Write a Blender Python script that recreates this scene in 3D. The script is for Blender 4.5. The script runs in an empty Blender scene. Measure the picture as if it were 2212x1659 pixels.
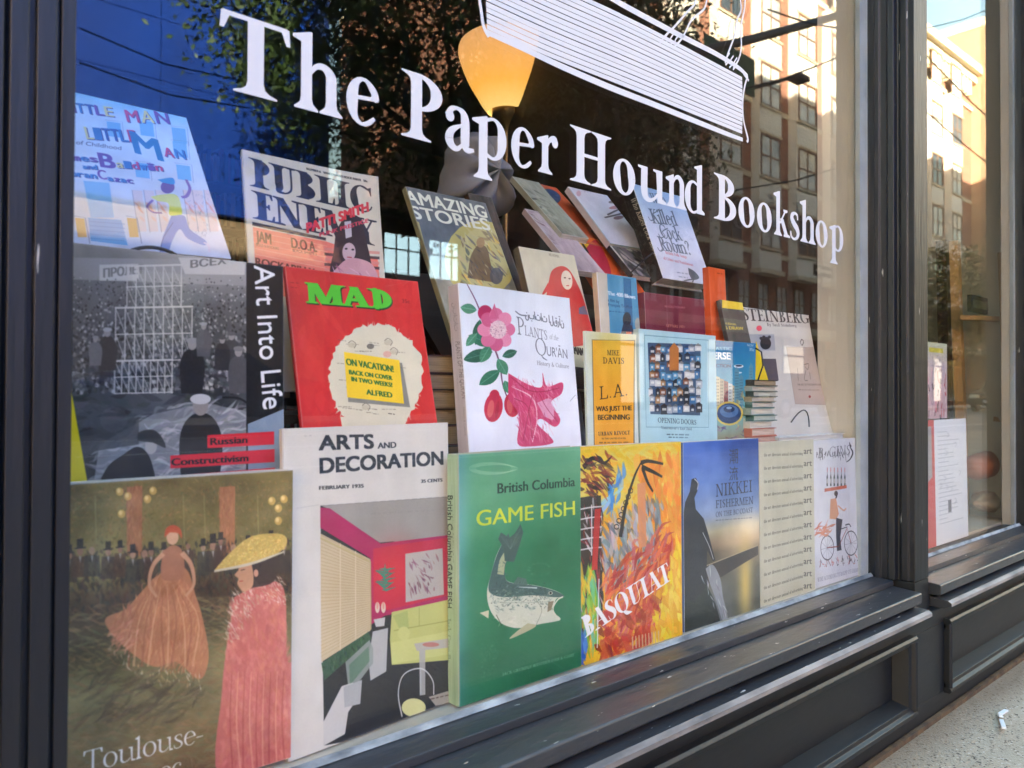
import bpy, bmesh, math, numpy as np
from mathutils import Matrix, Vector

# ------------------------------------------------------------------ camera, sky, sun, exposure
F_PX, CX, CY = 1661., 1106., 829.5            # focal length and centre in a 2212 x 1659 picture
_X = np.array([1898., -30.5, -F_PX]); _X /= np.linalg.norm(_X)
_U = np.array([.0066, 1., -.0150]); _U -= _X*(_U@_X); _U /= np.linalg.norm(_U)
_R = np.array([_X, np.cross(_U, _X), _U])     # rows: the street's own axes seen from the camera
CAM = np.array([0., -.65, 0.])
def ray(u, v): return _R@np.array([u-CX, CY-v, -F_PX])
def proj(p):
    c = _R.T@(np.asarray(p, float)-CAM); return np.array([CX+F_PX*c[0]/-c[2], CY-F_PX*c[1]/-c[2]])
def aty(u, v, y): d = ray(u, v); return CAM+(y-CAM[1])/d[1]*d
def mir(u, v, y):
    """point on the plane y < 0 that the window glass mirrors at photo pixel (u, v)"""
    d = ray(u, v)*[1, -1, 1]; c = CAM*[1, -1, 1]; return c+(y-c[1])/d[1]*d
scene = bpy.context.scene
cd = bpy.data.cameras.new('camera'); cam = bpy.data.objects.new('camera', cd); scene.collection.objects.link(cam)
cam.matrix_world = Matrix([[*_R[0], CAM[0]], [*_R[1], CAM[1]], [*_R[2], CAM[2]], [0, 0, 0, 1]])
cd.sensor_width = 36; cd.lens = 36*F_PX/2212; cd.clip_start = .02; cd.clip_end = 2000
cd.shift_x = 0; cd.shift_y = 0
cd.dof.use_dof = True; cd.dof.focus_distance = 1.15; cd.dof.aperture_fstop = 9
scene.camera = cam
world = bpy.data.worlds.new('World'); scene.world = world; world.use_nodes = True
SUN_EL, SUN_AZ = 13., -35.                     # azimuth from +Y (behind the shop) towards +X
wn = world.node_tree.nodes; sky = wn.new('ShaderNodeTexSky'); sky.sky_type = 'NISHITA'; sky.sun_disc = False
sky.sun_elevation = math.radians(SUN_EL); sky.sun_rotation = math.radians(SUN_AZ); sky.air_density = 2.0; sky.dust_density = 2.5; sky.ozone_density = 3.0
world.node_tree.links.new(sky.outputs[0], wn['Background'].inputs[0]); wn['Background'].inputs[1].default_value = .11
sl = bpy.data.lights.new('sun', 'SUN'); sl.energy = 5.0; sl.angle = math.radians(.6); sl.color = (1., .91, .70)
sun = bpy.data.objects.new('sun', sl); scene.collection.objects.link(sun)
_e, _a = math.radians(SUN_EL), math.radians(SUN_AZ)
sun.rotation_euler = Vector((math.sin(_a)*math.cos(_e), math.cos(_a)*math.cos(_e), math.sin(_e))).to_track_quat('Z', 'Y').to_euler()
scene.view_settings.view_transform = 'Standard'; scene.view_settings.look = 'None'; scene.view_settings.gamma = 1
scene.view_settings.use_curve_mapping = False; scene.view_settings.exposure = 3.9
scene.render.engine = 'CYCLES'; cy = scene.cycles
cy.max_bounces = 10; cy.diffuse_bounces = 4; cy.glossy_bounces = 5; cy.transparent_max_bounces = 24; cy.sample_clamp_indirect = 8
cy.use_denoising = True

# ------------------------------------------------------------------ helpers
COL = scene.collection
MATS = {}
def lin(c): return tuple(((x/255.)/12.92 if x/255. <= .04045 else ((x/255.+.055)/1.055)**2.4) for x in c)
def mat(name, col, rough=.5, metal=0., var=.0, vs=8., bump=0., bs=60., spec=.5, col2=None, srgb=True, emit=None, es=0., stretch=None, chips=0.):
    """procedural surface: colour wandering by noise, fine relief, optional paint chips"""
    if name in MATS: return MATS[name]
    m = bpy.data.materials.new(name); m.use_nodes = True; nt = m.node_tree; N, L = nt.nodes, nt.links; b = N['Principled BSDF']
    c = lin(col) if srgb else col; b.inputs['Roughness'].default_value = rough; b.inputs['Metallic'].default_value = metal
    b.inputs['Specular IOR Level'].default_value = spec
    tc = N.new('ShaderNodeTexCoord'); mp = N.new('ShaderNodeMapping'); L.new(tc.outputs['Object'], mp.inputs[0])
    if stretch: mp.inputs['Scale'].default_value = stretch
    n1 = N.new('ShaderNodeTexNoise'); n1.inputs['Scale'].default_value = vs; n1.inputs['Detail'].default_value = 6; L.new(mp.outputs[0], n1.inputs[0])
    mx = N.new('ShaderNodeMix'); mx.data_type = 'RGBA'; c2 = lin(col2) if col2 else tuple(x*(1-var) for x in c)
    rp = N.new('ShaderNodeMapRange'); rp.inputs[1].default_value = .35; rp.inputs[2].default_value = .65; L.new(n1.outputs[0], rp.inputs[0])
    L.new(rp.outputs[0], mx.inputs[0]); mx.inputs[6].default_value = (*c, 1); mx.inputs[7].default_value = (*c2, 1); out = mx.outputs[2]
    if chips:
        n3 = N.new('ShaderNodeTexNoise'); n3.inputs['Scale'].default_value = 130; n3.inputs['Detail'].default_value = 3; L.new(mp.outputs[0], n3.inputs[0])
        r3 = N.new('ShaderNodeMapRange'); r3.inputs[1].default_value = .80-chips; r3.inputs[2].default_value = .81-chips; L.new(n3.outputs[0], r3.inputs[0])
        m3 = N.new('ShaderNodeMix'); m3.data_type = 'RGBA'; L.new(r3.outputs[0], m3.inputs[0]); L.new(out, m3.inputs[6]); m3.inputs[7].default_value = (.5, .48, .45, 1); out = m3.outputs[2]
    L.new(out, b.inputs['Base Color'])
    if bump:
        n2 = N.new('ShaderNodeTexNoise'); n2.inputs['Scale'].default_value = bs; n2.inputs['Detail'].default_value = 5; L.new(mp.outputs[0], n2.inputs[0])
        bp = N.new('ShaderNodeBump'); bp.inputs['Strength'].default_value = bump; bp.inputs['Distance'].default_value = .002; L.new(n2.outputs[0], bp.inputs['Height']); L.new(bp.outputs[0], b.inputs['Normal'])
    if emit: b.inputs['Emission Color'].default_value = (*lin(emit), 1); b.inputs['Emission Strength'].default_value = es
    MATS[name] = m; return m
def tag(o, label=None, cat=None, group=None, kind=None):
    for k, v in (('label', label), ('category', cat), ('group', group), ('kind', kind)):
        if v: o[k] = v
    return o
def empty(name, label, cat, loc=(0, 0, 0), group=None, kind=None):
    o = bpy.data.objects.new(name, None); o.location = loc; COL.objects.link(o); o.empty_display_size = .01
    return tag(o, label, cat, group, kind)
class MB:
    """collects shapes into one mesh; m = material slot"""
    def __init__(s): s.v = []; s.f = []; s.m = []; s.uv = {}
    def add(s, V, Fs, m=0):
        k = len(s.v); s.v += [tuple(map(float, p)) for p in V]
        for f in Fs: s.f.append([i+k for i in f]); s.m.append(m)
        return s
    def box(s, a, b, m=0, M=None):
        (x0, y0, z0), (x1, y1, z1) = a, b; V = [(x0, y0, z0), (x1, y0, z0), (x1, y1, z0), (x0, y1, z0), (x0, y0, z1), (x1, y0, z1), (x1, y1, z1), (x0, y1, z1)]
        if M is not None: V = [tuple(M@Vector(p)) for p in V]
        return s.add(V, [(0, 3, 2, 1), (4, 5, 6, 7), (0, 1, 5, 4), (1, 2, 6, 5), (2, 3, 7, 6), (3, 0, 4, 7)], m)
    def prism(s, prof, x0, x1, m=0, axis='x'):
        """closed profile (a, b) extruded; axis x: (y, z), axis z: (x, y), axis y: (x, z)"""
        n = len(prof); g = {'x': lambda t, a, b: (t, a, b), 'z': lambda t, a, b: (a, b, t), 'y': lambda t, a, b: (a, t, b)}[axis]
        V = [g(x0, *p) for p in prof]+[g(x1, *p) for p in prof]
        return s.add(V, [tuple(range(n))[::-1], tuple(range(n, 2*n))]+[(i, (i+1) % n, (i+1) % n+n, i+n) for i in range(n)], m)
    def tube(s, P, r, n=8, m=0, caps=True):
        P = [Vector(p) for p in P]; R = r if hasattr(r, '__len__') else [r]*len(P); k = len(s.v); up = None
        for i, p in enumerate(P):
            d = (P[min(i+1, len(P)-1)]-P[max(i-1, 0)]).normalized()
            a = d.orthogonal().normalized() if up is None else (up-d*up.dot(d)).normalized(); up = a; b = d.cross(a)
            s.v += [tuple(p+(a*math.cos(2*math.pi*j/n)+b*math.sin(2*math.pi*j/n))*R[i]) for j in range(n)]
        for i in range(len(P)-1):
            for j in range(n): s.f.append([k+i*n+j, k+i*n+(j+1) % n, k+(i+1)*n+(j+1) % n, k+(i+1)*n+j]); s.m.append(m)
        if caps: s.f += [[k+j for j in range(n)][::-1], [k+(len(P)-1)*n+j for j in range(n)]]; s.m += [m, m]
        return s
    def lathe(s, prof, n=40, m=0, c=(0, 0, 0)):
        k = len(s.v)
        for r, z in prof: s.v += [(c[0]+r*math.cos(2*math.pi*j/n), c[1]+r*math.sin(2*math.pi*j/n), c[2]+z) for j in range(n)]
        for i in range(len(prof)-1):
            for j in range(n): s.f.append([k+i*n+j, k+i*n+(j+1) % n, k+(i+1)*n+(j+1) % n, k+(i+1)*n+j]); s.m.append(m)
        return s
    def mesh(s, name, mats, smooth=False):
        me = bpy.data.meshes.new(name); me.from_pydata(s.v, [], s.f)
        for q in (mats if isinstance(mats, (list, tuple)) else [mats]): me.materials.append(q)
        me.polygons.foreach_set('material_index', s.m)
        if smooth: me.polygons.foreach_set('use_smooth', [True]*len(s.f))
        me.update(); return me
    def build(s, name, mats, parent=None, smooth=False, bevel=0., loc=None):
        o = bpy.data.objects.new(name, s.mesh(name, mats, smooth)); COL.objects.link(o)
        if parent: o.parent = parent
        if loc is not None: o.location = loc
        if bevel: b = o.modifiers.new('bevel', 'BEVEL'); b.width = bevel; b.segments = 2; b.limit_method = 'ANGLE'; b.angle_limit = math.radians(40)
        return o
def clone(o, parent=None, loc=None):
    c = o.copy(); COL.objects.link(c); c.parent = parent
    if loc is not None: c.location = loc
    for ch in o.children: clone(ch, c)
    return c
GZ = -.60                                       # the pavement in front of the shop
# ------------------------------------------------------------------ print engine: raster canvas and lettering
def cov(E, w, h, ss=3):
    """coverage of directed edges (n,4) on a w x h canvas, non-zero winding"""
    acc = np.zeros((h*ss, w+3))
    x0, y0, x1, y1 = E[:, 0], E[:, 1]*ss, E[:, 2], E[:, 3]*ss
    up = y0 > y1; d = np.where(up, -1., 1.)
    xa = np.where(up, x1, x0); ya = np.where(up, y1, y0); xb = np.where(up, x0, x1); yb = np.where(up, y0, y1)
    r0 = np.clip(np.ceil(ya-.5), 0, h*ss).astype(int); r1 = np.clip(np.ceil(yb-.5), 0, h*ss).astype(int)
    n = np.maximum(r1-r0, 0); k = np.repeat(np.arange(len(n)), n)
    if len(k) == 0: return np.zeros((h, w))
    off = np.arange(len(k))-np.repeat(np.cumsum(n)-n, n); row = r0[k]+off
    x = xa[k]+(row+.5-ya[k])*(xb[k]-xa[k])/np.maximum(yb[k]-ya[k], 1e-9)
    x = np.clip(x, 0, w+1); xi = np.floor(x).astype(int); fr = x-xi
    np.add.at(acc, (row, xi), d[k]*(1-fr)); np.add.at(acc, (row, np.minimum(xi+1, w+2)), d[k]*fr)
    a = np.clip(np.abs(np.cumsum(acc, 1)), 0, 1)[:, :w]
    return a.reshape(h, ss, w).mean(1)

def edges(polys):
    out = []
    for p in polys:
        p = np.asarray(p, float); q = np.roll(p, -1, 0)
        if ((p[:, 0]*q[:, 1]-q[:, 0]*p[:, 1]).sum()) < 0: p = p[::-1]; q = np.roll(p, -1, 0)
        out.append(np.hstack([p, q]))
    return np.vstack(out)

def smooth(P, n=6):
    """Catmull-Rom through points of any dimension"""
    P = np.asarray(P, float)
    if len(P) < 3: return P
    Q = np.vstack([2*P[0]-P[1], P, 2*P[-1]-P[-2]]); out = []
    for i in range(1, len(Q)-2):
        a, b, c, d = Q[i-1], Q[i], Q[i+1], Q[i+2]
        for t in np.linspace(0, 1, n, endpoint=False):
            out.append(.5*((2*b)+(-a+c)*t+(2*a-5*b+4*c-d)*t*t+(-a+3*b-3*c+d)*t**3))
    out.append(Q[-2]); return np.array(out)

def strip(P, sm=6):
    """a stroke with points (x, y, width) as quads"""
    P = smooth(P, sm) if sm else np.asarray(P, float)
    d = np.gradient(P[:, :2], axis=0); d /= np.maximum(np.linalg.norm(d, axis=1, keepdims=True), 1e-9)
    nrm = np.stack([-d[:, 1], d[:, 0]], 1)*P[:, 2:3]*.5
    L, R = P[:, :2]+nrm, P[:, :2]-nrm
    return [np.array([L[i], L[i+1], R[i+1], R[i]]) for i in range(len(P)-1)]

def disc(x, y, r, n=14):
    t = np.arange(n)*2*math.pi/n; return np.stack([x+r*np.cos(t), y+r*np.sin(t)], 1)

# --- a serif alphabet drawn stroke by stroke (cap height 1, x-height .66); B = stem weight, N = hairline
def glyphs(B=.17, N=.055):
    G = {}; X = .66; Hf = B/2; SW = .085+B*.35; T = .04+N*.2
    def stem(x, y0, y1, bl=1, br=1, tl=1, tr=1, flag=0):
        p = [(x-Hf-SW*bl, y0), (x+Hf+SW*br, y0)]
        if br: p += [(x+Hf+SW*br, y0+T*.5), (x+Hf+SW*.4, y0+T*1.15), (x+Hf+SW*.1, y0+T*2.0), (x+Hf, y0+T*3.4)]
        if flag:
            p += [(x+Hf, y1+.015), (x+Hf-.03, y1+.015), (x-Hf-SW*.9, y1-.075), (x-Hf-SW*.9, y1-.075-T*.8), (x-Hf, y1-.10-T)]
        else:
            if tr: p += [(x+Hf, y1-T*3.4), (x+Hf+SW*.1, y1-T*2.0), (x+Hf+SW*.4, y1-T*1.15), (x+Hf+SW*tr, y1-T*.5), (x+Hf+SW*tr, y1)]
            else: p += [(x+Hf, y1)]
            if tl: p += [(x-Hf-SW*tl, y1), (x-Hf-SW*tl, y1-T*.5), (x-Hf-SW*.4, y1-T*1.15), (x-Hf-SW*.1, y1-T*2.0), (x-Hf, y1-T*3.4)]
            else: p += [(x-Hf, y1)]
        if bl: p += [(x-Hf, y0+T*3.4), (x-Hf-SW*.1, y0+T*2.0), (x-Hf-SW*.4, y0+T*1.15), (x-Hf-SW*bl, y0+T*.5)]
        return [p]
    def arc(cx, cy, rx, ry, a0, a1, w0=None, w1=None, tilt=0, n=22, th=None):
        th = th or B*1.08; o = []
        for i in range(n+1):
            u = i/n; a = math.radians(a0+(a1-a0)*u)
            w = N+(th-N)*abs(math.cos(a-math.radians(tilt)))**1.5
            if w0 is not None and u < .18: w = w0+(w-w0)*u/.18
            if w1 is not None and u > .82: w = w1+(w-w1)*(1-u)/.18
            o.append((cx+(rx-w*.5)*math.cos(a), cy+(ry-w*.5)*math.sin(a), w))
        return strip(o, 0)
    def dg(x0, y0, x1, y1, w):
        return [[(x0-w/2, y0), (x0+w/2, y0), (x1+w/2, y1), (x1-w/2, y1)]]
    def sf(x, y, h, top=0):
        s = -1 if top else 1
        return [[(x-h, y), (x+h, y), (x+h, y+s*T), (x+h*.4, y+s*T*1.5), (x-h*.4, y+s*T*1.5), (x-h, y+s*T)]]
    def st(*p, sm=6): return strip(p, sm)
    def bar(x0, x1, y, w=None): w = w or N*1.25; return [[(x0, y-w/2), (x1, y-w/2), (x1, y+w/2), (x0, y+w/2)]]
    def tick(x, y, dy, s):  # serif at the end of an arm, s = direction the arm came from
        return [[(x, y), (x+.012*s, y+dy), (x-.03*s, y+dy), (x-.10*s, y)]]
    h = Hf; S = SW
    def reg(c, w, *parts): G[c] = (w, [q for p in parts for q in p])
    reg('A', .86, dg(.13, 0, .41, 1, N*1.3), dg(.71, 0, .40, 1.0, B*1.05), bar(.22, .62, .34), sf(.13, 0, S*.9), sf(.71, 0, S+h))
    reg('B', .70, stem(S+h, 0, 1, 1, 0, 1, 0), arc(.26, .765, .33, .235, -90, 90), arc(.27, .27, .38, .27, -90, 90), bar(.2, .3, .97), bar(.2, .3, .53), bar(.2, .3, .03))
    reg('C', .80, arc(.46, .5, .42, .515, 48, 312, N, N, 8), [[(.68, .93), (.80, .99), (.80, .66), (.77, .66), (.74, .78)]], st((.74, .13, N), (.80, .27, N*.8)))
    reg('D', .84, stem(S+h, 0, 1, 1, 0, 1, 0), arc(.30, .5, .47, .5, -90, 90), bar(.2, .32, .97), bar(.2, .32, .03))
    reg('E', .68, stem(S+h, 0, 1, 1, 0, 1, 0), bar(.2, .60, .97), bar(.2, .50, .52), bar(.2, .62, .03), tick(.61, .99, -.2, 1), tick(.65, .01, .22, 1), [[(.49, .42), (.53, .42), (.53, .62), (.49, .62), (.44, .53)]])
    reg('F', .64, stem(S+h, 0, 1, 1, 1, 1, 0), bar(.2, .60, .97), bar(.2, .50, .52), tick(.61, .99, -.22, 1), [[(.49, .42), (.53, .42), (.53, .62), (.49, .62), (.44, .53)]])
    reg('G', .86, arc(.46, .5, .42, .515, 50, 318, N, N, 8), [[(.68, .93), (.80, .99), (.80, .66), (.77, .66), (.74, .78)]], stem(.76, .05, .44, 0, 0, .8, .8))
    reg('H', .94, stem(S+h, 0, 1), stem(.94-S-h, 0, 1), bar(.2, .75, .52))
    reg('I', .2+B+.14, stem(.17+h, 0, 1))
    reg('J', .42, stem(.26, 0, 1, 0, 0, 1, 1), st((.26, .1, B), (.22, -.12, B*.7), (.06, -.18, N)))
    reg('K', .86, stem(S+h, 0, 1), dg(.28, .46, .66, 1, N*1.3), dg(.74, 0, .38, .60, B*1.05), sf(.68, 1, S*.9, 1), sf(.74, 0, S+h*.6))
    reg('L', .66, stem(S+h, 0, 1, 1, 0, 1, 1), bar(.2, .62, .03), tick(.65, .01, .26, 1))
    reg('M', 1.08, dg(.14, 0, .16, 1, N*1.4), dg(.54, 0, .22, 1, B*1.05), dg(.54, 0, .86, 1, N*1.3), stem(.90, 0, 1, 1, 1, 0, 1), sf(.14, 0, S), sf(.15, 1, S*.9, 1))
    reg('N', .90, dg(.16, 0, .16, 1, N*1.4), dg(.72, 0, .18, 1, B*1.08), dg(.74, 0, .74, 1, N*1.4), sf(.16, 0, S), sf(.13, 1, S*.8, 1), sf(.74, 1, S, 1))
    reg('O', .92, arc(.46, .5, .43, .515, 0, 372, None, None, 8, 42))
    reg('P', .66, stem(S+h, 0, 1, 1, 1, 1, 0), arc(.26, .72, .38, .28, -90, 90), bar(.2, .3, .97), bar(.2, .3, .47))
    reg('Q', .94, arc(.46, .5, .43, .515, 0, 372, None, None, 8, 42), st((.44, .02, B*.5), (.62, -.14, B*.9), (.92, -.24, N)))
    reg('R', .78, stem(S+h, 0, 1, 1, 1, 1, 0), arc(.26, .74, .36, .26, -90, 90), bar(.2, .3, .97), bar(.2, .34, .50), dg(.68, 0, .38, .50, B*1.05), sf(.69, 0, S+h*.5))
    reg('S', .60, st((.51, .76, N*1.1), (.48, .90, N*1.3), (.33, .975, N*1.2), (.17, .90, B*.7), (.13, .75, B*1.0), (.24, .60, B*1.12), (.40, .45, B*1.18), (.49, .28, B), (.43, .10, B*.6), (.27, .025, N*1.2), (.12, .10, N*1.3), (.085, .28, N)))
    reg('T', .78, stem(.39, 0, 1, 1, 1, 0, 0), bar(.05, .73, .97), tick(.75, .99, -.22, 1), tick(.03, .99, -.22, -1))
    reg('U', .88, stem(S+h, .3, 1, 0, 0), st((S+h, .35, B), (S+h+.01, .2, B*.95), (.27, .06, B*.55), (.46, .02, N*1.2), (.62, .10, N*1.2), (.70, .3, N*1.3), (.70, 1, N*1.3)), sf(.70, 1, S, 1))
    reg('V', .84, dg(.42, 0, .15, 1, B*1.05), dg(.43, 0, .70, 1, N*1.3), sf(.15, 1, S+h*.8, 1), sf(.71, 1, S*.9, 1))
    reg('W', 1.22, dg(.38, 0, .15, 1, B), dg(.39, 0, .60, 1, N*1.3), dg(.80, 0, .57, 1, B), dg(.81, 0, 1.06, 1, N*1.3), sf(.15, 1, S+h*.8, 1), sf(.58, 1, S+h*.6, 1), sf(1.07, 1, S*.9, 1))
    reg('X', .84, dg(.70, 0, .16, 1, B*1.05), dg(.14, 0, .68, 1, N*1.3), sf(.70, 0, S+h*.6), sf(.14, 0, S*.9), sf(.17, 1, S+h*.6, 1), sf(.68, 1, S*.9, 1))
    reg('Y', .80, dg(.40, .45, .15, 1, B*1.0), dg(.41, .45, .67, 1, N*1.3), stem(.40, 0, .5, 1, 1, 0, 0), sf(.15, 1, S+h*.6, 1), sf(.67, 1, S*.9, 1))
    reg('Z', .70, dg(.12, .02, .56, .98, B), bar(.08, .64, .97), bar(.06, .66, .03), tick(.06, .99, -.2, -1), tick(.67, .01, .22, 1))
    reg('a', .60, st((.08, .50, B*.95), (.13, .62, B*.55), (.25, .655, N*1.2), (.36, .60, B*.7), (.40, .46, B), (.40, .14, B), (.45, .04, B*.62), (.58, .055, N)), st((.40, .42, N), (.27, .375, N*1.2), (.13, .28, B*.7), (.085, .16, B*.95), (.14, .05, B*.75), (.25, .02, N*1.6), (.38, .13, N)), [disc(.10, .50, B*.48)])
    reg('b', .66, [[(.14-h, .02), (.14+h, .07), (.14+h, 1.06), (.14+h-.03, 1.06), (.14-h-.07, .98), (.14-h-.07, .95), (.14-h, .93)]], arc(.35, .33, .28, .35, -122, 125, N, N, 0))
    reg('c', .54, arc(.30, .33, .26, .35, 52, 318, N, N, -6), [disc(.42, .54, B*.45)])
    reg('d', .70, [[(.53-h, 0), (.53+h+.09, 0), (.53+h+.09, T), (.53+h, T*2), (.53+h, 1.06), (.53+h-.03, 1.06), (.53-h-.09, .98), (.53-h-.09, .95), (.53-h, .93)]], arc(.32, .33, .28, .35, 58, 302, N, N, 0))
    reg('e', .56, arc(.30, .33, .265, .35, 8, 322, N*1.3, N, -4), st((.07, .36, N*1.15), (.30, .385, N*1.15), (.535, .41, N*1.15), sm=0), st((.50, .40, B*.8), (.485, .50, B*.62), (.42, .60, N*1.5)))
    reg('f', .40, stem(.17, 0, .8, .7, 1, 0, 0), st((.17, .7, B), (.18, .90, B*.9), (.27, 1.04, B*.5), (.38, 1.03, N)), [disc(.38, .99, B*.46)], bar(.03, .36, .63))
    reg('g', .58, arc(.28, .44, .215, .225, 0, 372, None, None, 0, 28, B*.85), st((.17, .26, N), (.11, .17, B*.5), (.2, .10, B*.6), (.40, .07, B*.7), (.50, -.05, B*.7), (.40, -.2, N*1.2), (.22, -.24, N*1.3), (.08, -.16, N*1.5), (.10, -.04, N*1.4), (.2, .06, N)), st((.44, .58, N), (.56, .64, B*.5)))
    reg('h', .72, stem(.15, 0, 1.06, .7, .7, 0, 0, 1), st((.20, .50, N), (.30, .62, N*1.5), (.43, .64, B*.6), (.535, .54, B*.95), (.545, .38, B), (.545, .1, B)), stem(.545, 0, .2, .7, .7, 0, 0))
    reg('i', .30, stem(.15, 0, X, .7, .7, 0, 0, 1), [disc(.15, .90, B*.58)])
    reg('j', .30, stem(.15, 0, X, 0, 0, 0, 0, 1), st((.15, .05, B), (.13, -.18, B*.7), (.0, -.27, N)), [disc(.15, .90, B*.58)])
    reg('k', .68, stem(.15, 0, 1.06, .7, .7, 0, 0, 1), dg(.24, .30, .50, .64, N*1.4), dg(.57, 0, .32, .42, B), sf(.50, .66, .10, 1), sf(.57, 0, .16))
    reg('l', .32, stem(.15, 0, 1.06, .7, .7, 0, 0, 1))
    reg('m', 1.10, stem(.15, 0, X, .7, .7, 0, 0, 1), st((.20, .50, N), (.29, .62, N*1.5), (.41, .64, B*.6), (.51, .54, B*.95), (.52, .1, B)), stem(.52, 0, .2, .7, .7, 0, 0), st((.57, .50, N), (.66, .62, N*1.5), (.78, .64, B*.6), (.88, .54, B*.95), (.89, .1, B)), stem(.89, 0, .2, .7, .7, 0, 0))
    reg('n', .73, stem(.15, 0, X, .7, .7, 0, 0, 1), st((.20, .50, N), (.30, .62, N*1.5), (.43, .64, B*.6), (.535, .54, B*.95), (.545, .38, B), (.545, .1, B)), stem(.545, 0, .2, .7, .7, 0, 0))
    reg('o', .62, arc(.31, .33, .28, .35, 0, 360, None, None, 8, 32))
    reg('p', .68, stem(.15, -.36, X, .7, .7, 0, 0, 1), arc(.35, .33, .28, .35, -125, 122, N, N, 0))
    reg('q', .68, stem(.53, -.36, .66, .7, .7, 0, 0), arc(.32, .33, .28, .35, 58, 302, N, N, 0))
    reg('r', .52, stem(.15, 0, X, .7, .8, 0, 0, 1), st((.20, .48, N), (.28, .60, N*1.8), (.40, .63, B*.75), (.46, .58, B*.5)), [disc(.42, .57, B*.5)])
    reg('s', .48, st((.39, .50, N), (.36, .62, N*1.3), (.24, .65, B*.4), (.13, .59, B*.75), (.12, .49, B*.9), (.22, .38, B*.95), (.35, .28, B*.95), (.40, .16, B*.8), (.33, .05, B*.5), (.20, .01, N*1.2), (.09, .06, N*1.3), (.06, .19, N)))
    reg('t', .44, st((.18, .84, N*.6), (.18, .70, B*.8), (.18, .55, B), (.18, .18, B), (.24, .05, B*.75), (.34, .03, N*1.4), (.42, .09, N)), bar(.03, .40, .63))
    reg('u', .72, [[(.60-h, 0), (.60+h+.07, 0), (.60+h+.07, T), (.56+h, T*2), (.56+h, .66), (.56-h-.08, .66), (.56-h-.08, .62), (.56-h, .60)]], st((.15, .56, B), (.15, .2, B), (.19, .07, B*.85), (.29, .02, B*.5), (.42, .07, N*1.2), (.52, .18, N)), [[(.15+h, .66), (.15-h-.08, .66), (.15-h-.08, .62), (.15-h, .60), (.15-h, .5), (.15+h, .5)]])
    reg('v', .64, dg(.32, 0, .14, X, B), dg(.33, 0, .51, X, N*1.3), sf(.14, X, .13, 1), sf(.52, X, .09, 1))
    reg('w', .94, dg(.30, 0, .14, X, B), dg(.31, 0, .46, X, N*1.3), dg(.62, 0, .45, X, B), dg(.63, 0, .81, X, N*1.3), sf(.14, X, .13, 1), sf(.46, X, .12, 1), sf(.82, X, .09, 1))
    reg('x', .64, dg(.50, 0, .15, X, B), dg(.13, 0, .49, X, N*1.3), sf(.50, 0, .13), sf(.13, 0, .09), sf(.15, X, .13, 1), sf(.49, X, .09, 1))
    reg('y', .64, dg(.32, 0, .14, X, B), st((.51, X, N*1.3), (.32, 0, N*1.5), (.22, -.24, N*1.8), (.10, -.30, N*1.5), sm=3), sf(.14, X, .13, 1), sf(.52, X, .09, 1), [disc(.10, -.26, B*.4)])
    reg('z', .54, dg(.11, .03, .42, .63, B*.85), bar(.07, .48, .63), bar(.05, .50, .03), tick(.05, .65, -.14, -1), tick(.50, .01, .15, 1))
    reg('.', .28, [disc(.14, .07, B*.55)]); reg(',', .28, [disc(.14, .07, B*.55)], st((.19, .06, N), (.10, -.14, N*.6)))
    reg('-', .40, bar(.05, .35, .28, B*.5)); reg(' ', .34, []); reg("'", .22, st((.11, 1, B*.7), (.11, .75, N)))
    reg('!', .3, st((.15, 1, B), (.15, .3, N), sm=0), [disc(.15, .07, B*.55)])
    reg('?', .54, st((.09, .80, B*.6), (.18, .96, N*1.6), (.36, .96, B*.6), (.43, .80, B), (.33, .62, B*.8), (.25, .46, N*1.4), (.25, .3, N)), [disc(.25, .07, B*.55)], [disc(.11, .82, B*.4)])
    reg('&', .90, st((.80, .5, N), (.66, .2, N*1.4), (.40, .02, B*.8), (.15, .1, B), (.12, .3, B), (.35, .55, B*.8), (.44, .8, N*1.4), (.32, .96, N*1.4), (.2, .8, B*.8), (.35, .5, B), (.75, .02, B)))
    return G
SERIF = {}
def serif(s, B=.17, N=.055, sp=0.0):
    """polygons of a line of serif text and its width; kerned by advance"""
    if (B, N) not in SERIF: SERIF[(B, N)] = glyphs(B, N)
    G = SERIF[(B, N)]; x = 0; out = []
    for c in s:
        w, ps = G.get(c, G['.'])
        for p in ps: out.append(np.asarray(p, float)+[x, 0])
        x += w+sp
    return out, x-sp
SANS = {}
def sans(s):
    """directed outline edges of a line in the built-in font, cap height 1, and its width"""
    if s in SANS: return SANS[s]
    cu = bpy.data.curves.new('lettering', 'FONT'); cu.body = s
    cu.fill_mode = 'NONE'; cu.resolution_u = 6
    o = bpy.data.objects.new('lettering', cu); bpy.context.collection.objects.link(o)
    dg_ = bpy.context.evaluated_depsgraph_get(); me = o.evaluated_get(dg_).to_mesh()
    n = len(me.vertices); co = np.empty(n*3); me.vertices.foreach_get('co', co); co = co.reshape(-1, 3)[:, :2]
    e = np.empty(len(me.edges)*2, int); me.edges.foreach_get('vertices', e); e = e.reshape(-1, 2)
    big = np.abs(e[:, 1]-e[:, 0]) > 1; lo = e.min(1); hi = e.max(1)
    a = np.where(big, hi, lo); b = np.where(big, lo, hi)
    E = np.hstack([co[a], co[b]])/.729
    if len(E) == 0: E = np.zeros((1, 4))
    x0 = E[:, [0, 2]].min(); w = E[:, [0, 2]].max()-x0; E[:, [0, 2]] -= x0
    o.evaluated_get(dg_).to_mesh_clear(); bpy.data.objects.remove(o); bpy.data.curves.remove(cu)
    SANS[s] = (E, w); return SANS[s]

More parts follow.
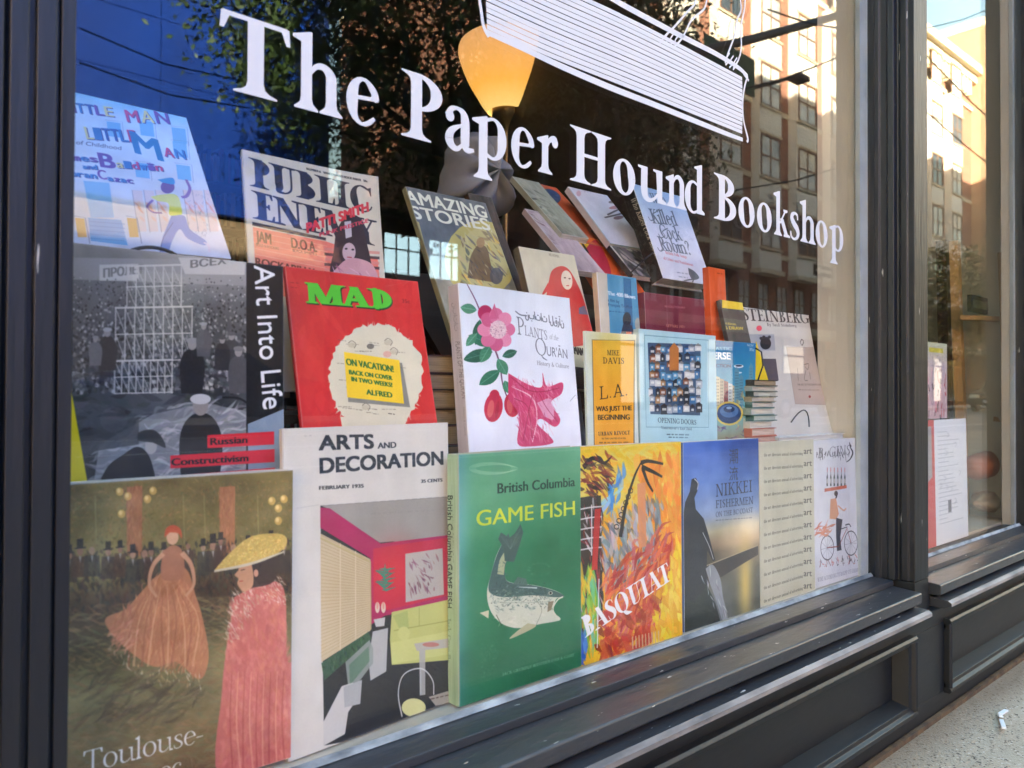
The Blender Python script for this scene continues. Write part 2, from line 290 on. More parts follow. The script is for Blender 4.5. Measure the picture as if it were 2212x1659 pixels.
class Canvas:
    """print on a flat cover: everything is placed in photograph coordinates and carried onto the cover's plane"""
    def __init__(c, O, ex, ey, W, H, ppm, col):
        c.O, c.ex, c.ey, c.W, c.H = map(lambda q: np.asarray(q, float), (O, ex, ey, W, H)); c.ppm = ppm
        c.w, c.h = max(8, int(W*ppm)), max(8, int(H*ppm)); c.a = np.empty((c.h, c.w, 3)); c.a[:] = np.array(col)/255.
        n = np.cross(c.ex, c.ey); c.n = n/np.linalg.norm(n)
        yy, xx = np.mgrid[0:c.h, 0:c.w]; c.xx = (xx+.5)/c.w; c.yy = (yy+.5)/c.h; c.rng = np.random.default_rng(int(abs(c.O.sum())*1e4)+7)
        q = proj(c.O+c.ex*W*.5+c.ey*H*.5); r = c.m([q, (q[0]+20, q[1]), (q[0], q[1]+20)])
        c.k = .5*(np.linalg.norm(r[1]-r[0])+np.linalg.norm(r[2]-r[0]))/20
    def m(c, P):
        P = np.asarray(P, float).reshape(-1, np.shape(P)[-1]); out = P.copy()
        for i, p in enumerate(P):
            d = ray(p[0], p[1]); t = ((c.O-CAM)@c.n)/(d@c.n); q = CAM+t*d-c.O
            out[i, 0] = q@c.ex*c.ppm; out[i, 1] = q@c.ey*c.ppm
        return out
    def f(c, P): P = np.asarray(P, float); return P*[c.w, c.h]      # fractions of the cover
    def put(c, E, col, a=1., ss=3, spread=0.):
        x0 = int(max(0, np.floor(E[:, [0, 2]].min())-2)); x1 = int(min(c.w, np.ceil(E[:, [0, 2]].max())+3))
        y0 = int(max(0, np.floor(E[:, [1, 3]].min())-2)); y1 = int(min(c.h, np.ceil(E[:, [1, 3]].max())+3))
        if x1 <= x0 or y1 <= y0: return
        k = cov(E-[x0, y0, x0, y0], x1-x0, y1-y0, ss)
        if spread:
            s = max(1, int(round(spread))); q = k.copy()
            for dx in range(-s, s+1):
                for dy in (-1, 0, 1) if s > 1 else (0,):
                    q = np.maximum(q, np.roll(np.roll(k, dx, 1), dy, 0)*(1 if abs(dx) < s else min(1, spread-s+1 if spread > s else 1)))
            k = q
        k = (k*a)[..., None]; v = c.a[y0:y1, x0:x1]; c.a[y0:y1, x0:x1] = v*(1-k)+np.array(col)/255.*k
    def poly(c, P, col, a=1., raw=0, sm=0):
        P = smooth(P, 5) if sm else P
        c.put(edges([P if raw else c.m(P)]), col, a)
    def st(c, P, w, col, a=1., sm=5, raw=0):
        """stroke; w = width in photo pixels, one number or one per point"""
        P = np.asarray(P, float); W = (np.ones(len(P))*w)*(1 if raw else c.k)
        q = P if raw else c.m(P)
        c.put(edges(strip(np.hstack([q[:, :2], W[:, None]]), sm)), col, a)
    def ell(c, x, y, rx, ry, col, a=1., rot=0, n=20):
        t = np.arange(n)*2*math.pi/n; r = math.radians(rot); X = rx*np.cos(t); Y = ry*np.sin(t)
        c.poly(np.stack([x+X*math.cos(r)-Y*math.sin(r), y+X*math.sin(r)+Y*math.cos(r)], 1), col, a)
    def text(c, s, p0, p1, h, col, font='sans', a=1., B=.17, N=.055, sp=.03, bold=0., up=None, slant=0.):
        """baseline from p0 to p1 in the photo, h = cap height in photo pixels at p0; up = photo direction of the cap if not upright"""
        if font == 'sans': E, w = sans(s); E = E.copy()
        else: P, w = serif(s, B, N, sp); E = edges(P)
        E[:, [0, 2]] += slant*E[:, [1, 3]]
        u = (0, -1) if up is None else up
        q = c.m([p0, p1, (p0[0]+u[0]*h, p0[1]+u[1]*h)]); ax = (q[1]-q[0])/w; ay = q[2]-q[0]
        if up is None: ay = np.array([0., -abs(np.linalg.norm(ay))]) if abs(ax[0]) > abs(ax[1]) else ay
        R = lambda x, y: (q[0][0]+x*ax[0]+y*ay[0], q[0][1]+x*ax[1]+y*ay[1])
        x0, y0 = R(E[:, 0], E[:, 1]); x1, y1 = R(E[:, 2], E[:, 3])
        c.put(np.stack([x0, y0, x1, y1], 1), col, a, 4, bold*c.k*.55)
    def noise(c, amp, s=4, tint=(1, 1, 1), seed=1, aspect=1.):
        r = np.random.default_rng(seed); t = np.zeros((c.h, c.w))
        for o in range(4):
            gh, gw = max(2, int(s*2**o)+1), max(2, int(s*aspect*2**o)+1); g = r.normal(size=(gh+1, gw+1))
            y = c.yy*(gh-1); x = c.xx*(gw-1); yi = y.astype(int); xi = x.astype(int); fy = y-yi; fx = x-xi; fy = fy*fy*(3-2*fy); fx = fx*fx*(3-2*fx)
            t += (g[yi, xi]*(1-fy)*(1-fx)+g[yi+1, xi]*fy*(1-fx)+g[yi, xi+1]*(1-fy)*fx+g[yi+1, xi+1]*fy*fx)*.6**o
        c.a += (t*amp)[..., None]*np.array(tint); return t
    def dabs(c, n, region, cols, ln, wd, ang=None, jit=18, a=.8, seed=3):
        """short brush strokes inside a photo-space polygon"""
        r = np.random.default_rng(seed); P = c.m(region); lo = P.min(0); hi = P.max(0); k = 0; E = edges([P])
        x0, y0 = lo; w = int(hi[0]-lo[0])+2; h = int(hi[1]-lo[1])+2; M = cov(E-[x0, y0, x0, y0], w, h, 1)
        cols = np.array(cols, float)
        while k < n:
            k += 1; x, y = r.uniform(0, w-2), r.uniform(0, h-2)
            if M[int(y), int(x)] < .5: continue
            an = (r.uniform(0, math.pi) if ang is None else math.radians(ang)+r.normal()*.35); L = ln*c.k*r.uniform(.4, 1.2)
            dx, dy = math.cos(an)*L/2, math.sin(an)*L/2; b = r.normal()*L*.15
            q = np.array([[x0+x-dx, y0+y-dy, 0], [x0+x+b*.6, y0+y+b, wd*c.k*r.uniform(.6, 1.2)], [x0+x+dx, y0+y+dy, wd*c.k*.2]])
            c.put(edges(strip(q, 3)), np.clip(cols[r.integers(len(cols))]+r.normal(size=3)*jit*.5+r.normal()*jit*.7, 0, 255), a*r.uniform(.6, 1), 2)
    def greek(c, p0, p1, h, col, a=.7, seed=1):
        r = np.random.default_rng(seed); p0 = np.array(p0, float); p1 = np.array(p1, float); L = np.linalg.norm(p1-p0); t = 0
        while t < L:
            w = h*r.uniform(.8, 3.2); q = p0+(p1-p0)*t/L; e = p0+(p1-p0)*min(L, t+w)/L
            c.st([q, e], h*.5, col, a*r.uniform(.6, 1), sm=0); t += w+h*.6
    def soft(c, x, y, rx, ry, col, a=1.):
        """soft round glow or stain in print"""
        q = c.m([(x, y), (x+rx, y), (x, y+ry)]); X = c.xx*c.w-q[0][0]; Y = c.yy*c.h-q[0][1]
        k = np.exp(-(X/np.linalg.norm(q[1]-q[0]))**2-(Y/np.linalg.norm(q[2]-q[0]))**2)[..., None]*a
        c.a = c.a*(1-k)+np.array(col)/255.*k
    def grad(c, stops):
        """vertical gradient, stops = (fraction from top, colour)"""
        f = [s[0] for s in stops]; cc = np.array([s[1] for s in stops], float)/255.
        for i in range(3): c.a[..., i] = np.interp(c.yy, f, cc[:, i])
    def worn(c, amp=.018, seed=5):
        c.noise(amp, 3, seed=seed); c.a += c.rng.normal(size=c.a.shape[:2])[..., None]*.012
        r = c.rng
        for _ in range(3):
            x, y = r.uniform(0, c.w), (r.random() < .5)*c.h; a = r.uniform(0, 3.14); L = r.uniform(.05, .25)*c.w; c.put(edges(strip([(x, y, .5), (x+L*math.cos(a), y+(L*math.sin(a) if y == 0 else -L*math.sin(a)), 1.2)], 0)), (225, 222, 214), .22)
        e = np.minimum(np.minimum(c.xx*c.W, (1-c.xx)*c.W), np.minimum(c.yy*c.H, (1-c.yy)*c.H)); k = np.clip(1-e/.0016, 0, 1)[..., None]*.35*(c.rng.random(c.a.shape[:2]) < .7)[..., None]
        c.a = c.a*(1-k)+k*.82
    def image(c, name):
        im = bpy.data.images.new(name, c.w, c.h); b = np.ones((c.h, c.w, 4), np.float32); b[..., :3] = np.clip(c.a[::-1], 0, 1)
        im.pixels.foreach_set(b.ravel()); im.update(); im.pack(); return im
# ------------------------------------------------------------------ ground
concrete = mat('concrete', (176, 166, 150), .85, var=.25, vs=3., bump=.6, bs=180)
def aggregate(name, base, dark, light, sc=150.):
    m = bpy.data.materials.new(name); m.use_nodes = True; N, L = m.node_tree.nodes, m.node_tree.links; b = N['Principled BSDF']; b.inputs['Roughness'].default_value = .85
    tc = N.new('ShaderNodeTexCoord'); v = N.new('ShaderNodeTexVoronoi'); v.inputs['Scale'].default_value = sc; L.new(tc.outputs['Object'], v.inputs[0])
    cr = N.new('ShaderNodeValToRGB'); L.new(v.outputs['Color'], cr.inputs[0]); e = cr.color_ramp.elements
    e[0].position = .12; e[0].color = (*lin(dark), 1); e[1].position = .26; e[1].color = (*lin(base), 1); x = e.new(.75); x.color = (*lin(base), 1); x = e.new(.95); x.color = (*lin(light), 1)
    n = N.new('ShaderNodeTexNoise'); n.inputs['Scale'].default_value = 2.2; n.inputs['Detail'].default_value = 8; L.new(tc.outputs['Object'], n.inputs[0])
    mx = N.new('ShaderNodeMix'); mx.data_type = 'RGBA'; mx.blend_type = 'MULTIPLY'; mx.inputs[0].default_value = .8; L.new(cr.outputs[0], mx.inputs[6])
    r = N.new('ShaderNodeValToRGB'); r.color_ramp.elements[0].position = .3; r.color_ramp.elements[0].color = (.55, .5, .44, 1); r.color_ramp.elements[1].position = .6; r.color_ramp.elements[1].color = (1, 1, 1, 1); L.new(n.outputs[0], r.inputs[0]); L.new(r.outputs[0], mx.inputs[7])
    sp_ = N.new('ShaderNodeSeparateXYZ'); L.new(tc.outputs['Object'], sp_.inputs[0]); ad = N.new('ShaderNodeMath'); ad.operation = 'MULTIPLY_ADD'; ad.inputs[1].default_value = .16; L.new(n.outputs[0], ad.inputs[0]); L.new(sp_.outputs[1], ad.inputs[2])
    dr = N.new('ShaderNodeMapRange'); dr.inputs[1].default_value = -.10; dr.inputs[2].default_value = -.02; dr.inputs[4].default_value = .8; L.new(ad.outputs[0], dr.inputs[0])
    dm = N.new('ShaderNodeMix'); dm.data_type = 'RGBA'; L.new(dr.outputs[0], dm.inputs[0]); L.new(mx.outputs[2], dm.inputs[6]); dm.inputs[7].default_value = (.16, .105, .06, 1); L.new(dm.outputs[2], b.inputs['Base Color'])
    bp = N.new('ShaderNodeBump'); bp.inputs['Strength'].default_value = .7; bp.inputs['Distance'].default_value = .002; L.new(v.outputs['Distance'], bp.inputs['Height']); L.new(bp.outputs[0], b.inputs['Normal']); return m
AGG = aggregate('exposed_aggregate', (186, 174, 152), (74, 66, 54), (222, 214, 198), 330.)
ASPH = mat('asphalt', (124, 122, 116), .75, var=.35, vs=1.5, bump=.6, bs=90)
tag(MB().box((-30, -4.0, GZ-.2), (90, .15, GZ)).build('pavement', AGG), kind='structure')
tag(MB().box((-60, -14.0, GZ-.3), (400, -4.16, GZ-.12)).build('road', ASPH), kind='structure')
tag(MB().box((-60, -18.0, GZ-.2), (400, -14.16, GZ)).build('far_pavement', concrete), kind='structure')
tag(MB().box((-600, -600, GZ-.5), (900, 600, GZ-.32)).build('ground', mat('earth', (110, 104, 96), .9, var=.3)), kind='structure')
for y in (-4.16, -14.16):
    k = MB()
    for i in range(60): k.box((-30+i*2.0, y+.003, GZ-.19), (-28.012+i*2.0, y+.157, GZ+.002))
    tag(k.build('kerb', mat('kerb_stone', (150, 146, 138), .8, var=.2, bump=.4)), kind='structure')
k = MB()
for i in range(14): k.box((2+i*8., -9.06, GZ-.119), (6.+i*8., -8.94, GZ-.114))
for y in (-6.3, -11.9): k.box((-10, y-.05, GZ-.119), (120, y+.05, GZ-.114))
tag(k.build('road_marking', mat('road_paint', (225, 222, 212), .7, var=.15)), kind='structure')

# ------------------------------------------------------------------ the shop front
BLK = mat('black_gloss_paint', (21, 23, 27), .45, var=.28, vs=5, bump=.25, bs=90, stretch=(.25, 1, 1), chips=.0)
BLKW = mat('weathered_black_paint', (19, 22, 29), .46, var=.35, vs=7, bump=.5, bs=110, stretch=(1, 1, .12), chips=.085)
SILLM = mat('grey_black_sill_paint', (56, 58, 62), .32, spec=.6, var=.3, vs=9, bump=.4, bs=120, stretch=(.3, 1, 1), chips=.095)
BARE = mat('worn_pale_edge', (160, 152, 144), .6, var=.3, vs=22, bump=.6, bs=90, col2=(92, 88, 86), stretch=(.4, 1, 1))
PUTTY = mat('pale_glazing_putty', (160, 168, 170), .7, var=.35, vs=40, bump=.8, bs=160, stretch=(.5, 1, 1), col2=(84, 90, 94))
CREAM = mat('cream_paint', (206, 202, 188), .55, var=.12, vs=6, bump=.2, bs=40)
def glass_mat(name, tint=(1, 1, 1)):
    """a pane seen as it is: clear straight through, mirroring by Fresnel on both faces"""
    m = bpy.data.materials.new(name); m.use_nodes = True; N, L = m.node_tree.nodes, m.node_tree.links; N.remove(N['Principled BSDF'])
    t = N.new('ShaderNodeBsdfTransparent'); t.inputs[0].default_value = (*tint, 1); g = N.new('ShaderNodeBsdfGlossy'); g.inputs['Roughness'].default_value = .0
    ge = N.new('ShaderNodeNewGeometry'); mr = N.new('ShaderNodeMapRange'); mr.inputs[3].default_value = 1.52; mr.inputs[4].default_value = 1/1.52; L.new(ge.outputs['Backfacing'], mr.inputs[0])
    fr = N.new('ShaderNodeFresnel'); L.new(mr.outputs[0], fr.inputs[0]); mx = N.new('ShaderNodeMixShader'); L.new(fr.outputs[0], mx.inputs[0]); L.new(t.outputs[0], mx.inputs[1]); L.new(g.outputs[0], mx.inputs[2])
    nz = N.new('ShaderNodeTexNoise'); nz.inputs['Scale'].default_value = 2.2; nz.inputs['Detail'].default_value = 1; bp = N.new('ShaderNodeBump'); bp.inputs['Strength'].default_value = .02; bp.inputs['Distance'].default_value = .02
    tc = N.new('ShaderNodeTexCoord'); L.new(tc.outputs['Object'], nz.inputs[0]); L.new(nz.outputs[0], bp.inputs['Height']); L.new(bp.outputs[0], g.inputs['Normal'])
    # a trace of dust and dried drips on the surface
    mp = N.new('ShaderNodeMapping'); mp.inputs['Scale'].default_value = (60, 1, 3.5); L.new(tc.outputs['Object'], mp.inputs[0]); n2 = N.new('ShaderNodeTexNoise'); n2.inputs['Scale'].default_value = 1.6; n2.inputs['Detail'].default_value = 5; L.new(mp.outputs[0], n2.inputs[0])
    n3 = N.new('ShaderNodeTexNoise'); n3.inputs['Scale'].default_value = 3; n3.inputs['Detail'].default_value = 4; L.new(tc.outputs['Object'], n3.inputs[0]); m1 = N.new('ShaderNodeMapRange'); m1.inputs[1].default_value = .56; m1.inputs[2].default_value = .8; m1.inputs[4].default_value = .05; L.new(n2.outputs[0], m1.inputs[0])
    m2 = N.new('ShaderNodeMapRange'); m2.inputs[1].default_value = .42; m2.inputs[2].default_value = .7; m2.inputs[3].default_value = .06; L.new(n3.outputs[0], m2.inputs[0]); ml = N.new('ShaderNodeMath'); ml.operation = 'MULTIPLY'; L.new(m1.outputs[0], ml.inputs[0]); L.new(m2.outputs[0], ml.inputs[1])
    df = N.new('ShaderNodeBsdfDiffuse'); df.inputs[0].default_value = (.8, .8, .78, 1); mm = N.new('ShaderNodeMixShader'); L.new(ml.outputs[0], mm.inputs[0]); L.new(mx.outputs[0], mm.inputs[1]); L.new(df.outputs[0], mm.inputs[2]); L.new(mm.outputs[0], N['Material Output'].inputs[0]); return m
GLASS = glass_mat('window_glass')
shop = empty('shopfront', 'black painted wooden shop front with two display windows above a panelled base', 'shop front', (0, 0, 0))
WZ0, WZ1 = -.338, 1.55
L0, M0, M1, W2 = .10, 1.468, 1.556, 2.345       # window one, mullion, window two
def part(mb, name, m, label=None, **k):
    o = mb.build(name, m, shop, **k)
    if label: o['label'] = label
    return o
# sill steps: profile (y, z), one run under each window
for i, (a, b) in enumerate(((-.32, M0), (M1, W2+.3))):
    a1 = L0+.0 if i == 0 else a; b1 = b if i == 0 else W2
    part(MB().prism([(.03, -.3385), (-.0436, -.3405), (-.0442, -.3500), (.03, -.352)], a1-.06*(i == 0), b1), 'sill_step', SILLM, bevel=.0012)
    part(MB().prism([(.03, -.3525), (-.0425, -.3505), (-.0915, -.3535), (-.0936, -.3555), (-.0932, -.3715), (-.0900, -.3745), (.03, -.3745)], a-.0, b1), 'window_sill', SILLM, bevel=.0014)
    nb = 1.474 if i == 0 else W2+.3; na = a if i == 0 else 1.566
    part(MB().prism([(-.070, -.3800), (-.1020, -.3835), (-.1080, -.3875), (-.1082, -.3930), (-.0960, -.3990), (-.070, -.3990)], na, nb), 'drip_moulding', SILLM, bevel=.0008)
    part(MB().prism([(-.1024, -.3834), (-.1083, -.3873), (-.1086, -.3932), (-.1076, -.3934), (-.1074, -.3880), (-.1018, -.3842)], na+.0005, nb-.0005), 'worn_edge', BARE)
    part(MB().prism([(-.0032, -.3385), (-.0080, -.3385), (-.0055, -.3355), (-.0032, -.3330)], a1, b1-.002), 'putty_bead', PUTTY)
# base: stiles, rails, sunk panels with mouldings
yF, yP = -.088, -.066
part(MB().box((-.6, yF, GZ+.008), (3.2, 0, -.556)), 'bottom_rail', BLK, bevel=.002)
part(MB().box((-.6, yF, -.428), (3.2, 0, -.3995)), 'top_rail', BLK, bevel=.002)
part(MB().box((-.6, -.070, -.3995), (3.2, 0, -.3748)), 'backing_board', BLK)
for a, b in ((1.425, 1.590), (-.6, -.45), (2.42, 2.6)): part(MB().box((a, yF-.0004, -.5562), (b, 0, -.4278)), 'stile', BLK, bevel=.001)
for a, b in ((-.45, 1.425), (1.590, 2.42)):
    part(MB().box((a, yP, -.5562), (b, -.01, -.4278)), 'base_panel', BLK)
    ring = [(yP, 0), (yF-.010, 0), (yF-.014, -.004), (yF-.012, -.009), (yF-.006, -.012), (yF-.004, -.018), (yP, -.026)]
    def mould(q): part(q, 'panel_moulding', BLK, bevel=.0008)
    mould(MB().prism([(y, -.4278+.006+z) for y, z in ring], a-.006, b+.006))
    mould(MB().prism([(y, -.5562-.006-z) for y, z in ring][::-1], a-.006, b+.006))
    mould(MB().prism([(a-.006-z, y) for y, z in ring], -.552, -.432, axis='z')); mould(MB().prism([(b+.006+z, y) for y, z in ring][::-1], -.552, -.432, axis='z'))
part(MB().box((-.6, -.096, GZ-.002), (3.2, -.088, GZ+.008)), 'base_edge', mat('dirty_bare_wood', (104, 82, 56), .8, var=.5, vs=30, bump=.8, bs=80, col2=(70, 52, 38)), label='dirty bare wooden edge where the paint has worn off at the pavement')
# uprights, their flanks cut in steps towards the glass
def upright(xa, xb, steps, name):
    """steps: (x offset inward from the face edge, depth y) on both sides"""
    pr = [(xa+dx, y) for dx, y in steps[::-1]]+[(xb-dx, y) for dx, y in steps]
    return part(MB().prism([(x, y) for x, y in [(xa+.004, .03)]+[(xa-dx, y) for dx, y in steps[::-1]][0:0]+pr+[(xb-.004, .03)]], GZ+.009, 2.2, axis='z'), name, BLKW, bevel=.0012)
st_ = [(.0130, -.0765), (.0130, -.066), (.0105, -.064), (.0105, -.053), (.0125, -.051), (.0125, -.047), (.001, -.045), (.0, -.034), (.003, -.032), (.003, -.020), (.0, -.018), (.0, -.010), (.006, -.008)]
p = [(M0+dx*.0-0+dx, y) for dx, y in st_[::-1]]+[(M1-dx, y) for dx, y in st_][::1]
part(MB().prism(p+[(M1-.006, .02), (M0+.006, .02)], -.340, 2.2, axis='z'), 'mullion', BLKW, bevel=.001)
part(MB().box((M0+.0126, -.0762, GZ+.02), (M1-.0126, .0, -.341)), 'mullion_foot', BLK, bevel=.001)
p = [(-.40, -.080), (.0752, -.080), (.0752, -.074), (.0785, -.072), (.0785, -.078), (.0890, -.078), (.0890, -.070), (.0935, -.070), (.0935, -.076), (.1050, -.076), (.1055, -.069), (.1075, -.069), (.1080, -.073), (.1165, -.073), (.118, -.050), (.120, -.030), (.112, -.012), (.112, .02), (-.40, .02)]
part(MB().prism(p[::-1], -.3745, 2.2, axis='z'), 'side_post', BLKW, bevel=.0007)
part(MB().box((-.40, -.081, GZ+.02), (.0755, 0, -.3755)), 'side_post_foot', BLK, bevel=.001)
p = [(W2, .02), (W2, -.012), (W2-.003, -.030), (W2-.001, -.055), (W2+.004, -.080), (W2+.40, -.080), (W2+.40, .02)]
part(MB().prism(p, -.3745, 2.2, axis='z'), 'side_post', BLKW, bevel=.001)
BEAD = mat('pale_glazing_bead', (186, 198, 200), .5, var=.2, vs=20, bump=.3)
for a, b in ((M0-.032+.0, M0+.004), (W2-.018, W2-.0)): part(MB().box((a+.002, .0034, WZ0), (b-.002, .012, WZ1)), 'glazing_bead', BEAD)
part(MB().box((-.4, -.08, WZ1), (2.7, .02, 2.2)), 'head_board', BLK)
# panes, with the lettering stuck to the first
panes = []
for a, b in ((L0, M0-.004), (M1-.002, W2-.001)):
    panes.append(part(MB().box((a, -.003, WZ0+.002), (b, .003, WZ1)), 'window_pane', GLASS))
VIN = mat('white_vinyl', (206, 208, 214), .45, var=.03, vs=20)
def vinyl(polys, name='letter'):
    """polygons in (x, z) on the outer face of the glass, as one thin cut sheet"""
    b = MB()
    for i, q in enumerate(polys):
        q = np.asarray(q, float); y = -.0032-.000007*(i % 60)
        a = ((q[:, 0]*np.roll(q[:, 1], -1)-np.roll(q[:, 0], -1)*q[:, 1]).sum())
        if a < 0: q = q[::-1]
        b.add([(x, y, z) for x, z in q], [tuple(range(len(q)))])
    o = b.build(name, VIN, panes[0]); return o
G = glyphs(.172, .05); SERIF[(.172, .05)] = G
BASE_Z, CAPH = .2575, .0670
for ch, ua, ub in (('T', 470, 623), ('h', 628, 736), ('e', 744, 815), ('P', 863, 951), ('a', 957, 1020), ('p', 1016, 1090), ('e', 1100, 1150), ('r', 1156, 1201), ('H', 1227, 1316), ('o', 1320, 1368), ('u', 1374, 1435), ('n', 1434, 1479), ('d', 1475, 1518), ('B', 1538, 1586), ('o', 1591, 1626), ('o', 1631, 1663), ('k', 1667, 1703), ('s', 1703, 1723), ('h', 1724, 1758), ('o', 1758, 1784), ('p', 1788, 1818)):
    ps = G[ch][1]; A = np.vstack([np.asarray(q, float) for q in ps]); g0, g1 = A[:, 0].min(), A[:, 0].max()
    vm = 300+(ua-884)*.26; xa, xb = aty(ua, vm, 0)[0], aty(ub, vm, 0)[0]
    vinyl([np.stack([xa+(np.asarray(q, float)[:, 0]-g0)/(g1-g0)*(xb-xa), BASE_Z+np.asarray(q, float)[:, 1]*CAPH], 1) for q in ps])
# the cut-out book under the hound's feet: page lines left as gaps between white strips
def gl(u, v): q = aty(u, v, 0); return np.array([q[0], q[2]])
def glw(P, sm=5):
    """stroke on the glass through photo points (u, v, width px)"""
    out = []
    for p in P: a = gl(p[0], p[1]); out.append((a[0], a[1], p[2]*np.linalg.norm(gl(p[0], p[1]+1)-a)))
    return strip(out, sm)
TL, TR, BL, BR = (1029, 0), (1610, 350/1.0), (1050, 80), (1600, 300)
tops = [(1300, 0), (1380, 47), (1450, 83), (1510, 111), (1560, 137), (1608, 172)]
P = []
P += glw([(1029, -60, 8), (1031, -10, 8), (1036, 30, 8), (1041, 60, 9), (1052, 82, 9)])                              # the spine side
P += glw([(1046, 71, 12), (1120, 104, 13), (1210, 146, 14), (1310, 189, 14), (1400, 224, 13), (1480, 256, 12), (1560, 288, 10), (1600, 303, 8)])
P += glw([(1250, -40, 12), (1330, 6, 13), (1400, 44, 13), (1480, 86, 12), (1545, 119, 11), (1590, 147, 10), (1611, 166, 8)])
P += glw([(1611, 166, 5), (1604, 190, 5), (1600, 225, 5), (1602, 262, 5), (1611, 300, 6), (1609, 308, 6)])
P += glw([(1602, 160, 7), (1613, 176, 5)])
edge_l = [np.array([1043+k*.25, -58+k*8.6]) for k in range(15)]
for k in range(14):                                                                                                # page strips
    t0, t1 = k/14, (k+.87+.05*math.sin(k*2.3))/14
    def line(t):
        a = np.array([1042+6*t, -105+172*t+0]); b = np.array([1602-2*abs(t-.5)-2, 168+124*t])
        m1 = a+(b-a)*.25+np.array([0, -3+8*t]); m2 = a+(b-a)*.6+np.array([0, -8+10*t]); return [a, m1, m2, b]
    A, Bq = line(t0), line(t1)
    S0 = smooth(A, 5); S1 = smooth(Bq, 5)
    for i in range(len(S0)-1): P.append(np.array([gl(*S0[i]), gl(*S0[i+1]), gl(*S1[i+1]), gl(*S1[i])]))
for leg in (((1500, -30), (1497, 8), (1480, 28), (1452, 60), (1432, 80), (1421, 95)), ((1530, -30), (1520, 12), (1514, 24), (1490, 45), (1478, 68), (1468, 86), (1452, 104)),
            ((1590, -30), (1597, 20), (1588, 45), (1582, 80), (1568, 118), (1562, 138)), ((1606, -30), (1604, 20), (1596, 60), (1597, 100), (1592, 128), (1580, 150))):
    P += glw([(u, v, 4.6) for u, v in leg])
for x, y in ((1436, 78), (1446, 82), (1456, 86), (1568, 122), (1576, 128), (1584, 132)): P += glw([(x+4, y-6, 3.5), (x-2, y+4, 3.5), (x+1, y+12, 3.5), (x-5, y+20, 3.5)], 3)
vinyl(P, 'book_emblem')['label'] = 'white cut-out emblem of a thick book with two paws standing on it'
# display interior right behind the glass
def cream(a, b, n='display_return'): return part(MB().box(a, b), n, CREAM)
cream((M0-.020, .013, WZ0-.01), (M0+.05, .092, 2.1)); cream((W2-.016, .013, WZ0-.01), (W2+.06, .032, 2.1)); part(MB().box((M0+.032, .0925, -.45), (M0+.062, 1.1, 2.1)), 'added_dark_panel', mat('interior_dark', (46, 36, 30), .6, var=.3)); cream((-.35, .013, WZ0-.01), (.03, .10, 2.1))  # the dark panel is added to stand in for the unlit interior
# ------------------------------------------------------------------ books: real boxes of paper and board, printed covers
PLACE = {   # x, y, z of the lower left front corner, width, height seen, yaw, lean, roll, and how much further down it reaches
'toul': (.0708, .010, -.3300, .2417, .2600, 0, .3, .1, 0), 'arts': (.3115, .010, -.3315, .1985, .2990, 4.5, 2.6, -.3, .003),
'fish': (.5022, .0065, -.3324, .1873, .2672, 0, .3, -.4, .002), 'basq': (.6917, .009, -.3353, .2025, .2705, -.6, .9, .3, 0), 'nikkei': (.9030, .009, -.3356, .1957, .2680, -.2, .8, .1, 0),
'artdir': (1.1060, .011, -.3361, .1704, .2608, -.7, .8, .2, 0), 'stead': (1.2787, .009, -.3350, .1670, .2560, -.3, 1.4, .1, 0),
'artlife': (.0525, .05, -.0908, .27, .2118, 0, 1., -.3, .110), 'mad': (.3446, .055, -.0407, .1633, .1771, .7, 14.4, .1, .080), 'plants': (.5441, .045, -.0620, .1870, .1940, .8, 7.3, .6, .056),
'davis': (.7423, .045, -.0699, .0977, .1543, -.1, 2.5, .1, .049), 'doors': (.8497, .045, -.0695, .1855, .1630, -.1, 1.4, .1, .050), 'univ': (1.0355, .046, -.0719, .1089, .1579, -.2, .5, -.1, .047),
'stein': (1.0950, .070, -.0573, .3515, .2200, -.2, 11.7, -.1, .020), 'little': (.0620, .100, .1279, .2348, .1945, 3.7, 31., -1.9, 0), 'public': (.3208, .130, .1122, .1641, .1487, 1.1, 8.9, -.1, .112),
'amaz': (.5835, .140, .0944, .1419, .2123, .6, 26.9, -.5, .05), 'woman': (.7154, .115, .0879, .1114, .1254, .2, 18., -.4, .085), 'blows': (.8329, .105, .0924, .0877, .0872, -.1, 5.6, -.1, .08),
'robin': (1.0357, .150, .1956, .1390, .1855, -.7, 21.5, -.1, 0), 'green': (.9910, .260, .2961, .1014, .1088, -2.2, 41.4, -.5, .05), 'bw': (.9906, .190, .2134, .1059, .1126, -2.1, 43.6, -.6, .02),
'maroon': (.9288, .100, .0976, .1534, .0603, -.3, 3.4, -.3, .08), 'orange': (1.0904, .092, .0987, .0468, .1159, 0, 3.3, 0, .09), 'draw': (1.1020, .068, .0930, .0655, .0680, -.2, 14., .1, .05),
'blueell': (.9479, .290, .2926, .0780, .1497, -1.2, 47.1, -.2, .05)}
def frame(yaw, lean, roll):
    cy_, sy = math.cos(math.radians(yaw)), math.sin(math.radians(yaw)); cl, sl_ = math.cos(math.radians(lean)), math.sin(math.radians(lean)); cr, sr = math.cos(math.radians(roll)), math.sin(math.radians(roll))
    return np.array([[cy_, -sy, 0], [sy, cy_, 0], [0, 0, 1]])@np.array([[1, 0, 0], [0, cl, sl_], [0, -sl_, cl]])@np.array([[cr, 0, sr], [0, 1, 0], [-sr, 0, cr]])
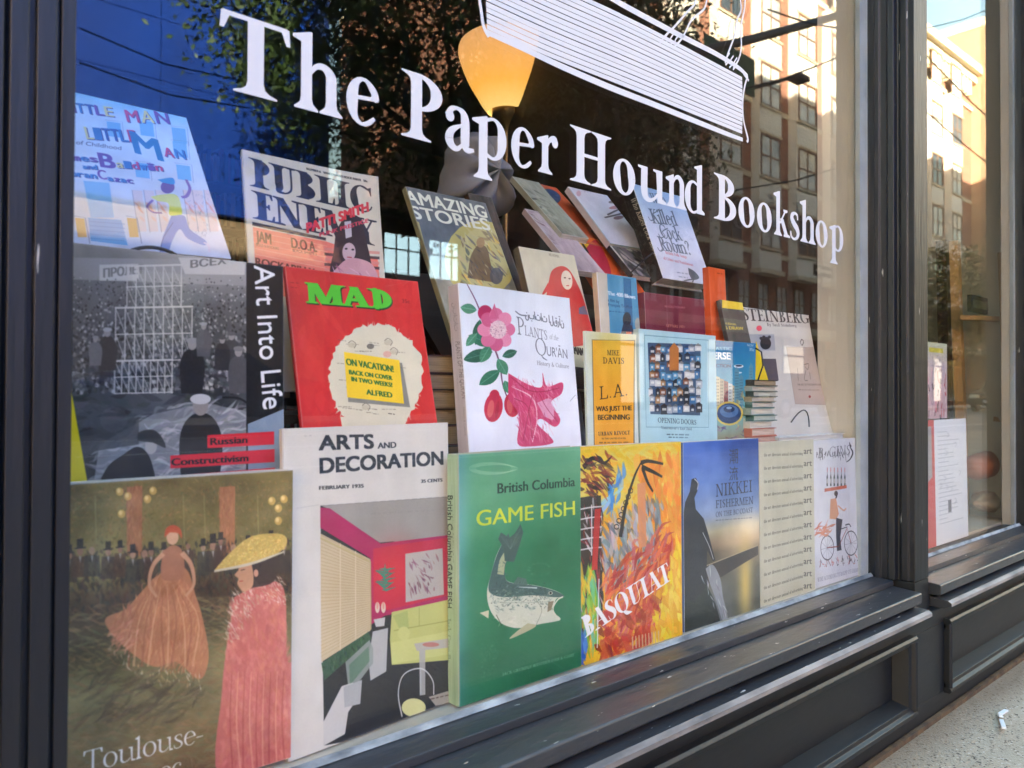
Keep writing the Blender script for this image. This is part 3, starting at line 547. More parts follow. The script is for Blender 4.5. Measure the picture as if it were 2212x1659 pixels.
def print_mat(name, img, rough=.35):
    m = bpy.data.materials.new(name); m.use_nodes = True; N, L = m.node_tree.nodes, m.node_tree.links; b = N['Principled BSDF']
    t = N.new('ShaderNodeTexImage'); t.image = img; t.interpolation = 'Cubic'; t.extension = 'EXTEND'; L.new(t.outputs[0], b.inputs['Base Color']); b.inputs['Roughness'].default_value = rough; b.inputs['Specular IOR Level'].default_value = .3
    n = N.new('ShaderNodeTexNoise'); n.inputs['Scale'].default_value = 7; tc = N.new('ShaderNodeTexCoord'); L.new(tc.outputs['Object'], n.inputs[0])
    bp = N.new('ShaderNodeBump'); bp.inputs['Strength'].default_value = .25; bp.inputs['Distance'].default_value = .004; L.new(n.outputs[0], bp.inputs['Height']); L.new(bp.outputs[0], b.inputs['Normal']); return m
def pages_mat():
    m = bpy.data.materials.new('page_edges'); m.use_nodes = True; N, L = m.node_tree.nodes, m.node_tree.links; b = N['Principled BSDF']; b.inputs['Roughness'].default_value = .8
    tc = N.new('ShaderNodeTexCoord'); mp = N.new('ShaderNodeMapping'); mp.inputs['Scale'].default_value = (.02, 1, .02); L.new(tc.outputs['Object'], mp.inputs[0])
    n = N.new('ShaderNodeTexNoise'); n.inputs['Scale'].default_value = 1400; L.new(mp.outputs[0], n.inputs[0]); r = N.new('ShaderNodeValToRGB'); L.new(n.outputs[0], r.inputs[0])
    r.color_ramp.elements[0].position = .35; r.color_ramp.elements[0].color = (.45, .42, .36, 1); r.color_ramp.elements[1].position = .6; r.color_ramp.elements[1].color = (.74, .71, .63, 1); L.new(r.outputs[0], b.inputs['Base Color']); return m
PAGES = pages_mat()
def quadbox(mb, a, b, face, uvs, m_edge=0, m_print=1):
    mb.box(a, b, m_edge); k = {'front': 2, 'left': 5}[face]; mb.m[-6+k] = m_print; mb.uv[len(mb.f)-6+k] = uvs
def build_uv(mb, name, mats, parent, M=None):
    o = mb.build(name, mats, parent); me = o.data; uv = me.uv_layers.new(name='print')
    for fi, uvs in mb.uv.items():
        for li, q in zip(me.polygons[fi].loop_indices, uvs): uv.data[li].uv = q
    return o
def cover_sheet(W, H, t, bend, em, pm, root, seed, n=12):
    '''front cover as a slightly sprung sheet: fore edge and corners lift towards the viewer'''
    r = np.random.default_rng(seed); a, b_, c_ = r.uniform(.3, 1, 3); b = MB(); uvs = []
    def y(u, v): return -bend*(.55*u**3*a+.7*(u*v)**5*b_+.7*(u*(1-v))**6*c_+.10*math.sin(3.1*v+a*6)*u)
    for k in (0, 1):
        for j in range(n+1):
            for i in range(n+1): b.v.append((W*i/n, y(i/n, j/n)+k*t, H*j/n))
    N_ = (n+1)**2; q = lambda i, j, k=0: k*N_+j*(n+1)+i
    for j in range(n):
        for i in range(n):
            b.f.append([q(i, j), q(i+1, j), q(i+1, j+1), q(i, j+1)]); b.m.append(1); b.uv[len(b.f)-1] = [(i/n, j/n), ((i+1)/n, j/n), ((i+1)/n, (j+1)/n), (i/n, (j+1)/n)]
            b.f.append([q(i, j+1, 1), q(i+1, j+1, 1), q(i+1, j, 1), q(i, j, 1)]); b.m.append(0)
    for i in range(n):
        for f in ([q(i, 0, 1), q(i+1, 0, 1), q(i+1, 0), q(i, 0)], [q(i, n), q(i+1, n), q(i+1, n, 1), q(i, n, 1)], [q(0, i), q(0, i+1), q(0, i+1, 1), q(0, i, 1)], [q(n, i, 1), q(n, i+1, 1), q(n, i+1), q(n, i)]): b.f.append(f); b.m.append(0)
    return build_uv(b, 'front_cover', [em, pm], root)
def book(key, name, label, cat, T, art, base, spine=None, board=.0008, over=0., edge=(215, 208, 192), group=None, rough=.35, ppm=2300, spine_art=None):
    x, y, z, W, H, yaw, lean, roll, down = PLACE[key]; B = frame(yaw, lean, roll)
    o0 = np.array([x, y, z])-B[:, 2]*down; Ht = H+down
    root = empty(name, label, cat, o0, group); root.rotation_euler = Matrix(B.tolist()).to_euler()
    c = Canvas(o0+B[:, 2]*Ht, B[:, 0], -B[:, 2], W, Ht, ppm, base); art(c); c.worn()
    em = mat('card_%d_%d_%d' % tuple(edge), edge, .6, var=.1)
    cover_sheet(W, Ht, board, (.0022 if y < .02 else .006) if T < .008 else .0006, em, print_mat(key+'_print', c.image(key), rough), root, sum(map(ord, key)))
    MB().box((0, T-board, 0), (W, T, Ht)).build('back_cover', em, root)
    MB().box((.0006, board+.0001, over), (W-.0006-over, T-board-.0001, Ht-over)).build('page_block', PAGES, root)
    sp = spine if spine else base; b = MB()
    if spine_art:
        s = Canvas(o0+B[:, 2]*Ht+B[:, 1]*T, -B[:, 1], -B[:, 2], T, Ht, ppm*1.3, sp); spine_art(s); s.worn(.02)
        quadbox(b, (-.0012, .0002, .0004), (-.0001, T-.0002, Ht-.0004), 'left', [(1, 0), (1, 1), (0, 1), (0, 0)])
        build_uv(b, 'spine', [em, print_mat(key+'_spine', s.image(key+'_spine'), rough)], root)
        f = [q for q in root.children if q.name.startswith('spine')][0].data
        for p in f.polygons:
            if p.material_index == 1:
                for li in p.loop_indices:
                    v = f.vertices[f.loops[li].vertex_index].co; f.uv_layers[0].data[li].uv = (1-v.y/T, v.z/Ht)
    else: b.box((-.0010, .0003, .0004), (-.0001, T-.0003, Ht-.0004)).build('spine', mat('spine_%d_%d_%d' % tuple(sp), sp, .5, var=.12, vs=30), root)
    return root
W_ = (238, 238, 236); K_ = (28, 28, 30)
rg = np.random.default_rng(11)

def a_toul(c):    # a loose dance-hall coloured oil sketch
    c.grad([(0, (128, 112, 62)), (.28, (120, 108, 60)), (.36, (70, 52, 38)), (.5, (88, 78, 48)), (.62, (126, 118, 74)), (1, (124, 92, 56))])
    c.noise(.035, 5, (1, .9, .6), 3)
    c.dabs(1500, [(140, 1050), (632, 1030), (632, 1165), (140, 1190)], [(122, 118, 64), (150, 120, 62), (96, 100, 54), (170, 130, 76), (112, 88, 48)], 12, 3, None, 9, .6)
    for x in (290, 490): c.poly([(x-17, 1052), (x+17, 1050), (x+16, 1200), (x-16, 1200)], (178, 116, 76), .85); c.dabs(120, [(x-18, 1052), (x+18, 1050), (x+16, 1200), (x-16, 1200)], [(196, 130, 86), (150, 92, 60)], 24, 3, 90, 8, .6)
    for x in (205, 395, 440, 555): c.st([(x, 1070), (x+3, 1175)], 3, (160, 150, 90), .5, sm=0)
    for x, y in ((258, 1062), (276, 1072), (330, 1060), (318, 1078), (586, 1082), (600, 1098), (612, 1078), (262, 1110), (600, 1125)): c.ell(x, y, 8, 9, (220, 178, 92), .8); c.ell(x-2, y-2, 4, 5, (240, 214, 140), .8)
    c.dabs(1500, [(140, 1195), (632, 1160), (632, 1290), (430, 1330), (140, 1320)], [(62, 46, 38), (82, 54, 40), (48, 44, 42), (96, 66, 46), (74, 72, 56)], 20, 6, 80, 8, .7, 4)
    for i in range(19):
        x, y = 156+i*25+rg.uniform(-9, 9), 1186-i*1.2+rg.uniform(-12, 16); s = rg.uniform(.8, 1.15); f = [(182, 134, 108), (160, 112, 90), (190, 150, 120)][i % 3]; c.ell(x, y+13*s, 6*s, 8*s, f, .8)
        if i % 4 != 2: c.poly([(x-6*s, y-11*s), (x+6*s, y-12*s), (x+6*s, y+6*s), (x-6*s, y+6*s)], (40, 34, 36), .85); c.st([(x-11*s, y+7*s), (x+11*s, y+5*s)], 3, (40, 34, 36), .85, sm=0)
        c.poly([(x-14*s, y+22*s), (x+14*s, y+22*s), (x+17*s, y+70), (x-17*s, y+70)], [(56, 44, 42), (78, 52, 42), (60, 58, 52)][i % 3], .7); c.poly([(x-3, y+22*s), (x+3, y+22*s), (x+1, y+36*s)], (206, 202, 190), .6)
    c.dabs(2200, [(140, 1310), (632, 1280), (625, 1659), (140, 1659)], [(128, 120, 76), (142, 122, 78), (112, 112, 74), (150, 114, 74), (124, 102, 64)], 34, 6, 12, 7, .5, 5)
    # a heap of pale orange drapery on a chair, loosely brushed
    c.poly([(330, 1250), (372, 1222), (404, 1232), (420, 1280), (438, 1340), (450, 1420), (430, 1468), (380, 1430), (330, 1440), (262, 1392), (226, 1340), (270, 1318)], (196, 130, 88), .9, sm=1)
    c.dabs(900, [(330, 1256), (372, 1226), (412, 1250), (445, 1400), (428, 1462), (330, 1436), (236, 1345)], [(204, 136, 94), (214, 152, 108), (188, 120, 82), (176, 108, 70)], 34, 4, 100, 7, .6, 6)
    for x in range(280, 440, 16): c.st([(360+(x-360)*.4, 1262, 0), (x+4, 1340, 0), (x+rg.uniform(-10, 14), 1440, 0)], [1, 3, 5], [(226, 176, 130), (160, 96, 64)][x//16 % 2], .6)
    c.dabs(260, [(236, 1370), (300, 1440), (430, 1452), (440, 1486), (320, 1478), (232, 1410)], [(232, 204, 160), (238, 220, 196), (210, 168, 116)], 16, 2.6, 80, 8, .7, 7)
    c.dabs(90, [(240, 1350), (300, 1330), (290, 1420), (240, 1390)], [(206, 134, 100), (222, 160, 124)], 24, 5, 150, 8, .7, 21); c.dabs(160, [(200, 1440), (440, 1480), (430, 1560), (180, 1560)], [(84, 70, 50), (96, 84, 56)], 60, 10, 160, 8, .5, 22)
    c.poly([(352, 1190), (372, 1178), (392, 1188), (398, 1232), (388, 1252), (352, 1252), (346, 1226)], (176, 116, 84), .95, sm=1); c.st([(352, 1196, 0), (330, 1222, 0), (322, 1262, 0), (338, 1290, 0)], [11, 9, 7, 6], (208, 156, 118), .95); c.st([(392, 1194, 0), (412, 1220, 0), (418, 1262, 0), (400, 1288, 0)], [11, 9, 7, 6], (208, 156, 118), .95)
    c.ell(372, 1160, 13, 17, (212, 166, 130)); c.poly([(354, 1162), (358, 1142), (374, 1134), (390, 1144), (392, 1164), (384, 1152), (366, 1150)], (196, 84, 48), .95, sm=1)
    # the rose coloured coat at the right edge
    c.poly([(505, 1290), (560, 1262), (612, 1272), (618, 1420), (632, 1450), (628, 1680), (474, 1680), (478, 1500), (488, 1400)], (200, 108, 98), .95, sm=1)
    c.dabs(1300, [(495, 1300), (600, 1270), (630, 1440), (628, 1659), (478, 1659), (484, 1480)], [(202, 108, 100), (210, 124, 114), (188, 94, 86), (216, 140, 120), (206, 128, 98)], 30, 9, 84, 4, .4, 9)
    for x in range(500, 626, 14): c.st([(x, 1450, 0), (x-4, 1560, 0), (x+rg.uniform(-4, 6), 1670, 0)], [2, 4, 5], [(226, 160, 130), (170, 76, 70)][x//14 % 2], .6)
    c.dabs(420, [(505, 1268), (610, 1240), (622, 1310), (560, 1296), (505, 1390), (480, 1380)], [(222, 204, 176), (234, 220, 200), (192, 164, 132)], 18, 2.6, 55, 8, .75, 10)
    c.poly([(516, 1222), (596, 1204), (590, 1256), (536, 1272)], (60, 44, 40), .9, sm=1); c.poly([(516, 1218), (540, 1214), (546, 1262), (526, 1278), (512, 1262), (514, 1250), (506, 1242), (514, 1232)], (204, 152, 114), .95, sm=1); c.st([(519, 1232), (528, 1230)], 2, (60, 40, 36), .9, sm=0); c.st([(516, 1256), (524, 1255)], 2.4, (176, 70, 60), .9, sm=0); c.ell(552, 1238, 5, 8, (206, 150, 120))
    c.poly([(462, 1232), (500, 1190), (545, 1158), (608, 1154), (616, 1180), (572, 1210), (500, 1226)], (214, 184, 96), .9, sm=1); c.dabs(420, [(468, 1222), (540, 1160), (614, 1155), (614, 1186), (560, 1210), (480, 1228)], [(222, 190, 96), (236, 210, 120), (196, 156, 74)], 9, 3, None, 9, .8, 12)
    c.st([(462, 1234, 0), (540, 1218, 0), (612, 1192, 0)], [5, 7, 4], (206, 196, 168), .95)
    c.noise(.022, 14, (1, .95, .8), 15, .8)
    c.text('Toulouse-', (178, 1672), (440, 1601), 48, (236, 236, 228), 'serif', B=.085, N=.03, sp=-.02)
    c.text('Lautrec', (196, 1737), (394, 1674), 48, (236, 236, 228), 'serif', B=.085, N=.03, sp=-.02)
book('toul', 'book', 'large thick art book with a brushy dance-hall painting, leftmost in the front row', 'book', .020, a_toul, (120, 104, 62), edge=W_, group='books standing in the front row against the glass')

def a_arts(c):
    c.noise(.012, 3); F = 'sans'
    c.text('ARTS', (690, 972), (806, 968), 33, (52, 56, 62), F, bold=3.2); c.text('AND', (816, 969), (855, 967), 13.5, (52, 56, 62), F, bold=1.2)
    c.text('DECORATION', (692, 1022), (955, 1003), 34, (52, 56, 62), F, bold=3.2); c.text('FEBRUARY 1935', (690, 1058), (785, 1053), 8.5, (60, 62, 66), F, bold=.6); c.text('35 CENTS', (909, 1043), (954, 1040), 7.5, (60, 62, 66), F, bold=.6)
    # a modern sitting room
    c.poly([(692, 1092), (972, 1072), (972, 1560), (700, 1610)], (44, 44, 46))
    c.poly([(692, 1092), (972, 1072), (972, 1158), (862, 1176), (760, 1120)], (150, 146, 138)); c.poly([(700, 1093), (972, 1074), (972, 1157), (820, 1172)], (160, 156, 146)); c.greek((800, 1110), (960, 1100), 6, (140, 136, 128), .3)
    c.poly([(692, 1096), (712, 1098), (822, 1174), (972, 1155), (972, 1300), (830, 1330), (800, 1350), (800, 1206), (692, 1140)], (176, 38, 92)); c.poly([(806, 1185), (972, 1160), (972, 1285), (836, 1318), (806, 1300)], (200, 40, 70)); c.soft(850, 1240, 40, 60, (226, 60, 62), .7)
    c.poly([(692, 1152), (800, 1208), (800, 1362), (694, 1430)], (206, 188, 150))
    for i in range(34): t = i/33; c.st([(693, 1156+t*262), (799, 1211+t*146)], 1.5, (184, 162, 122), .7, sm=0)
    for x in (768, 735): c.st([(x, 1190-(768-x)*.5), (x, 1400+(768-x)*.5)], 2.2, (222, 206, 170), .9, sm=0)
    c.st([(692, 1162), (800, 1214), (801, 1360)], 3, (190, 176, 120), .9, sm=0)
    c.poly([(694, 1432), (796, 1364), (802, 1380), (700, 1470)], (60, 92, 66)); c.dabs(220, [(694, 1436), (796, 1366), (800, 1384), (700, 1466)], [(50, 84, 60), (80, 116, 80), (36, 60, 50)], 9, 2.2, 80)
    c.poly([(875, 1196), (955, 1184), (958, 1284), (876, 1301)], (186, 178, 166)); c.dabs(40, [(882, 1206), (948, 1196), (950, 1270), (884, 1288)], [(150, 96, 104), (120, 70, 84)], 22, 4, 60, 10, .8)
    for i in range(22): a = i*1.9; c.st([(832, 1275-i*2.2), (832+22*math.cos(a), 1268-i*2.2+9*math.sin(a))], [5, 1], (64, 142, 112), .95, sm=0)
    for x in (815, 828): c.ell(x, 1312, 5, 12, (226, 204, 180)); c.ell(x, 1308, 2.5, 8, (220, 130, 110), .6)
    c.poly([(807, 1338), (832, 1333), (830, 1352), (812, 1354)], (196, 196, 190))
    c.poly([(846, 1322), (972, 1294), (972, 1425), (846, 1436), (842, 1380)], (196, 198, 116), sm=0); c.poly([(848, 1330), (880, 1318), (884, 1370), (870, 1372)], (176, 186, 108)); c.st([(850, 1362), (972, 1340)], 2, (160, 162, 84), .9, sm=0); c.st([(905, 1312), (905, 1352)], 1.6, (160, 162, 84), .9, sm=0); c.poly([(844, 1388), (972, 1362), (972, 1412), (846, 1434)], (206, 208, 128)); c.ell(872, 1368, 13, 15, (204, 206, 126))
    c.poly([(805, 1364), (838, 1356), (834, 1450), (800, 1470), (796, 1425)], (184, 184, 178)); c.poly([(746, 1430), (798, 1382), (806, 1400), (806, 1432), (754, 1500)], (150, 160, 150), .9); c.poly([(754, 1436), (796, 1396), (798, 1428), (756, 1480)], (96, 128, 104), .9)
    c.poly([(700, 1610), (698, 1560), (738, 1482), (762, 1474), (764, 1520), (752, 1538), (745, 1585)], (206, 204, 196)); c.poly([(742, 1484), (782, 1468), (778, 1520), (744, 1528)], (176, 178, 174))
    c.poly([(894, 1390), (972, 1378), (972, 1398), (900, 1406)], (186, 182, 168)); c.ell(930, 1392, 18, 5, (190, 110, 96), .8); c.poly([(905, 1404), (918, 1402), (918, 1500), (906, 1502)], (180, 178, 170), .9)
    c.st([(868, 1548), (860, 1500), (868, 1462), (890, 1446), (915, 1446), (934, 1470), (936, 1500)], 2.6, (220, 220, 214), .95); c.st([(908, 1446), (908, 1498)], 2, (200, 200, 196), .9, sm=0); c.ell(893, 1528, 26, 20, (218, 216, 150)); c.poly([(925, 1505), (972, 1490), (972, 1516), (940, 1524)], (196, 188, 170), .8); c.greek((928, 1510), (970, 1500), 5, (90, 70, 60), .9)
    c.st([(640, 1098), (690, 1090)], 1, (150, 150, 146), .4); c.text('60', (655, 943), (675, 941), 9, (170, 166, 156), 'serif', .7)
book('arts', 'magazine', 'old decorating magazine with bold capitals above a pink and yellow sitting room', 'magazine', .006, a_arts, (216, 212, 200), edge=(190, 176, 150), rough=.6, group='books standing in the front row against the glass')

def a_fish(c):
    c.grad([(0, (104, 170, 130)), (.2, (92, 160, 116)), (.42, (52, 132, 88)), (1, (40, 112, 76))]); c.soft(985, 1100, 26, 500, (96, 160, 168), .75); c.noise(.03, 2, (1, 1, .9), 4, .4)
    for k in range(5): c.st([(1060+k*3+46*math.cos(a), 1012+13*math.sin(a)*(1-.1*k)) for a in np.linspace(0, 6.3, 22)], .9, (178, 214, 176), .5)
    c.text('British Columbia', (1075, 1066), (1241, 1050), 23, (22, 62, 48), bold=.8); c.text('GAME FISH', (1030, 1137), (1241, 1112), 36, (206, 218, 62), bold=1.6)
    full = [(1108, 1190), (1094, 1214), (1090, 1238), (1100, 1257), (1154, 1264), (1197, 1275), (1219, 1288), (1202, 1293), (1196, 1308), (1192, 1318), (1209, 1334), (1205, 1341), (1167, 1348), (1130, 1356), (1104, 1355), (1078, 1343), (1058, 1316), (1052, 1279), (1061, 1239), (1072, 1200), (1086, 1172), (1098, 1152)]
    c.poly(full, (206, 208, 184), sm=1)
    c.poly([(1098, 1152), (1108, 1190), (1094, 1214), (1090, 1238), (1100, 1258), (1154, 1265), (1197, 1276), (1219, 1288), (1196, 1290), (1150, 1286), (1100, 1290), (1068, 1286), (1055, 1272), (1062, 1236), (1073, 1200), (1086, 1172)], (72, 100, 94), sm=1)
    c.dabs(170, [(1056, 1275), (1190, 1284), (1186, 1318), (1062, 1322)], [(120, 140, 124), (150, 162, 140), (96, 120, 108)], 12, 3.2, 8, 8, .55, 4); c.dabs(60, [(1066, 1325), (1180, 1325), (1160, 1350), (1080, 1350)], [(222, 220, 200), (190, 194, 170)], 20, 4, 8, 6, .5, 5)
    c.poly([(1074, 1240), (1080, 1208), (1098, 1184), (1106, 1196), (1092, 1216), (1088, 1242)], (186, 190, 146), .95, sm=1); c.poly([(1090, 1212), (1088, 1184), (1076, 1164), (1082, 1150), (1100, 1162), (1112, 1152), (1124, 1132), (1130, 1150), (1122, 1178), (1110, 1214)], (74, 98, 90)); [c.st([(1102, 1186), p_], .8, (120, 144, 130), .6, sm=0) for p_ in ((1082, 1158), (1092, 1164), (1106, 1164), (1116, 1152), (1124, 1142), (1122, 1158), (1118, 1170))]; c.dabs(160, [(1066, 1260), (1062, 1236), (1086, 1190), (1094, 1230), (1110, 1258), (1190, 1272), (1190, 1284), (1070, 1284)], [(84, 112, 104), (66, 96, 90), (110, 136, 124)], 12, 2.6, 8, 8, .5, 9)
    c.poly([(1221, 1291), (1205, 1298), (1196, 1316), (1201, 1328), (1215, 1337), (1225, 1315)], (44, 116, 78)); c.st([(1216, 1289, 0), (1204, 1296, 0), (1194, 1317, 0), (1208, 1340, 0)], 3.2, (214, 214, 190)); c.poly([(1196, 1298), (1190, 1318), (1182, 1322), (1184, 1300)], (120, 104, 74), .8)
    c.poly([(1108, 1262), (1118, 1246), (1136, 1250), (1140, 1266)], (84, 110, 100), .9); [c.st([(1112+k*6, 1262), (1119+k*5, 1249)], .7, (130, 150, 136), .6, sm=0) for k in range(4)]
    c.dabs(200, [(1060, 1268), (1098, 1262), (1186, 1272), (1184, 1296), (1064, 1300)], [(96, 124, 112), (120, 146, 130), (80, 106, 100), (140, 160, 140)], 7, 2.2, 8, 8, .55, 19); c.st([(1062, 1300, 0), (1120, 1302, 0), (1182, 1300, 0)], 1, (110, 130, 114), .5)
    c.ell(1189, 1281, 4.5, 4, (196, 196, 170)); c.ell(1189, 1281, 2.6, 2.6, (22, 28, 28)); c.poly([(1056, 1318), (1036, 1324), (1055, 1336)], (206, 196, 160)); c.poly([(1118, 1362), (1100, 1380), (1130, 1368), (1158, 1352), (1140, 1346)], (180, 176, 138), sm=1); c.st([(1158, 1296, 0), (1170, 1318, 0), (1158, 1350, 0)], 1.6, (140, 144, 120), .8)
    r = np.random.default_rng(2)
    for i in range(150): x, y = r.uniform(1060, 1180), r.uniform(1258, 1312); c.ell(x, y, 1.1, .9, (44, 58, 52), .7, n=6)
    c.st([(1072, 1328, 0), (1078, 1340, 0), (1084, 1352, 0)], 2, (60, 60, 40), .6); c.st([(1120, 1268, 0), (1160, 1270, 0)], [1, 3], (226, 232, 224), .8)
    for i in range(40): a = r.uniform(0, 6.3); c.st([(1165+26*math.cos(a), 1230+16*math.sin(a)), (1165+20*math.cos(a), 1230+12*math.sin(a))], .7, (120, 176, 140), .35, sm=0)
    for i in range(60): c.ell(r.uniform(1040, 1075), r.uniform(1385, 1470), .9, .9, (150, 196, 160), .4, n=5)
    c.text('JACK GRUNDLE/WESTERN FISH & GAME', (1085, 1460), (1240, 1417), 6.5, (176, 206, 176), 'serif', .75, B=.12, N=.06)
def s_fish(c):
    c.noise(.03, 3); c.text('British Columbia', (969, 1070), (968, 1212), 11, (40, 56, 44), bold=.5, up=(1, 0)); c.text('GAME FISH', (968, 1218), (967, 1312), 11, (40, 56, 44), bold=1., up=(1, 0)); c.text('Jack Grundle', (967, 1335), (966, 1430), 9, (110, 130, 104), 'serif', .8, up=(1, 0))
book('fish', 'book', 'green book with a leaping silver fish on its cover and a pale green lettered spine', 'book', .019, a_fish, (60, 136, 92), spine=(168, 196, 160), spine_art=s_fish, edge=(170, 176, 150), board=.002, over=.003, group='books standing in the front row against the glass')

def a_basq(c):    # bold slashing brushwork, no figures
    c.grad([(0, (232, 196, 40)), (.5, (236, 160, 44)), (1, (226, 176, 40))]); P = lambda *q: list(q)
    c.dabs(260, P((1250, 965), (1467, 955), (1467, 1100), (1250, 1120)), [(236, 204, 52), (240, 190, 36), (228, 210, 90), (238, 170, 40)], 40, 16, 15, 10, .7)
    c.dabs(260, P((1250, 965), (1467, 955), (1467, 1080), (1250, 1100)), [(226, 214, 120), (236, 196, 50), (230, 206, 84)], 60, 10, 12, 8, .5, 41); c.dabs(200, P((1380, 1000), (1467, 990), (1472, 1180), (1390, 1160)), [(240, 150, 48), (236, 132, 44), (238, 168, 60)], 40, 16, 80, 10, .8); c.dabs(60, P((1300, 1090), (1345, 1000), (1352, 1030), (1318, 1120)), [(90, 160, 214), (150, 196, 222), (60, 130, 200)], 40, 9, 110, 10, .9)
    c.poly(P((1250, 1075), (1298, 1070), (1302, 1330), (1250, 1430)), (34, 30, 34), .9); c.dabs(120, P((1250, 1075), (1300, 1070), (1305, 1330), (1250, 1400)), [(34, 30, 34), (60, 40, 40), (200, 196, 190), (150, 40, 40)], 40, 4, 80, 12, .9, 6)
    c.dabs(80, P((1255, 1240), (1285, 1230), (1290, 1400), (1262, 1410)), [(130, 190, 60), (110, 190, 150), (236, 190, 40)], 50, 9, 88, 10, .9, 7); c.dabs(30, P((1250, 1360), (1266, 1350), (1264, 1425), (1250, 1428)), [(56, 110, 196)], 30, 9, 90)
    c.dabs(260, P((1300, 1120), (1430, 1080), (1420, 1200), (1310, 1290)), [(150, 168, 178), (186, 196, 202), (120, 136, 144), (206, 180, 176), (96, 100, 104)], 44, 10, 70, 12, .8, 8)
    c.dabs(420, P((1305, 1250), (1440, 1130), (1452, 1220), (1400, 1400), (1300, 1420)), [(196, 60, 44), (214, 84, 52), (170, 46, 42), (226, 120, 60), (206, 110, 110)], 46, 9, 130, 12, .85, 9)
    c.dabs(120, P((1425, 1270), (1470, 1160), (1472, 1370), (1400, 1392)), [(240, 210, 40), (238, 180, 50), (244, 220, 80)], 40, 14, 80, 8, .9, 10); c.dabs(60, P((1290, 1330), (1420, 1290), (1400, 1400), (1290, 1425)), [(180, 56, 36), (160, 60, 44), (200, 90, 50)], 40, 12, 40)
    for q in (P((1340, 1160, 0), (1352, 1090, 0), (1370, 1030, 0), (1384, 1000, 0)), P((1384, 1000, 0), (1400, 996, 0), (1432, 1002, 0)), P((1386, 1008, 0), (1412, 1020, 0), (1430, 1030, 0)), P((1260, 1010, 0), (1280, 990, 0), (1305, 1000, 0), (1322, 985, 0)), P((1388, 1012, 0), (1398, 1040, 0), (1410, 1062, 0))): c.st(q, [9, 7, 5, 3][:len(q)] if len(q) > 3 else [8, 6, 4], (32, 28, 30), .95)
    c.dabs(70, P((1252, 990), (1325, 985), (1310, 1075), (1252, 1080)), [(140, 52, 44), (110, 44, 40), (48, 36, 38), (170, 80, 60)], 30, 6, 30, 10, .85, 14)
    c.poly(P((1376, 1045), (1394, 1042), (1396, 1180), (1380, 1184)), (222, 150, 104), .9)
    for i in range(7): c.st([(1362-i*5+5*math.cos(a), 1060+i*13+5*math.sin(a)) for a in np.linspace(0, 6, 8)], 1.8, (40, 34, 36), .9)
    for k in range(9): c.st([(1366+k*7, 1375-k*1.6), (1367+k*7, 1402-k*1.8)], 3, (214, 186, 150), .9, sm=0)
    [c.st([(1254, 1100+k*22, 0), (1276, 1096+k*22, 0), (1300, 1094+k*22, 0)], 2.4, (222, 216, 214), .9) for k in range(5)]; c.st([(1278, 1090), (1278, 1200)], 3, (222, 216, 214), .85, sm=0); c.poly(P((1285, 1100), (1298, 1098), (1290, 1230), (1278, 1232)), (196, 46, 40), .9); c.st([(1294, 1250), (1290, 1400)], 2.4, (226, 226, 222), .9, sm=0)
    c.text('BASQUIAT', (1264, 1378), (1451, 1252), 42, (240, 240, 238), 'serif', B=.22, N=.03, sp=-.03, up=(-.3, -1))
book('basq', 'book', 'paperback with yellow, orange and red slashing brushstrokes and tilted white capitals', 'book', .014, a_basq, (232, 176, 44), edge=(222, 190, 90), group='books standing in the front row against the glass')

def a_nik(c):
    c.grad([(0, (56, 96, 178)), (.22, (92, 128, 190)), (.42, (150, 168, 192)), (.5, (196, 190, 160)), (.58, (150, 132, 118)), (.62, (96, 92, 92)), (.72, (120, 118, 104)), (1, (76, 84, 78))])
    c.noise(.05, 3, (1, 1, 1.1), 3, .6); c.soft(1616, 1140, 24, 26, (255, 250, 225), .95); c.soft(1606, 1170, 60, 40, (246, 214, 150), .6); c.soft(1610, 1260, 14, 80, (236, 206, 110), .85)
    c.poly([(1474, 1245), (1637, 1178), (1637, 1198), (1560, 1245), (1474, 1290)], (70, 66, 64), .95); c.st([(1490, 1236), (1637, 1178)], 1.6, (186, 172, 140), .8, sm=0)
    c.poly([(1474, 1290), (1520, 1250), (1545, 1300), (1560, 1358), (1474, 1366)], (46, 56, 54), .95, sm=0)
    c.poly([(1474, 1130), (1480, 1085), (1490, 1062), (1494, 1035), (1503, 1032), (1510, 1045), (1506, 1062), (1500, 1075), (1503, 1100), (1520, 1120), (1532, 1160), (1545, 1210), (1540, 1212), (1528, 1190), (1526, 1230), (1530, 1260), (1500, 1300), (1474, 1290)], (50, 54, 60), sm=0)
    c.st([(1500, 1034, 0), (1508, 1044, 0), (1506, 1058, 0)], 2, (226, 226, 226), .8); c.st([(1518, 1150, 0), (1532, 1180, 0), (1541, 1208, 0)], 1.4, (220, 220, 216), .9)
    c.poly([(1524, 1228), (1540, 1220), (1556, 1250), (1562, 1290), (1572, 1335), (1560, 1338), (1548, 1300), (1534, 1262)], (150, 156, 160), .95, sm=1); c.dabs(50, [(1500, 1240), (1550, 1225), (1570, 1330), (1558, 1336)], [(206, 208, 208), (120, 126, 130)], 20, 2.5, 70, 10, .8)
    c.text('潮', (1575, 1000), (1594, 998), 26, (42, 50, 66)); c.text('流', (1575, 1036), (1594, 1034), 24, (42, 50, 66))
    c.text('NIKKEI', (1546, 1073), (1625, 1062), 27, (44, 52, 70), 'serif', B=.13, N=.05); c.text('FISHERMEN', (1546, 1098), (1627, 1088), 17, (44, 52, 70), 'serif', B=.12, N=.05); c.text('ON THE BC COAST', (1546, 1117), (1626, 1106), 11, (56, 62, 76), 'serif', B=.12, N=.05); c.greek((1546, 1124), (1624, 1118), 3, (80, 84, 96), .6)
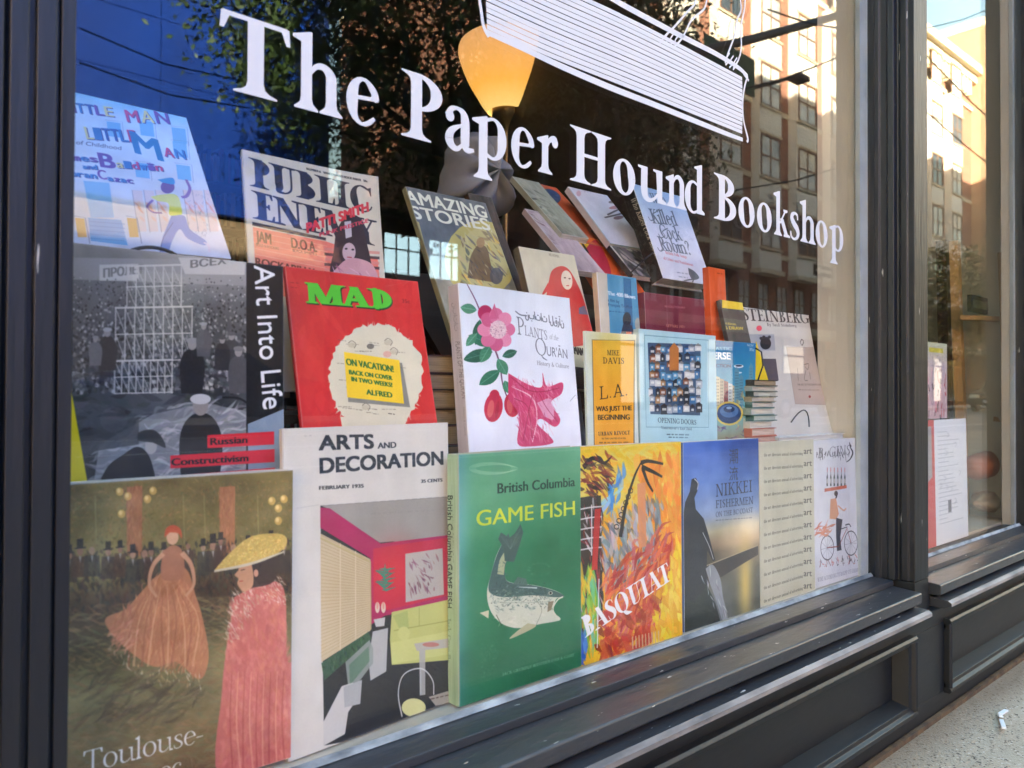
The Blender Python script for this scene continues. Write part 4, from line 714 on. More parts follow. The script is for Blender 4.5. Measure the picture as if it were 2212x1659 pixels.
book('nikkei', 'book', 'blue book with dark fisherman silhouette against a low sun over water', 'book', .015, a_nik, (80, 110, 170), edge=W_, group='books standing in the front row against the glass')

def a_dir(c):
    c.noise(.012, 3)
    for i in range(12):
        y0 = 981+i*29.0-i*.3; y1 = 976+i*26.4
        c.text('art', (1736, y1+4.6), (1753, y1+4), 14, (84, 84, 80), bold=1.); c.text('the art directors annual of advertising', (1650, y0+5), (1734, y1+6.5), 6.6, (72, 72, 70), 'serif', .9, B=.16, N=.07)
book('artdir', 'book', 'pale olive paperback printed with the same short line of text repeated down the cover', 'book', .010, a_dir, (200, 198, 172), edge=(196, 192, 168), group='books standing in the front row against the glass')

def a_stead(c):
    r = np.random.default_rng(4); c.noise(.012, 2); ink = (60, 58, 64)
    for i in range(13): x = 1764+i*5.6; c.st([(x, 985+r.uniform(-6, 4)), (x+r.uniform(-3, 4), 972+r.uniform(-5, 5)), (x+2, 990+r.uniform(-8, 6))], r.uniform(.8, 2), ink, .85)
    c.text('B, GINS', (1766, 990), (1836, 982), 22, ink, 'serif', .6, B=.1, N=.05, slant=.15); c.st([(1836, 966, 0), (1842, 978, 0), (1836, 992, 0), (1828, 998, 0)], [1, 4, 2, 1], (30, 30, 34)); c.st([(1834, 955, 0), (1838, 966, 0)], [1, 5], (30, 30, 34))
    for i in range(6): x = 1787+i*7.6; c.st([(x, 1010, 0), (x, 1024, 0), (x, 1030, 0), (x, 1050, 0)], [1.2, 1.4, 4.6, 4.6], (74, 84, 80), .9, sm=0); c.st([(x, 1010), (x, 1020)], 1.6, (196, 60, 50), sm=0); c.st([(x, 1034), (x, 1044)], 3.4, (206, 200, 190), .9, sm=0)
    c.st([(1781, 1059), (1829, 1051)], 4.5, (206, 108, 80), .95, sm=0); c.ell(1806, 1066, 4, 6, (90, 70, 64)); c.st([(1808, 1070, 0), (1804, 1080, 0)], 3, (40, 36, 40))
    c.poly([(1794, 1078), (1806, 1076), (1812, 1110), (1806, 1122), (1792, 1120)], (222, 160, 120), .95, sm=0); c.poly([(1806, 1118), (1820, 1122), (1815, 1160), (1818, 1188), (1808, 1190), (1806, 1160)], (70, 70, 78), .95); c.st([(1810, 1092, 0), (1822, 1102, 0), (1828, 1098, 0)], 2.4, (222, 170, 140))
    for cx, cy in ((1787, 1183), (1838, 1173)): c.st([(cx+14*math.cos(a), cy+26*math.sin(a)) for a in np.linspace(0, 6.4, 24)], 1.6, ink, .9); [c.st([(cx, cy), (cx+13*math.cos(a), cy+25*math.sin(a))], .5, ink, .5, sm=0) for a in np.linspace(0, 6, 11)]
    c.st([(1787, 1183), (1812, 1180), (1830, 1140), (1838, 1173)], 1.6, (150, 60, 50), .9, sm=0); c.st([(1812, 1180), (1806, 1146), (1830, 1138)], 1.4, ink, .9, sm=0); c.st([(1826, 1134, 0), (1834, 1132, 0), (1838, 1138, 0)], 1.8, ink)
    c.dabs(24, [(1762, 1140), (1798, 1134), (1800, 1148), (1764, 1156)], [(206, 120, 84), (222, 140, 100)], 26, 3, 170, 8, .9)
    for i in range(46): x = r.uniform(1764, 1852); c.st([(x, 1206-(x-1764)*.12+r.uniform(0, 22)), (x+r.uniform(-4, 6), 1212-(x-1764)*.12+r.uniform(0, 16))], r.uniform(.6, 1.6), [(110, 56, 56), ink, (196, 96, 80)][i % 3], .7, sm=0)
    c.text('WINE ACCORDING TO RALPH STEADMAN', (1766, 1257), (1854, 1234), 9, (120, 120, 128), 'serif', .8, B=.14, N=.06)
book('stead', 'book', 'white book with an ink sketch of a cyclist balancing bottles, last of the front row', 'book', .012, a_stead, (216, 218, 220), edge=W_, group='books standing in the front row against the glass')

# ---- second row
def a_life(c):   # grey crowd photograph with a plain timber scaffold
    r = np.random.default_rng(8); c.a[:] = .3; c.grad([(0, (172, 172, 166)), (.12, (110, 112, 112)), (.3, (60, 64, 66)), (.6, (52, 58, 62)), (1, (120, 124, 128))]); c.noise(.05, 5, seed=6)
    c.poly([(60, 555), (545, 562), (545, 618), (60, 600)], (160, 160, 156), .8)
    for p in ([(215, 572), (300, 570), (300, 606), (215, 606)], [(385, 556), (530, 562), (528, 594), (400, 592)]): c.poly(p, (206, 204, 196), .9)
    c.text('ПРОЛЕТ', (224, 600), (310, 590), 20, (120, 120, 116), bold=2); c.text('ВСЕХ', (412, 579), (488, 570), 17, (120, 120, 116), bold=2.5)
    for i in range(2600):
        y = 598+r.random()**.8*250; x = r.uniform(100, 530); g = r.choice([26, 40, 60, 90, 120, 160, 196]); s = 1.5+(y-600)*.012; c.ell(x, y, s, s*1.2, (g, g, g*.98), .7, n=6)
    c.dabs(240, [(150, 800), (520, 790), (530, 960), (150, 960)], [(40, 44, 48), (60, 66, 70), (90, 96, 100)], 50, 14, 5, 8, .6)
    for (x0, x1, y0, y1) in ((250, 415, 665, 780), (275, 392, 575, 665), (248, 372, 780, 850)):
        n = 8 if x0 != 275 else 6; S = (198, 196, 190)
        for i in range(n+1): x = x0+(x1-x0)*i/n; c.st([(x, y0), (x-1, y1)], 2.6, S, .9, sm=0); c.st([(x, y0), (min(x1, x+(x1-x0)/n), (y0+y1)/2)], 1.8, S, .8, sm=0); c.st([(x, (y0+y1)/2), (min(x1, x+(x1-x0)/n), y1)], 1.8, S, .8, sm=0)
        for y in (y0, (y0+y1)/2, y1): c.st([(x0-2, y), (x1+2, y-3)], 4 if y == y0 else 2.4, (210, 208, 200), .95, sm=0)
    def man(x, y, h, g, hat=0):
        c.poly([(x-h*.18, y), (x-h*.2, y-h*.5), (x-h*.09, y-h*.72), (x+h*.1, y-h*.72), (x+h*.21, y-h*.48), (x+h*.17, y)], (g, g, g+2), .96, sm=1); c.ell(x, y-h*.82, h*.075, h*.1, (150, 146, 142)); c.ell(x, y-h*.88, h*.1, h*.05, (g+30+hat,)*3)
    for q in ((232, 800, 100, 50, 90), (415, 850, 130, 34, 80), (500, 800, 90, 60, 0), (440, 770, 80, 90, 40), (515, 850, 110, 80, 10), (480, 800, 80, 44, 0), (206, 790, 70, 110, 0)): man(*q)
    c.poly([(200, 1060), (215, 960), (330, 895), (440, 870), (540, 890), (540, 1060)], (140, 144, 148), .85); c.dabs(500, [(190, 1050), (215, 955), (330, 890), (440, 866), (536, 884), (536, 1050)], [(176, 178, 180), (140, 144, 146), (120, 124, 128), (196, 198, 198)], 50, 8, 170, 8, .6)
    c.poly([(150, 940), (300, 900), (300, 960), (170, 980)], (70, 74, 78), .8); man(433, 1060, 225, 38, 130); c.poly([(215, 1040), (235, 1005), (262, 985), (296, 965), (322, 985), (338, 1040)], (32, 34, 38), sm=1)
    c.ell(326, 965, 13, 16, (170, 168, 164)); c.poly([(297, 952), (300, 934), (330, 928), (350, 945), (358, 967), (344, 962), (330, 956)], (60, 62, 64), sm=1)
    c.poly([(532, 555), (615, 560), (622, 1060), (532, 1060)], (18, 20, 24)); c.st([(480, 858, 0), (520, 862, 0), (552, 888, 0), (566, 906, 0)], 5, (20, 22, 26)); c.poly([(535, 916), (614, 883), (620, 1060), (536, 1060)], (132, 152, 170))
    c.text('Art Into Life', (549, 573), (569, 885), 45, (236, 238, 240), up=(1, 0), bold=1.6)
    R = (214, 40, 56)
    for (x0, y0, x1, y1, h, s, t0, t1) in ((448, 940, 592, 932, 28, 'Russian', 455, 534), (368, 984, 593, 970, 28, 'Constructivism', 371, 536), (417, 1024, 594, 1010, 24, '1914-1932', 432, 536)):
        c.poly([(x0, y0), (x1, y1), (x1, y1+h), (x0, y0+h)], R); c.text(s, (t0, y0+h*.78-(t0-x0)*.06), (t1, y0+h*.78-(t1-x0)*.06), 16, (34, 16, 22), bold=.6)
    c.poly([(80, 700), (150, 820), (192, 1060), (60, 1060)], (232, 214, 30))
book('artlife', 'book', 'tall black book with a grey crowd photograph, red text bars and white sideways title', 'book', .016, a_life, (24, 26, 30), edge=(60, 62, 64))

def a_mad(c):
    c.a[:] = np.array((204, 44, 42))/255.; c.dabs(240, [(612, 573), (903, 612), (942, 960), (660, 960)], [(212, 46, 44), (196, 40, 40), (218, 62, 52)], 70, 24, 95, 6, .35)
    for dx, dy, col in ((2.5, 3, (24, 60, 24)), (0, 0, (84, 196, 48))):
        c.text('MAD', (664+dx, 654+dy), (852+dx, 669+dy), 44, col, 'serif', B=.25, N=.12, sp=-.03, bold=.4)
    c.greek((626, 610), (648, 612), 5, (140, 20, 20), .5); c.greek((627, 620), (645, 622), 4, (140, 20, 20), .5); c.text('35c', (868, 654), (884, 656), 8, (120, 20, 22))
    r = np.random.default_rng(3); ring = []
    for a in np.linspace(0, 2*math.pi, 90, endpoint=False):
        k = 1+r.uniform(-.035, .045); ring.append((812+100*math.cos(a)*k*(1-.08*math.sin(a)), 820+118*math.sin(a)*k))
    c.poly(ring, (218, 212, 184)); c.poly([(735, 900), (880, 900), (862, 960), (745, 960)], (218, 212, 184))
    for i in range(46): x = r.uniform(728, 872); y = r.uniform(722, 905); c.greek((x, y), (x+r.uniform(10, 30), y+r.uniform(0, 3)), 3.4, (96, 90, 80), .55, i)
    for i in range(70): a = r.uniform(0, 6.3); x, y = 812+97*math.cos(a), 820+115*math.sin(a); c.st([(x, y), (x+r.uniform(2, 9)*math.cos(a)+r.uniform(-3, 3), y+9*math.sin(a)+r.uniform(-3, 3))], [2.4, .6], (214, 208, 180), .9, sm=0)
    for x, y in ((838, 740), (850, 760), (790, 880), (846, 850), (760, 745)): c.ell(x, y, 9, 6, (196, 188, 160), .8); c.st([(x-8, y-4, 0), (x, y-9, 0), (x+9, y-2, 0), (x+5, y+7, 0)], 1.4, (90, 84, 76), .7)
    c.ell(800, 748, 8, 6, (60, 56, 54), .6); c.ell(836, 765, 9, 7, (226, 140, 130), .5)
    c.poly([(748, 768), (868, 784), (885, 880), (752, 868)], (120, 120, 112), .8); c.poly([(743, 760), (862, 778), (872, 872), (750, 858)], (244, 206, 50))
    for s, p0, p1, h in (('ON VACATION!', (749, 788), (850, 804), 15, ), ('BACK ON COVER', (755, 808), (847, 821), 10), ('IN TWO WEEKS!', (760, 823), (847, 836), 10), ('ALFRED', (792, 852), (847, 859), 12)): c.text(s, p0, p1, h, (40, 108, 56), bold=.7)
    c.greek((838, 893), (852, 895), 4, (60, 60, 56), .8)
book('mad', 'magazine', 'red magazine with bright green title and yellow notice card on its cover', 'magazine', .005, a_mad, (204, 44, 42), edge=(206, 180, 160))

def leaf(c, x, y, L, w, rot, col):
    a = math.radians(rot); d = np.array([math.cos(a), math.sin(a)]); n = np.array([-d[1], d[0]]); o = np.array([x, y])
    P = [o+d*L*t+n*w*s*math.sin(math.pi*t)**.8 for s, ts in ((1, np.linspace(0, 1, 9)), (-1, np.linspace(1, 0, 9))) for t in ts]
    c.poly(P, col); c.st([o, o+d*L*.95], 1, tuple(min(255, q+50) for q in col), .9, sm=0)
    for t in (.3, .5, .7): c.st([o+d*L*t, o+d*L*(t+.15)+n*w*.6], .7, tuple(min(255, q+40) for q in col), .6, sm=0)
def a_plants(c):
    c.grad([(0, (214, 224, 232)), (.5, (232, 236, 242)), (1, (226, 226, 236))]); c.soft(1170, 700, 60, 60, (250, 252, 255), .4)
    G_ = [(52, 116, 88), (74, 138, 106), (44, 96, 76)]; st = (120, 84, 110)
    c.st([(1008, 612, 0), (1030, 655, 0), (1055, 720, 0), (1078, 780, 0), (1086, 830, 0), (1100, 870, 0)], [2, 3, 4, 4, 3, 3], st)
    for q in ((1030, 670, 36, 11, 190), (1037, 690, 56, 11, 100), (1068, 745, 60, 13, 200), (1064, 760, 66, 14, 165), (1060, 745, 44, 12, 120), (1075, 775, 40, 12, 60), (1080, 800, 55, 13, 145), (1085, 770, 34, 9, -20), (1030, 720, 36, 9, 130), (1080, 730, 30, 10, -60), (1090, 822, 30, 9, 70)): leaf(c, *q, G_[int(q[0]) % 3])
    c.ell(1048, 676, 16, 17, (180, 50, 96)); r = np.random.default_rng(5)
    for a in range(0, 360, 45): c.ell(1072+24*math.cos(math.radians(a)), 712+30*math.sin(math.radians(a)), 17, 15, [(214, 116, 150), (226, 140, 168), (204, 96, 134)][a//45 % 3], 1, a)
    c.poly([(1056, 690), (1068, 655), (1078, 688)], (206, 100, 136)); c.ell(1076, 712, 18, 20, (222, 190, 196))
    for i in range(120): a = r.uniform(0, 6.3); d = r.random()**.6*18; c.st([(1076+d*math.cos(a), 712+d*math.sin(a)*1.1), (1076+(d+3)*math.cos(a), 712+(d+3)*math.sin(a))], .9, [(246, 236, 226), (150, 110, 130)][i % 2], .8, sm=0)
    for x, y, rx, ry, rot in ((1066, 880, 20, 32, 8), (1106, 875, 17, 26, -5)):
        c.ell(x, y, rx, ry, (196, 52, 76), rot=rot); c.ell(x+2, y-ry*.8, rx*.55, ry*.4, (188, 48, 76), rot=rot); c.ell(x-rx*.3, y+3, rx*.35, ry*.6, (224, 120, 110), .7, rot); c.ell(x+rx*.4, y+5, rx*.18, ry*.6, (160, 36, 60), .6, rot)
    c.poly([(1098, 806), (1140, 830), (1170, 836), (1172, 805), (1182, 835), (1214, 826), (1213, 850), (1190, 870), (1210, 905), (1198, 922), (1170, 905), (1160, 915), (1190, 945), (1192, 958), (1150, 964), (1118, 958), (1122, 900), (1098, 862)], (206, 72, 112), sm=1)
    c.dabs(110, [(1110, 820), (1200, 835), (1195, 870), (1190, 950), (1124, 950), (1110, 860)], [(186, 48, 92), (226, 120, 150), (214, 90, 126), (236, 160, 176)], 30, 3.5, 75, 8, .6); c.st([(1105, 835, 0), (1150, 860, 0), (1160, 905, 0), (1150, 955, 0)], [1, 3, 2, 2], (236, 190, 200)); c.poly([(1160, 870), (1190, 862), (1196, 905), (1176, 900)], (236, 214, 228), .6, sm=1); c.dabs(160, [(1100, 812), (1208, 835), (1205, 920), (1185, 955), (1124, 955), (1104, 870)], [(176, 44, 84), (232, 130, 156), (240, 170, 186)], 16, 2, 60, 6, .6, 31); [c.st(q, 1.6, (150, 34, 70), .7) for q in ([(1104, 815, 0), (1140, 842, 0), (1172, 846, 0), (1208, 838, 0)], [(1110, 860, 0), (1140, 880, 0), (1150, 950, 0)], [(1165, 850, 0), (1180, 880, 0), (1205, 912, 0)], [(1150, 850, 0), (1140, 900, 0), (1130, 952, 0)])]
    c.text('نباتات القرآن', (1135, 686), (1218, 705), 18, (112, 118, 126), bold=.3)
    c.st([(1113, 672, 0), (1124, 680, 0), (1138, 682, 0)], 2.4, (112, 118, 126)); c.text('P', (1118, 722), (1134, 725), 38, (112, 118, 126), 'serif', B=.1, N=.04); c.text('LANTS', (1134, 724), (1183, 735), 21, (112, 118, 126), 'serif', B=.1, N=.04); c.text('of the', (1187, 732), (1206, 736), 11, (130, 134, 140), 'serif', B=.09, N=.04, slant=.25)
    c.text('Q', (1157, 765), (1182, 770), 36, (112, 118, 126), 'serif', B=.09, N=.04); c.text("UR'ĀN", (1182, 768), (1226, 775), 21, (112, 118, 126)); c.text('History & Culture', (1160, 788), (1229, 796), 9, (130, 134, 140), 'serif', B=.13, N=.06)
    c.st([(1231, 867, 0), (1243, 853, 0)], 1.2, (120, 120, 126), .6)
def s_plants(c): c.text("PLANTS OF THE QUR'AN", (985, 738), (1000, 860), 10, (150, 148, 154), up=(1, 0), bold=.3); c.text('History & Culture', (1001, 880), (1005, 940), 5, (160, 158, 164), up=(1, 0)); c.text('نباتات', (979, 655), (984, 715), 9, (160, 158, 164), up=(1, 0))
book('plants', 'book', 'white botanical book with pink pomegranate flowers and grey lettered spine', 'book', .020, a_plants, (228, 232, 238), spine=(206, 202, 210), spine_art=s_plants, edge=W_)

def a_davis(c):
    c.noise(.01, 3); c.poly([(1278, 733), (1366, 735), (1367, 975), (1283, 978)], (120, 116, 96)); c.poly([(1280, 735), (1364, 737), (1365, 973), (1285, 976)], (236, 168, 50)); c.soft(1320, 750, 40, 60, (226, 196, 70), .6)
    T = (54, 46, 40); c.text('MIKE', (1311, 767), (1336, 768), 11, T, 'serif', B=.13, N=.06); c.text('DAVIS', (1302, 785), (1346, 786), 13, T, 'serif', B=.13, N=.06)
    c.text('L.A.', (1295, 863), (1354, 854), 28, T, 'serif', B=.09, N=.05, sp=.06); c.text('WAS JUST THE', (1288, 888), (1361, 886), 11, T, bold=1.2); c.text('BEGINNING', (1292, 907), (1357, 906), 12, T, bold=1.2); c.text('URBAN REVOLT', (1292, 941), (1358, 938), 8, T, 'serif', B=.17, N=.07); c.text('IN THE UNITED STATES:', (1300, 949), (1350, 948), 3.5, T); c.greek((1294, 956), (1358, 955), 4, T, .6)
book('davis', 'book', 'pale green pamphlet with a framed orange panel of black lettering', 'book', .004, a_davis, (204, 216, 204), edge=W_)
def a_doors(c):
    c.noise(.01, 3); c.st([(1392, 724), (1530, 735), (1530, 923), (1396, 922), (1392, 724)], 1.2, (110, 150, 160), .9, sm=0)
    c.poly([(1399, 740), (1513, 744), (1512, 897), (1405, 894)], (60, 90, 120)); r = np.random.default_rng(7)
    for row in range(8):
        for k in range(9):
            x = 1402+k*12.4+r.uniform(-2, 2); y = 750+row*18+r.uniform(-3, 3); w = r.uniform(9, 15); h = r.uniform(10, 18); col = [(44, 60, 84), (190, 196, 200), (150, 92, 60), (60, 120, 170), (230, 228, 220), (190, 140, 90), (34, 40, 50), (96, 160, 196)][r.integers(8)]
            c.poly([(x, y), (x+w, y+1), (x+w, y+h), (x, y+h)], col, .9); c.poly([(x-1, y), (x+w/2, y-6), (x+w+1, y+1)], tuple(int(q*.6) for q in col), .95); c.poly([(x+3, y+4), (x+w-3, y+4), (x+w-3, y+9), (x+3, y+9)], (236, 236, 226), .8)
    c.poly([(1446, 752), (1456, 740), (1466, 752), (1466, 800), (1446, 800)], (190, 120, 60)); c.text('OPENING DOORS', (1421, 912), (1504, 917), 10.5, (40, 60, 74), 'serif', B=.13, N=.05); c.text("Vancouver's East End", (1428, 926), (1494, 929), 6, (90, 110, 120), 'serif'); c.greek((1440, 938), (1490, 939), 4, (70, 90, 100), .8); c.greek((1444, 944), (1486, 945), 3.5, (70, 90, 100), .8)
book('doors', 'book', 'pale blue book with framed collage of little coloured houses', 'book', .010, a_doors, (176, 214, 220), edge=W_)
def a_univ(c):
    c.grad([(0, (24, 116, 168)), (.35, (60, 160, 190)), (.6, (120, 180, 180)), (.75, (150, 150, 120)), (1, (110, 100, 120))]); c.text('FANTASTIC', (1512, 756), (1580, 757), 8, (150, 206, 226), bold=.5, a=.95); c.text('UNIVERSE', (1497, 775), (1577, 776), 16, (240, 244, 244), bold=1.6); c.text('SCIENCE FICTION', (1494, 792), (1578, 794), 8, (20, 60, 100), bold=.4); c.text('NOV', (1612, 748), (1624, 749), 5, (236, 240, 240)); c.text('35c', (1616, 758), (1626, 759), 7, (236, 240, 240))
    c.ell(1595, 791, 10, 4, (240, 244, 244)); c.ell(1595, 790, 7, 2, (40, 60, 90)); c.ell(1596, 805, 6, 2, (220, 236, 240)); r = np.random.default_rng(9)
    for i in range(6): x = 1546+i*9; t = 812+i*5; c.poly([(x, t), (x+9, t+3), (x+9, 900), (x, 900)], [(206, 196, 160), (176, 160, 140), (150, 90, 96), (200, 206, 200)][i % 4]); [c.ell(x+2.5+k*3, t+8+j*7, 1, 1.8, (70, 80, 90), .8, n=5) for k in range(2) for j in range(10)]
    for x, t, w in ((1586, 800, 10), (1596, 816, 9), (1616, 792, 8), (1610, 822, 16)): c.poly([(x, t), (x+w/2, t-8), (x+w, t), (x+w, 890), (x, 890)], (96, 150, 166), .9); [c.st([(x+1, t+5+j*6), (x+w-1, t+5+j*6)], 1, (60, 100, 120), .7, sm=0) for j in range(10)]
    c.dabs(80, [(1590, 860), (1630, 830), (1632, 910), (1590, 920)], [(196, 176, 110), (150, 160, 110), (220, 206, 160)], 16, 5, 60); c.ell(1575, 893, 30, 26, (222, 196, 90), .95); c.ell(1575, 893, 26, 22, (52, 78, 118)); c.ell(1575, 888, 20, 14, (90, 124, 166)); c.ell(1575, 884, 12, 7, (44, 64, 100)); c.ell(1575, 881, 6, 3, (150, 180, 206)); c.dabs(40, [(1546, 920), (1632, 920), (1632, 960), (1546, 960)], [(90, 80, 110), (150, 130, 120)], 16, 4, 5)
book('univ', 'magazine', 'blue pulp magazine with a round spaceship over a city', 'magazine', .007, a_univ, (60, 140, 176), edge=(190, 180, 150))
def a_stein(c):
    c.noise(.01, 3); c.text('SAUL STEINBERG', (1520, 687), (1745, 699), 26, (42, 40, 42), 'serif', B=.17, N=.035, sp=-.01); c.text('By Saul Steinberg', (1657, 704), (1720, 707), 6, (90, 88, 90), 'serif'); c.ell(1640, 709, 6, 6, (240, 60, 96))
    c.poly([(1566, 722), (1781, 729), (1800, 900), (1583, 905)], (206, 204, 194), .35); c.poly([(1618, 722), (1672, 722), (1675, 757), (1620, 757)], (176, 178, 180)); c.ell(1654, 742, 12, 13, (52, 50, 54)); [c.ell(1644+k*6, 731-(k % 2)*3, 3.4, 3.4, (60, 58, 62)) for k in range(4)]
    c.poly([(1640, 775), (1676, 775), (1682, 822), (1650, 822)], (92, 84, 92)); c.st([(1731, 733, 0), (1728, 740, 0), (1732, 746, 0), (1735, 738, 0), (1731, 733, 0)], 1.4, (60, 60, 60))
    c.poly([(1698, 749), (1766, 751), (1782, 875), (1717, 873)], (150, 140, 130)); c.poly([(1698.6, 749.6), (1765.4, 751.6), (1781.4, 874.4), (1717.6, 872.4)], (190, 174, 160)); ink = (120, 108, 100)
    for q in ([(1722, 795), (1724, 822)], [(1736, 788), (1746, 786), (1744, 798), (1738, 792)], [(1740, 800), (1737, 820), (1744, 822)], [(1748, 804), (1750, 820)]): c.st(q, 1.3, ink, .9)
    c.text('THE ART OF THE DRAWN LINE', (1722, 833), (1772, 833), 4, (96, 84, 80)); c.greek((1724, 842), (1768, 843), 3, ink, .7); c.ell(1748, 857, 2.5, 3, (150, 60, 56))
book('stein', 'magazine', 'large cream art portfolio with bold serif capitals and a beige printed label', 'magazine', .006, a_stein, (214, 211, 200), edge=W_)

# ---- third row
def a_little(c):
    r = np.random.default_rng(12); c.grad([(0, (150, 206, 236)), (.12, (206, 224, 240)), (.5, (224, 232, 244)), (.75, (236, 230, 226)), (1, (214, 220, 240))]); c.noise(.03, 4, (.8, 1, 1.1), 5)
    for x, y in ((370, 275), (372, 305), (380, 355), (290, 350), (230, 262), (300, 260)): c.poly([(x, y), (x+30, y+4), (x+34, y+36), (x+4, y+32)], (110, 180, 226), .75, sm=0); c.st([(x-3, y-3), (x+34, y+1), (x+38, y+40)], .8, (90, 110, 150), .7, sm=0)
    c.poly([(180, 390), (236, 395), (246, 470), (196, 470)], (140, 196, 230), .8); c.poly([(190, 470), (262, 475), (276, 530), (196, 520)], (96, 168, 220), .85); [c.st([(194, 478+k*9), (270, 484+k*9)], 1.2, (60, 120, 180), .7) for k in range(5)]
    for x in (285, 310, 335, 395, 415, 440): c.poly([(x, 410), (x+22, 412), (x+32, 500), (x+12, 500)], (240, 206, 190), .6); c.dabs(10, [(x+2, 430), (x+18, 432), (x+26, 490), (x+12, 490)], [(232, 150, 110), (240, 176, 130)], 20, 6, 75, 8, .6); c.st([(x, 410), (x+14, 502)], .8, (110, 110, 130), .7, sm=0)
    for x in (162, 274): c.poly([(x, 470), (x+20, 472), (x+26, 512), (x+6, 512)], (240, 176, 96), .9, sm=0); c.st([(x-2, 466), (x+22, 470), (x+32, 526)], 1, (90, 90, 120), .8, sm=0)
    for i in range(70): x, y = r.uniform(405, 450), r.uniform(415, 510); c.st([(x, y), (x+r.uniform(-4, 5), y+r.uniform(2, 6))], .8, (120, 120, 140), .5, sm=0)
    pal = [(124, 76, 150), (206, 64, 96), (232, 222, 140), (70, 130, 186), (60, 96, 160), (206, 90, 120)]
    def word(s, p0, p1, h, cols, hs=1.):
        P0, P1 = np.array(p0, float), np.array(p1, float); n = len(s)
        for i, ch in enumerate(s):
            a = P0+(P1-P0)*i/n; b = P0+(P1-P0)*(i+.82)/n
            if ch == ' ': continue
            c.text(ch, a+[2.2, 1.6], b+[2.2, 1.6], h, (58, 62, 110), bold=1.6); c.text(ch, a, b, h, cols[i % len(cols)], bold=1.2)
    word('LITTLE', (126, 238), (250, 253), 21, [pal[4], pal[0], pal[3], pal[4], pal[0], pal[2]]); word('MAN', (276, 264), (372, 268), 26, [pal[1], pal[2], pal[0]]); word('LITTLE', (188, 300), (300, 308), 26, [pal[2], pal[3], pal[4], pal[4], pal[3], pal[1]])
    c.text('M', (294, 330), (352, 348), 46, (60, 130, 176), bold=4); word('AN', (357, 338), (406, 345), 20, [pal[1], pal[3]]); c.text('A Story of Childhood', (96, 302), (262, 324), 9, (84, 92, 120), slant=.2)
    word('James', (120, 343), (214, 350), 14, [pal[0], pal[3]]); c.text('B', (219, 360), (250, 364), 30, pal[0], bold=3); word('aldwin', (254, 362), (355, 370), 16, [pal[2], pal[3], pal[1], pal[3], pal[0], pal[1]]); word('and', (180, 364), (212, 366), 10, [pal[3], pal[4]]); word('Yoran', (140, 378), (212, 386), 13, [pal[3]]); c.text('C', (214, 386), (232, 388), 20, pal[0], bold=2); word('azac', (234, 390), (290, 396), 12, [pal[3], pal[0]])
    c.poly([(325, 425), (352, 420), (382, 422), (393, 455), (388, 466), (366, 464), (364, 440), (340, 434)], (232, 228, 90), .95, sm=1); c.poly([(370, 466), (398, 466), (410, 495), (444, 520), (440, 530), (405, 515), (388, 495), (372, 520), (362, 548), (345, 545), (352, 510)], (120, 146, 206), .95, sm=1)
    c.ell(362, 404, 15, 14, (124, 84, 130)); c.poly([(340, 388), (372, 384), (376, 398), (350, 394)], (80, 150, 196), sm=1); c.st([(392, 426, 0), (402, 424, 0), (410, 408, 0), (402, 388, 0)], 6, (146, 110, 160)); c.st([(330, 432, 0), (318, 446, 0), (330, 458, 0), (350, 460, 0)], 4, (146, 110, 160)); c.st([(345, 552, 0), (352, 516, 0), (374, 480, 0)], 1, (80, 90, 140)); c.st([(440, 524, 0), (450, 530, 0), (452, 545, 0)], 4, (220, 210, 226))
book('little', 'book', 'pale blue picture book with hand-drawn coloured letters propped at the far left', 'book', .010, a_little, (214, 226, 242), edge=W_)
def a_public(c):
    c.noise(.015, 3); ink = (52, 50, 62)
    c.text('PUBLIC', (540, 401), (800, 464), 61, ink, 'serif', B=.25, N=.05, sp=-.04); c.text('ENEMY', (546, 471), (812, 534), 60, ink, 'serif', B=.25, N=.05, sp=-.04)
    c.text('NUMBER 6   VANCOUVER\'S ROCK PAPER   50c', (662, 367), (789, 397), 5, (60, 58, 60), bold=.4); c.poly([(545, 479), (703, 514), (703, 520), (545, 487)], (60, 56, 66))
    c.poly([(546, 490), (704, 522), (812, 560), (820, 640), (556, 640)], (232, 130, 112)); [c.st([(548, 500+k*12), (706, 532+k*12)], 1.2, (240, 176, 156), .8, sm=0) for k in range(8)]
    T = (110, 66, 56); c.text('JAM', (554, 520), (586, 528), 24, T, bold=1.2); c.text('D.O.A.', (630, 535), (684, 545), 23, T, bold=1.2); c.text('ROCKABILLY', (553, 573), (680, 597), 18, T, bold=1.); c.text('GOLD N ROCKERS', (553, 531), (602, 540), 6, T); c.text('BLACK SHIRTED', (632, 543), (684, 552), 6, T)
    for k in range(7): c.poly([(700, 535+k*11), (816, 545+k*11), (816, 551+k*11), (700, 541+k*11)], (60, 48, 52) if k % 2 else (214, 140, 130), .8)
    c.poly([(724, 500), (744, 470), (772, 470), (786, 512), (796, 600), (716, 600), (720, 540)], (60, 48, 52), sm=1); c.poly([(742, 480), (756, 478), (758, 512), (745, 516)], (206, 200, 206), .9); c.ell(752, 545, 14, 20, (200, 176, 182)); c.poly([(716, 590), (745, 562), (775, 560), (806, 580), (812, 640), (714, 640)], (206, 160, 166), sm=1); c.dabs(40, [(720, 580), (800, 580), (806, 630), (716, 630)], [(170, 110, 120), (226, 190, 196)], 24, 3, 60); c.ell(746, 538, 3, 2, (50, 40, 44)); c.ell(760, 540, 3, 2, (50, 40, 44)); c.st([(748, 556), (758, 557)], 2, (170, 60, 70), sm=0)
    c.text('PATTI SMITH', (663, 503), (792, 458), 21, (214, 60, 72), bold=2.6); c.text('PUNK PRESTIGE', (690, 512), (792, 482), 9, (206, 70, 90), bold=1.)
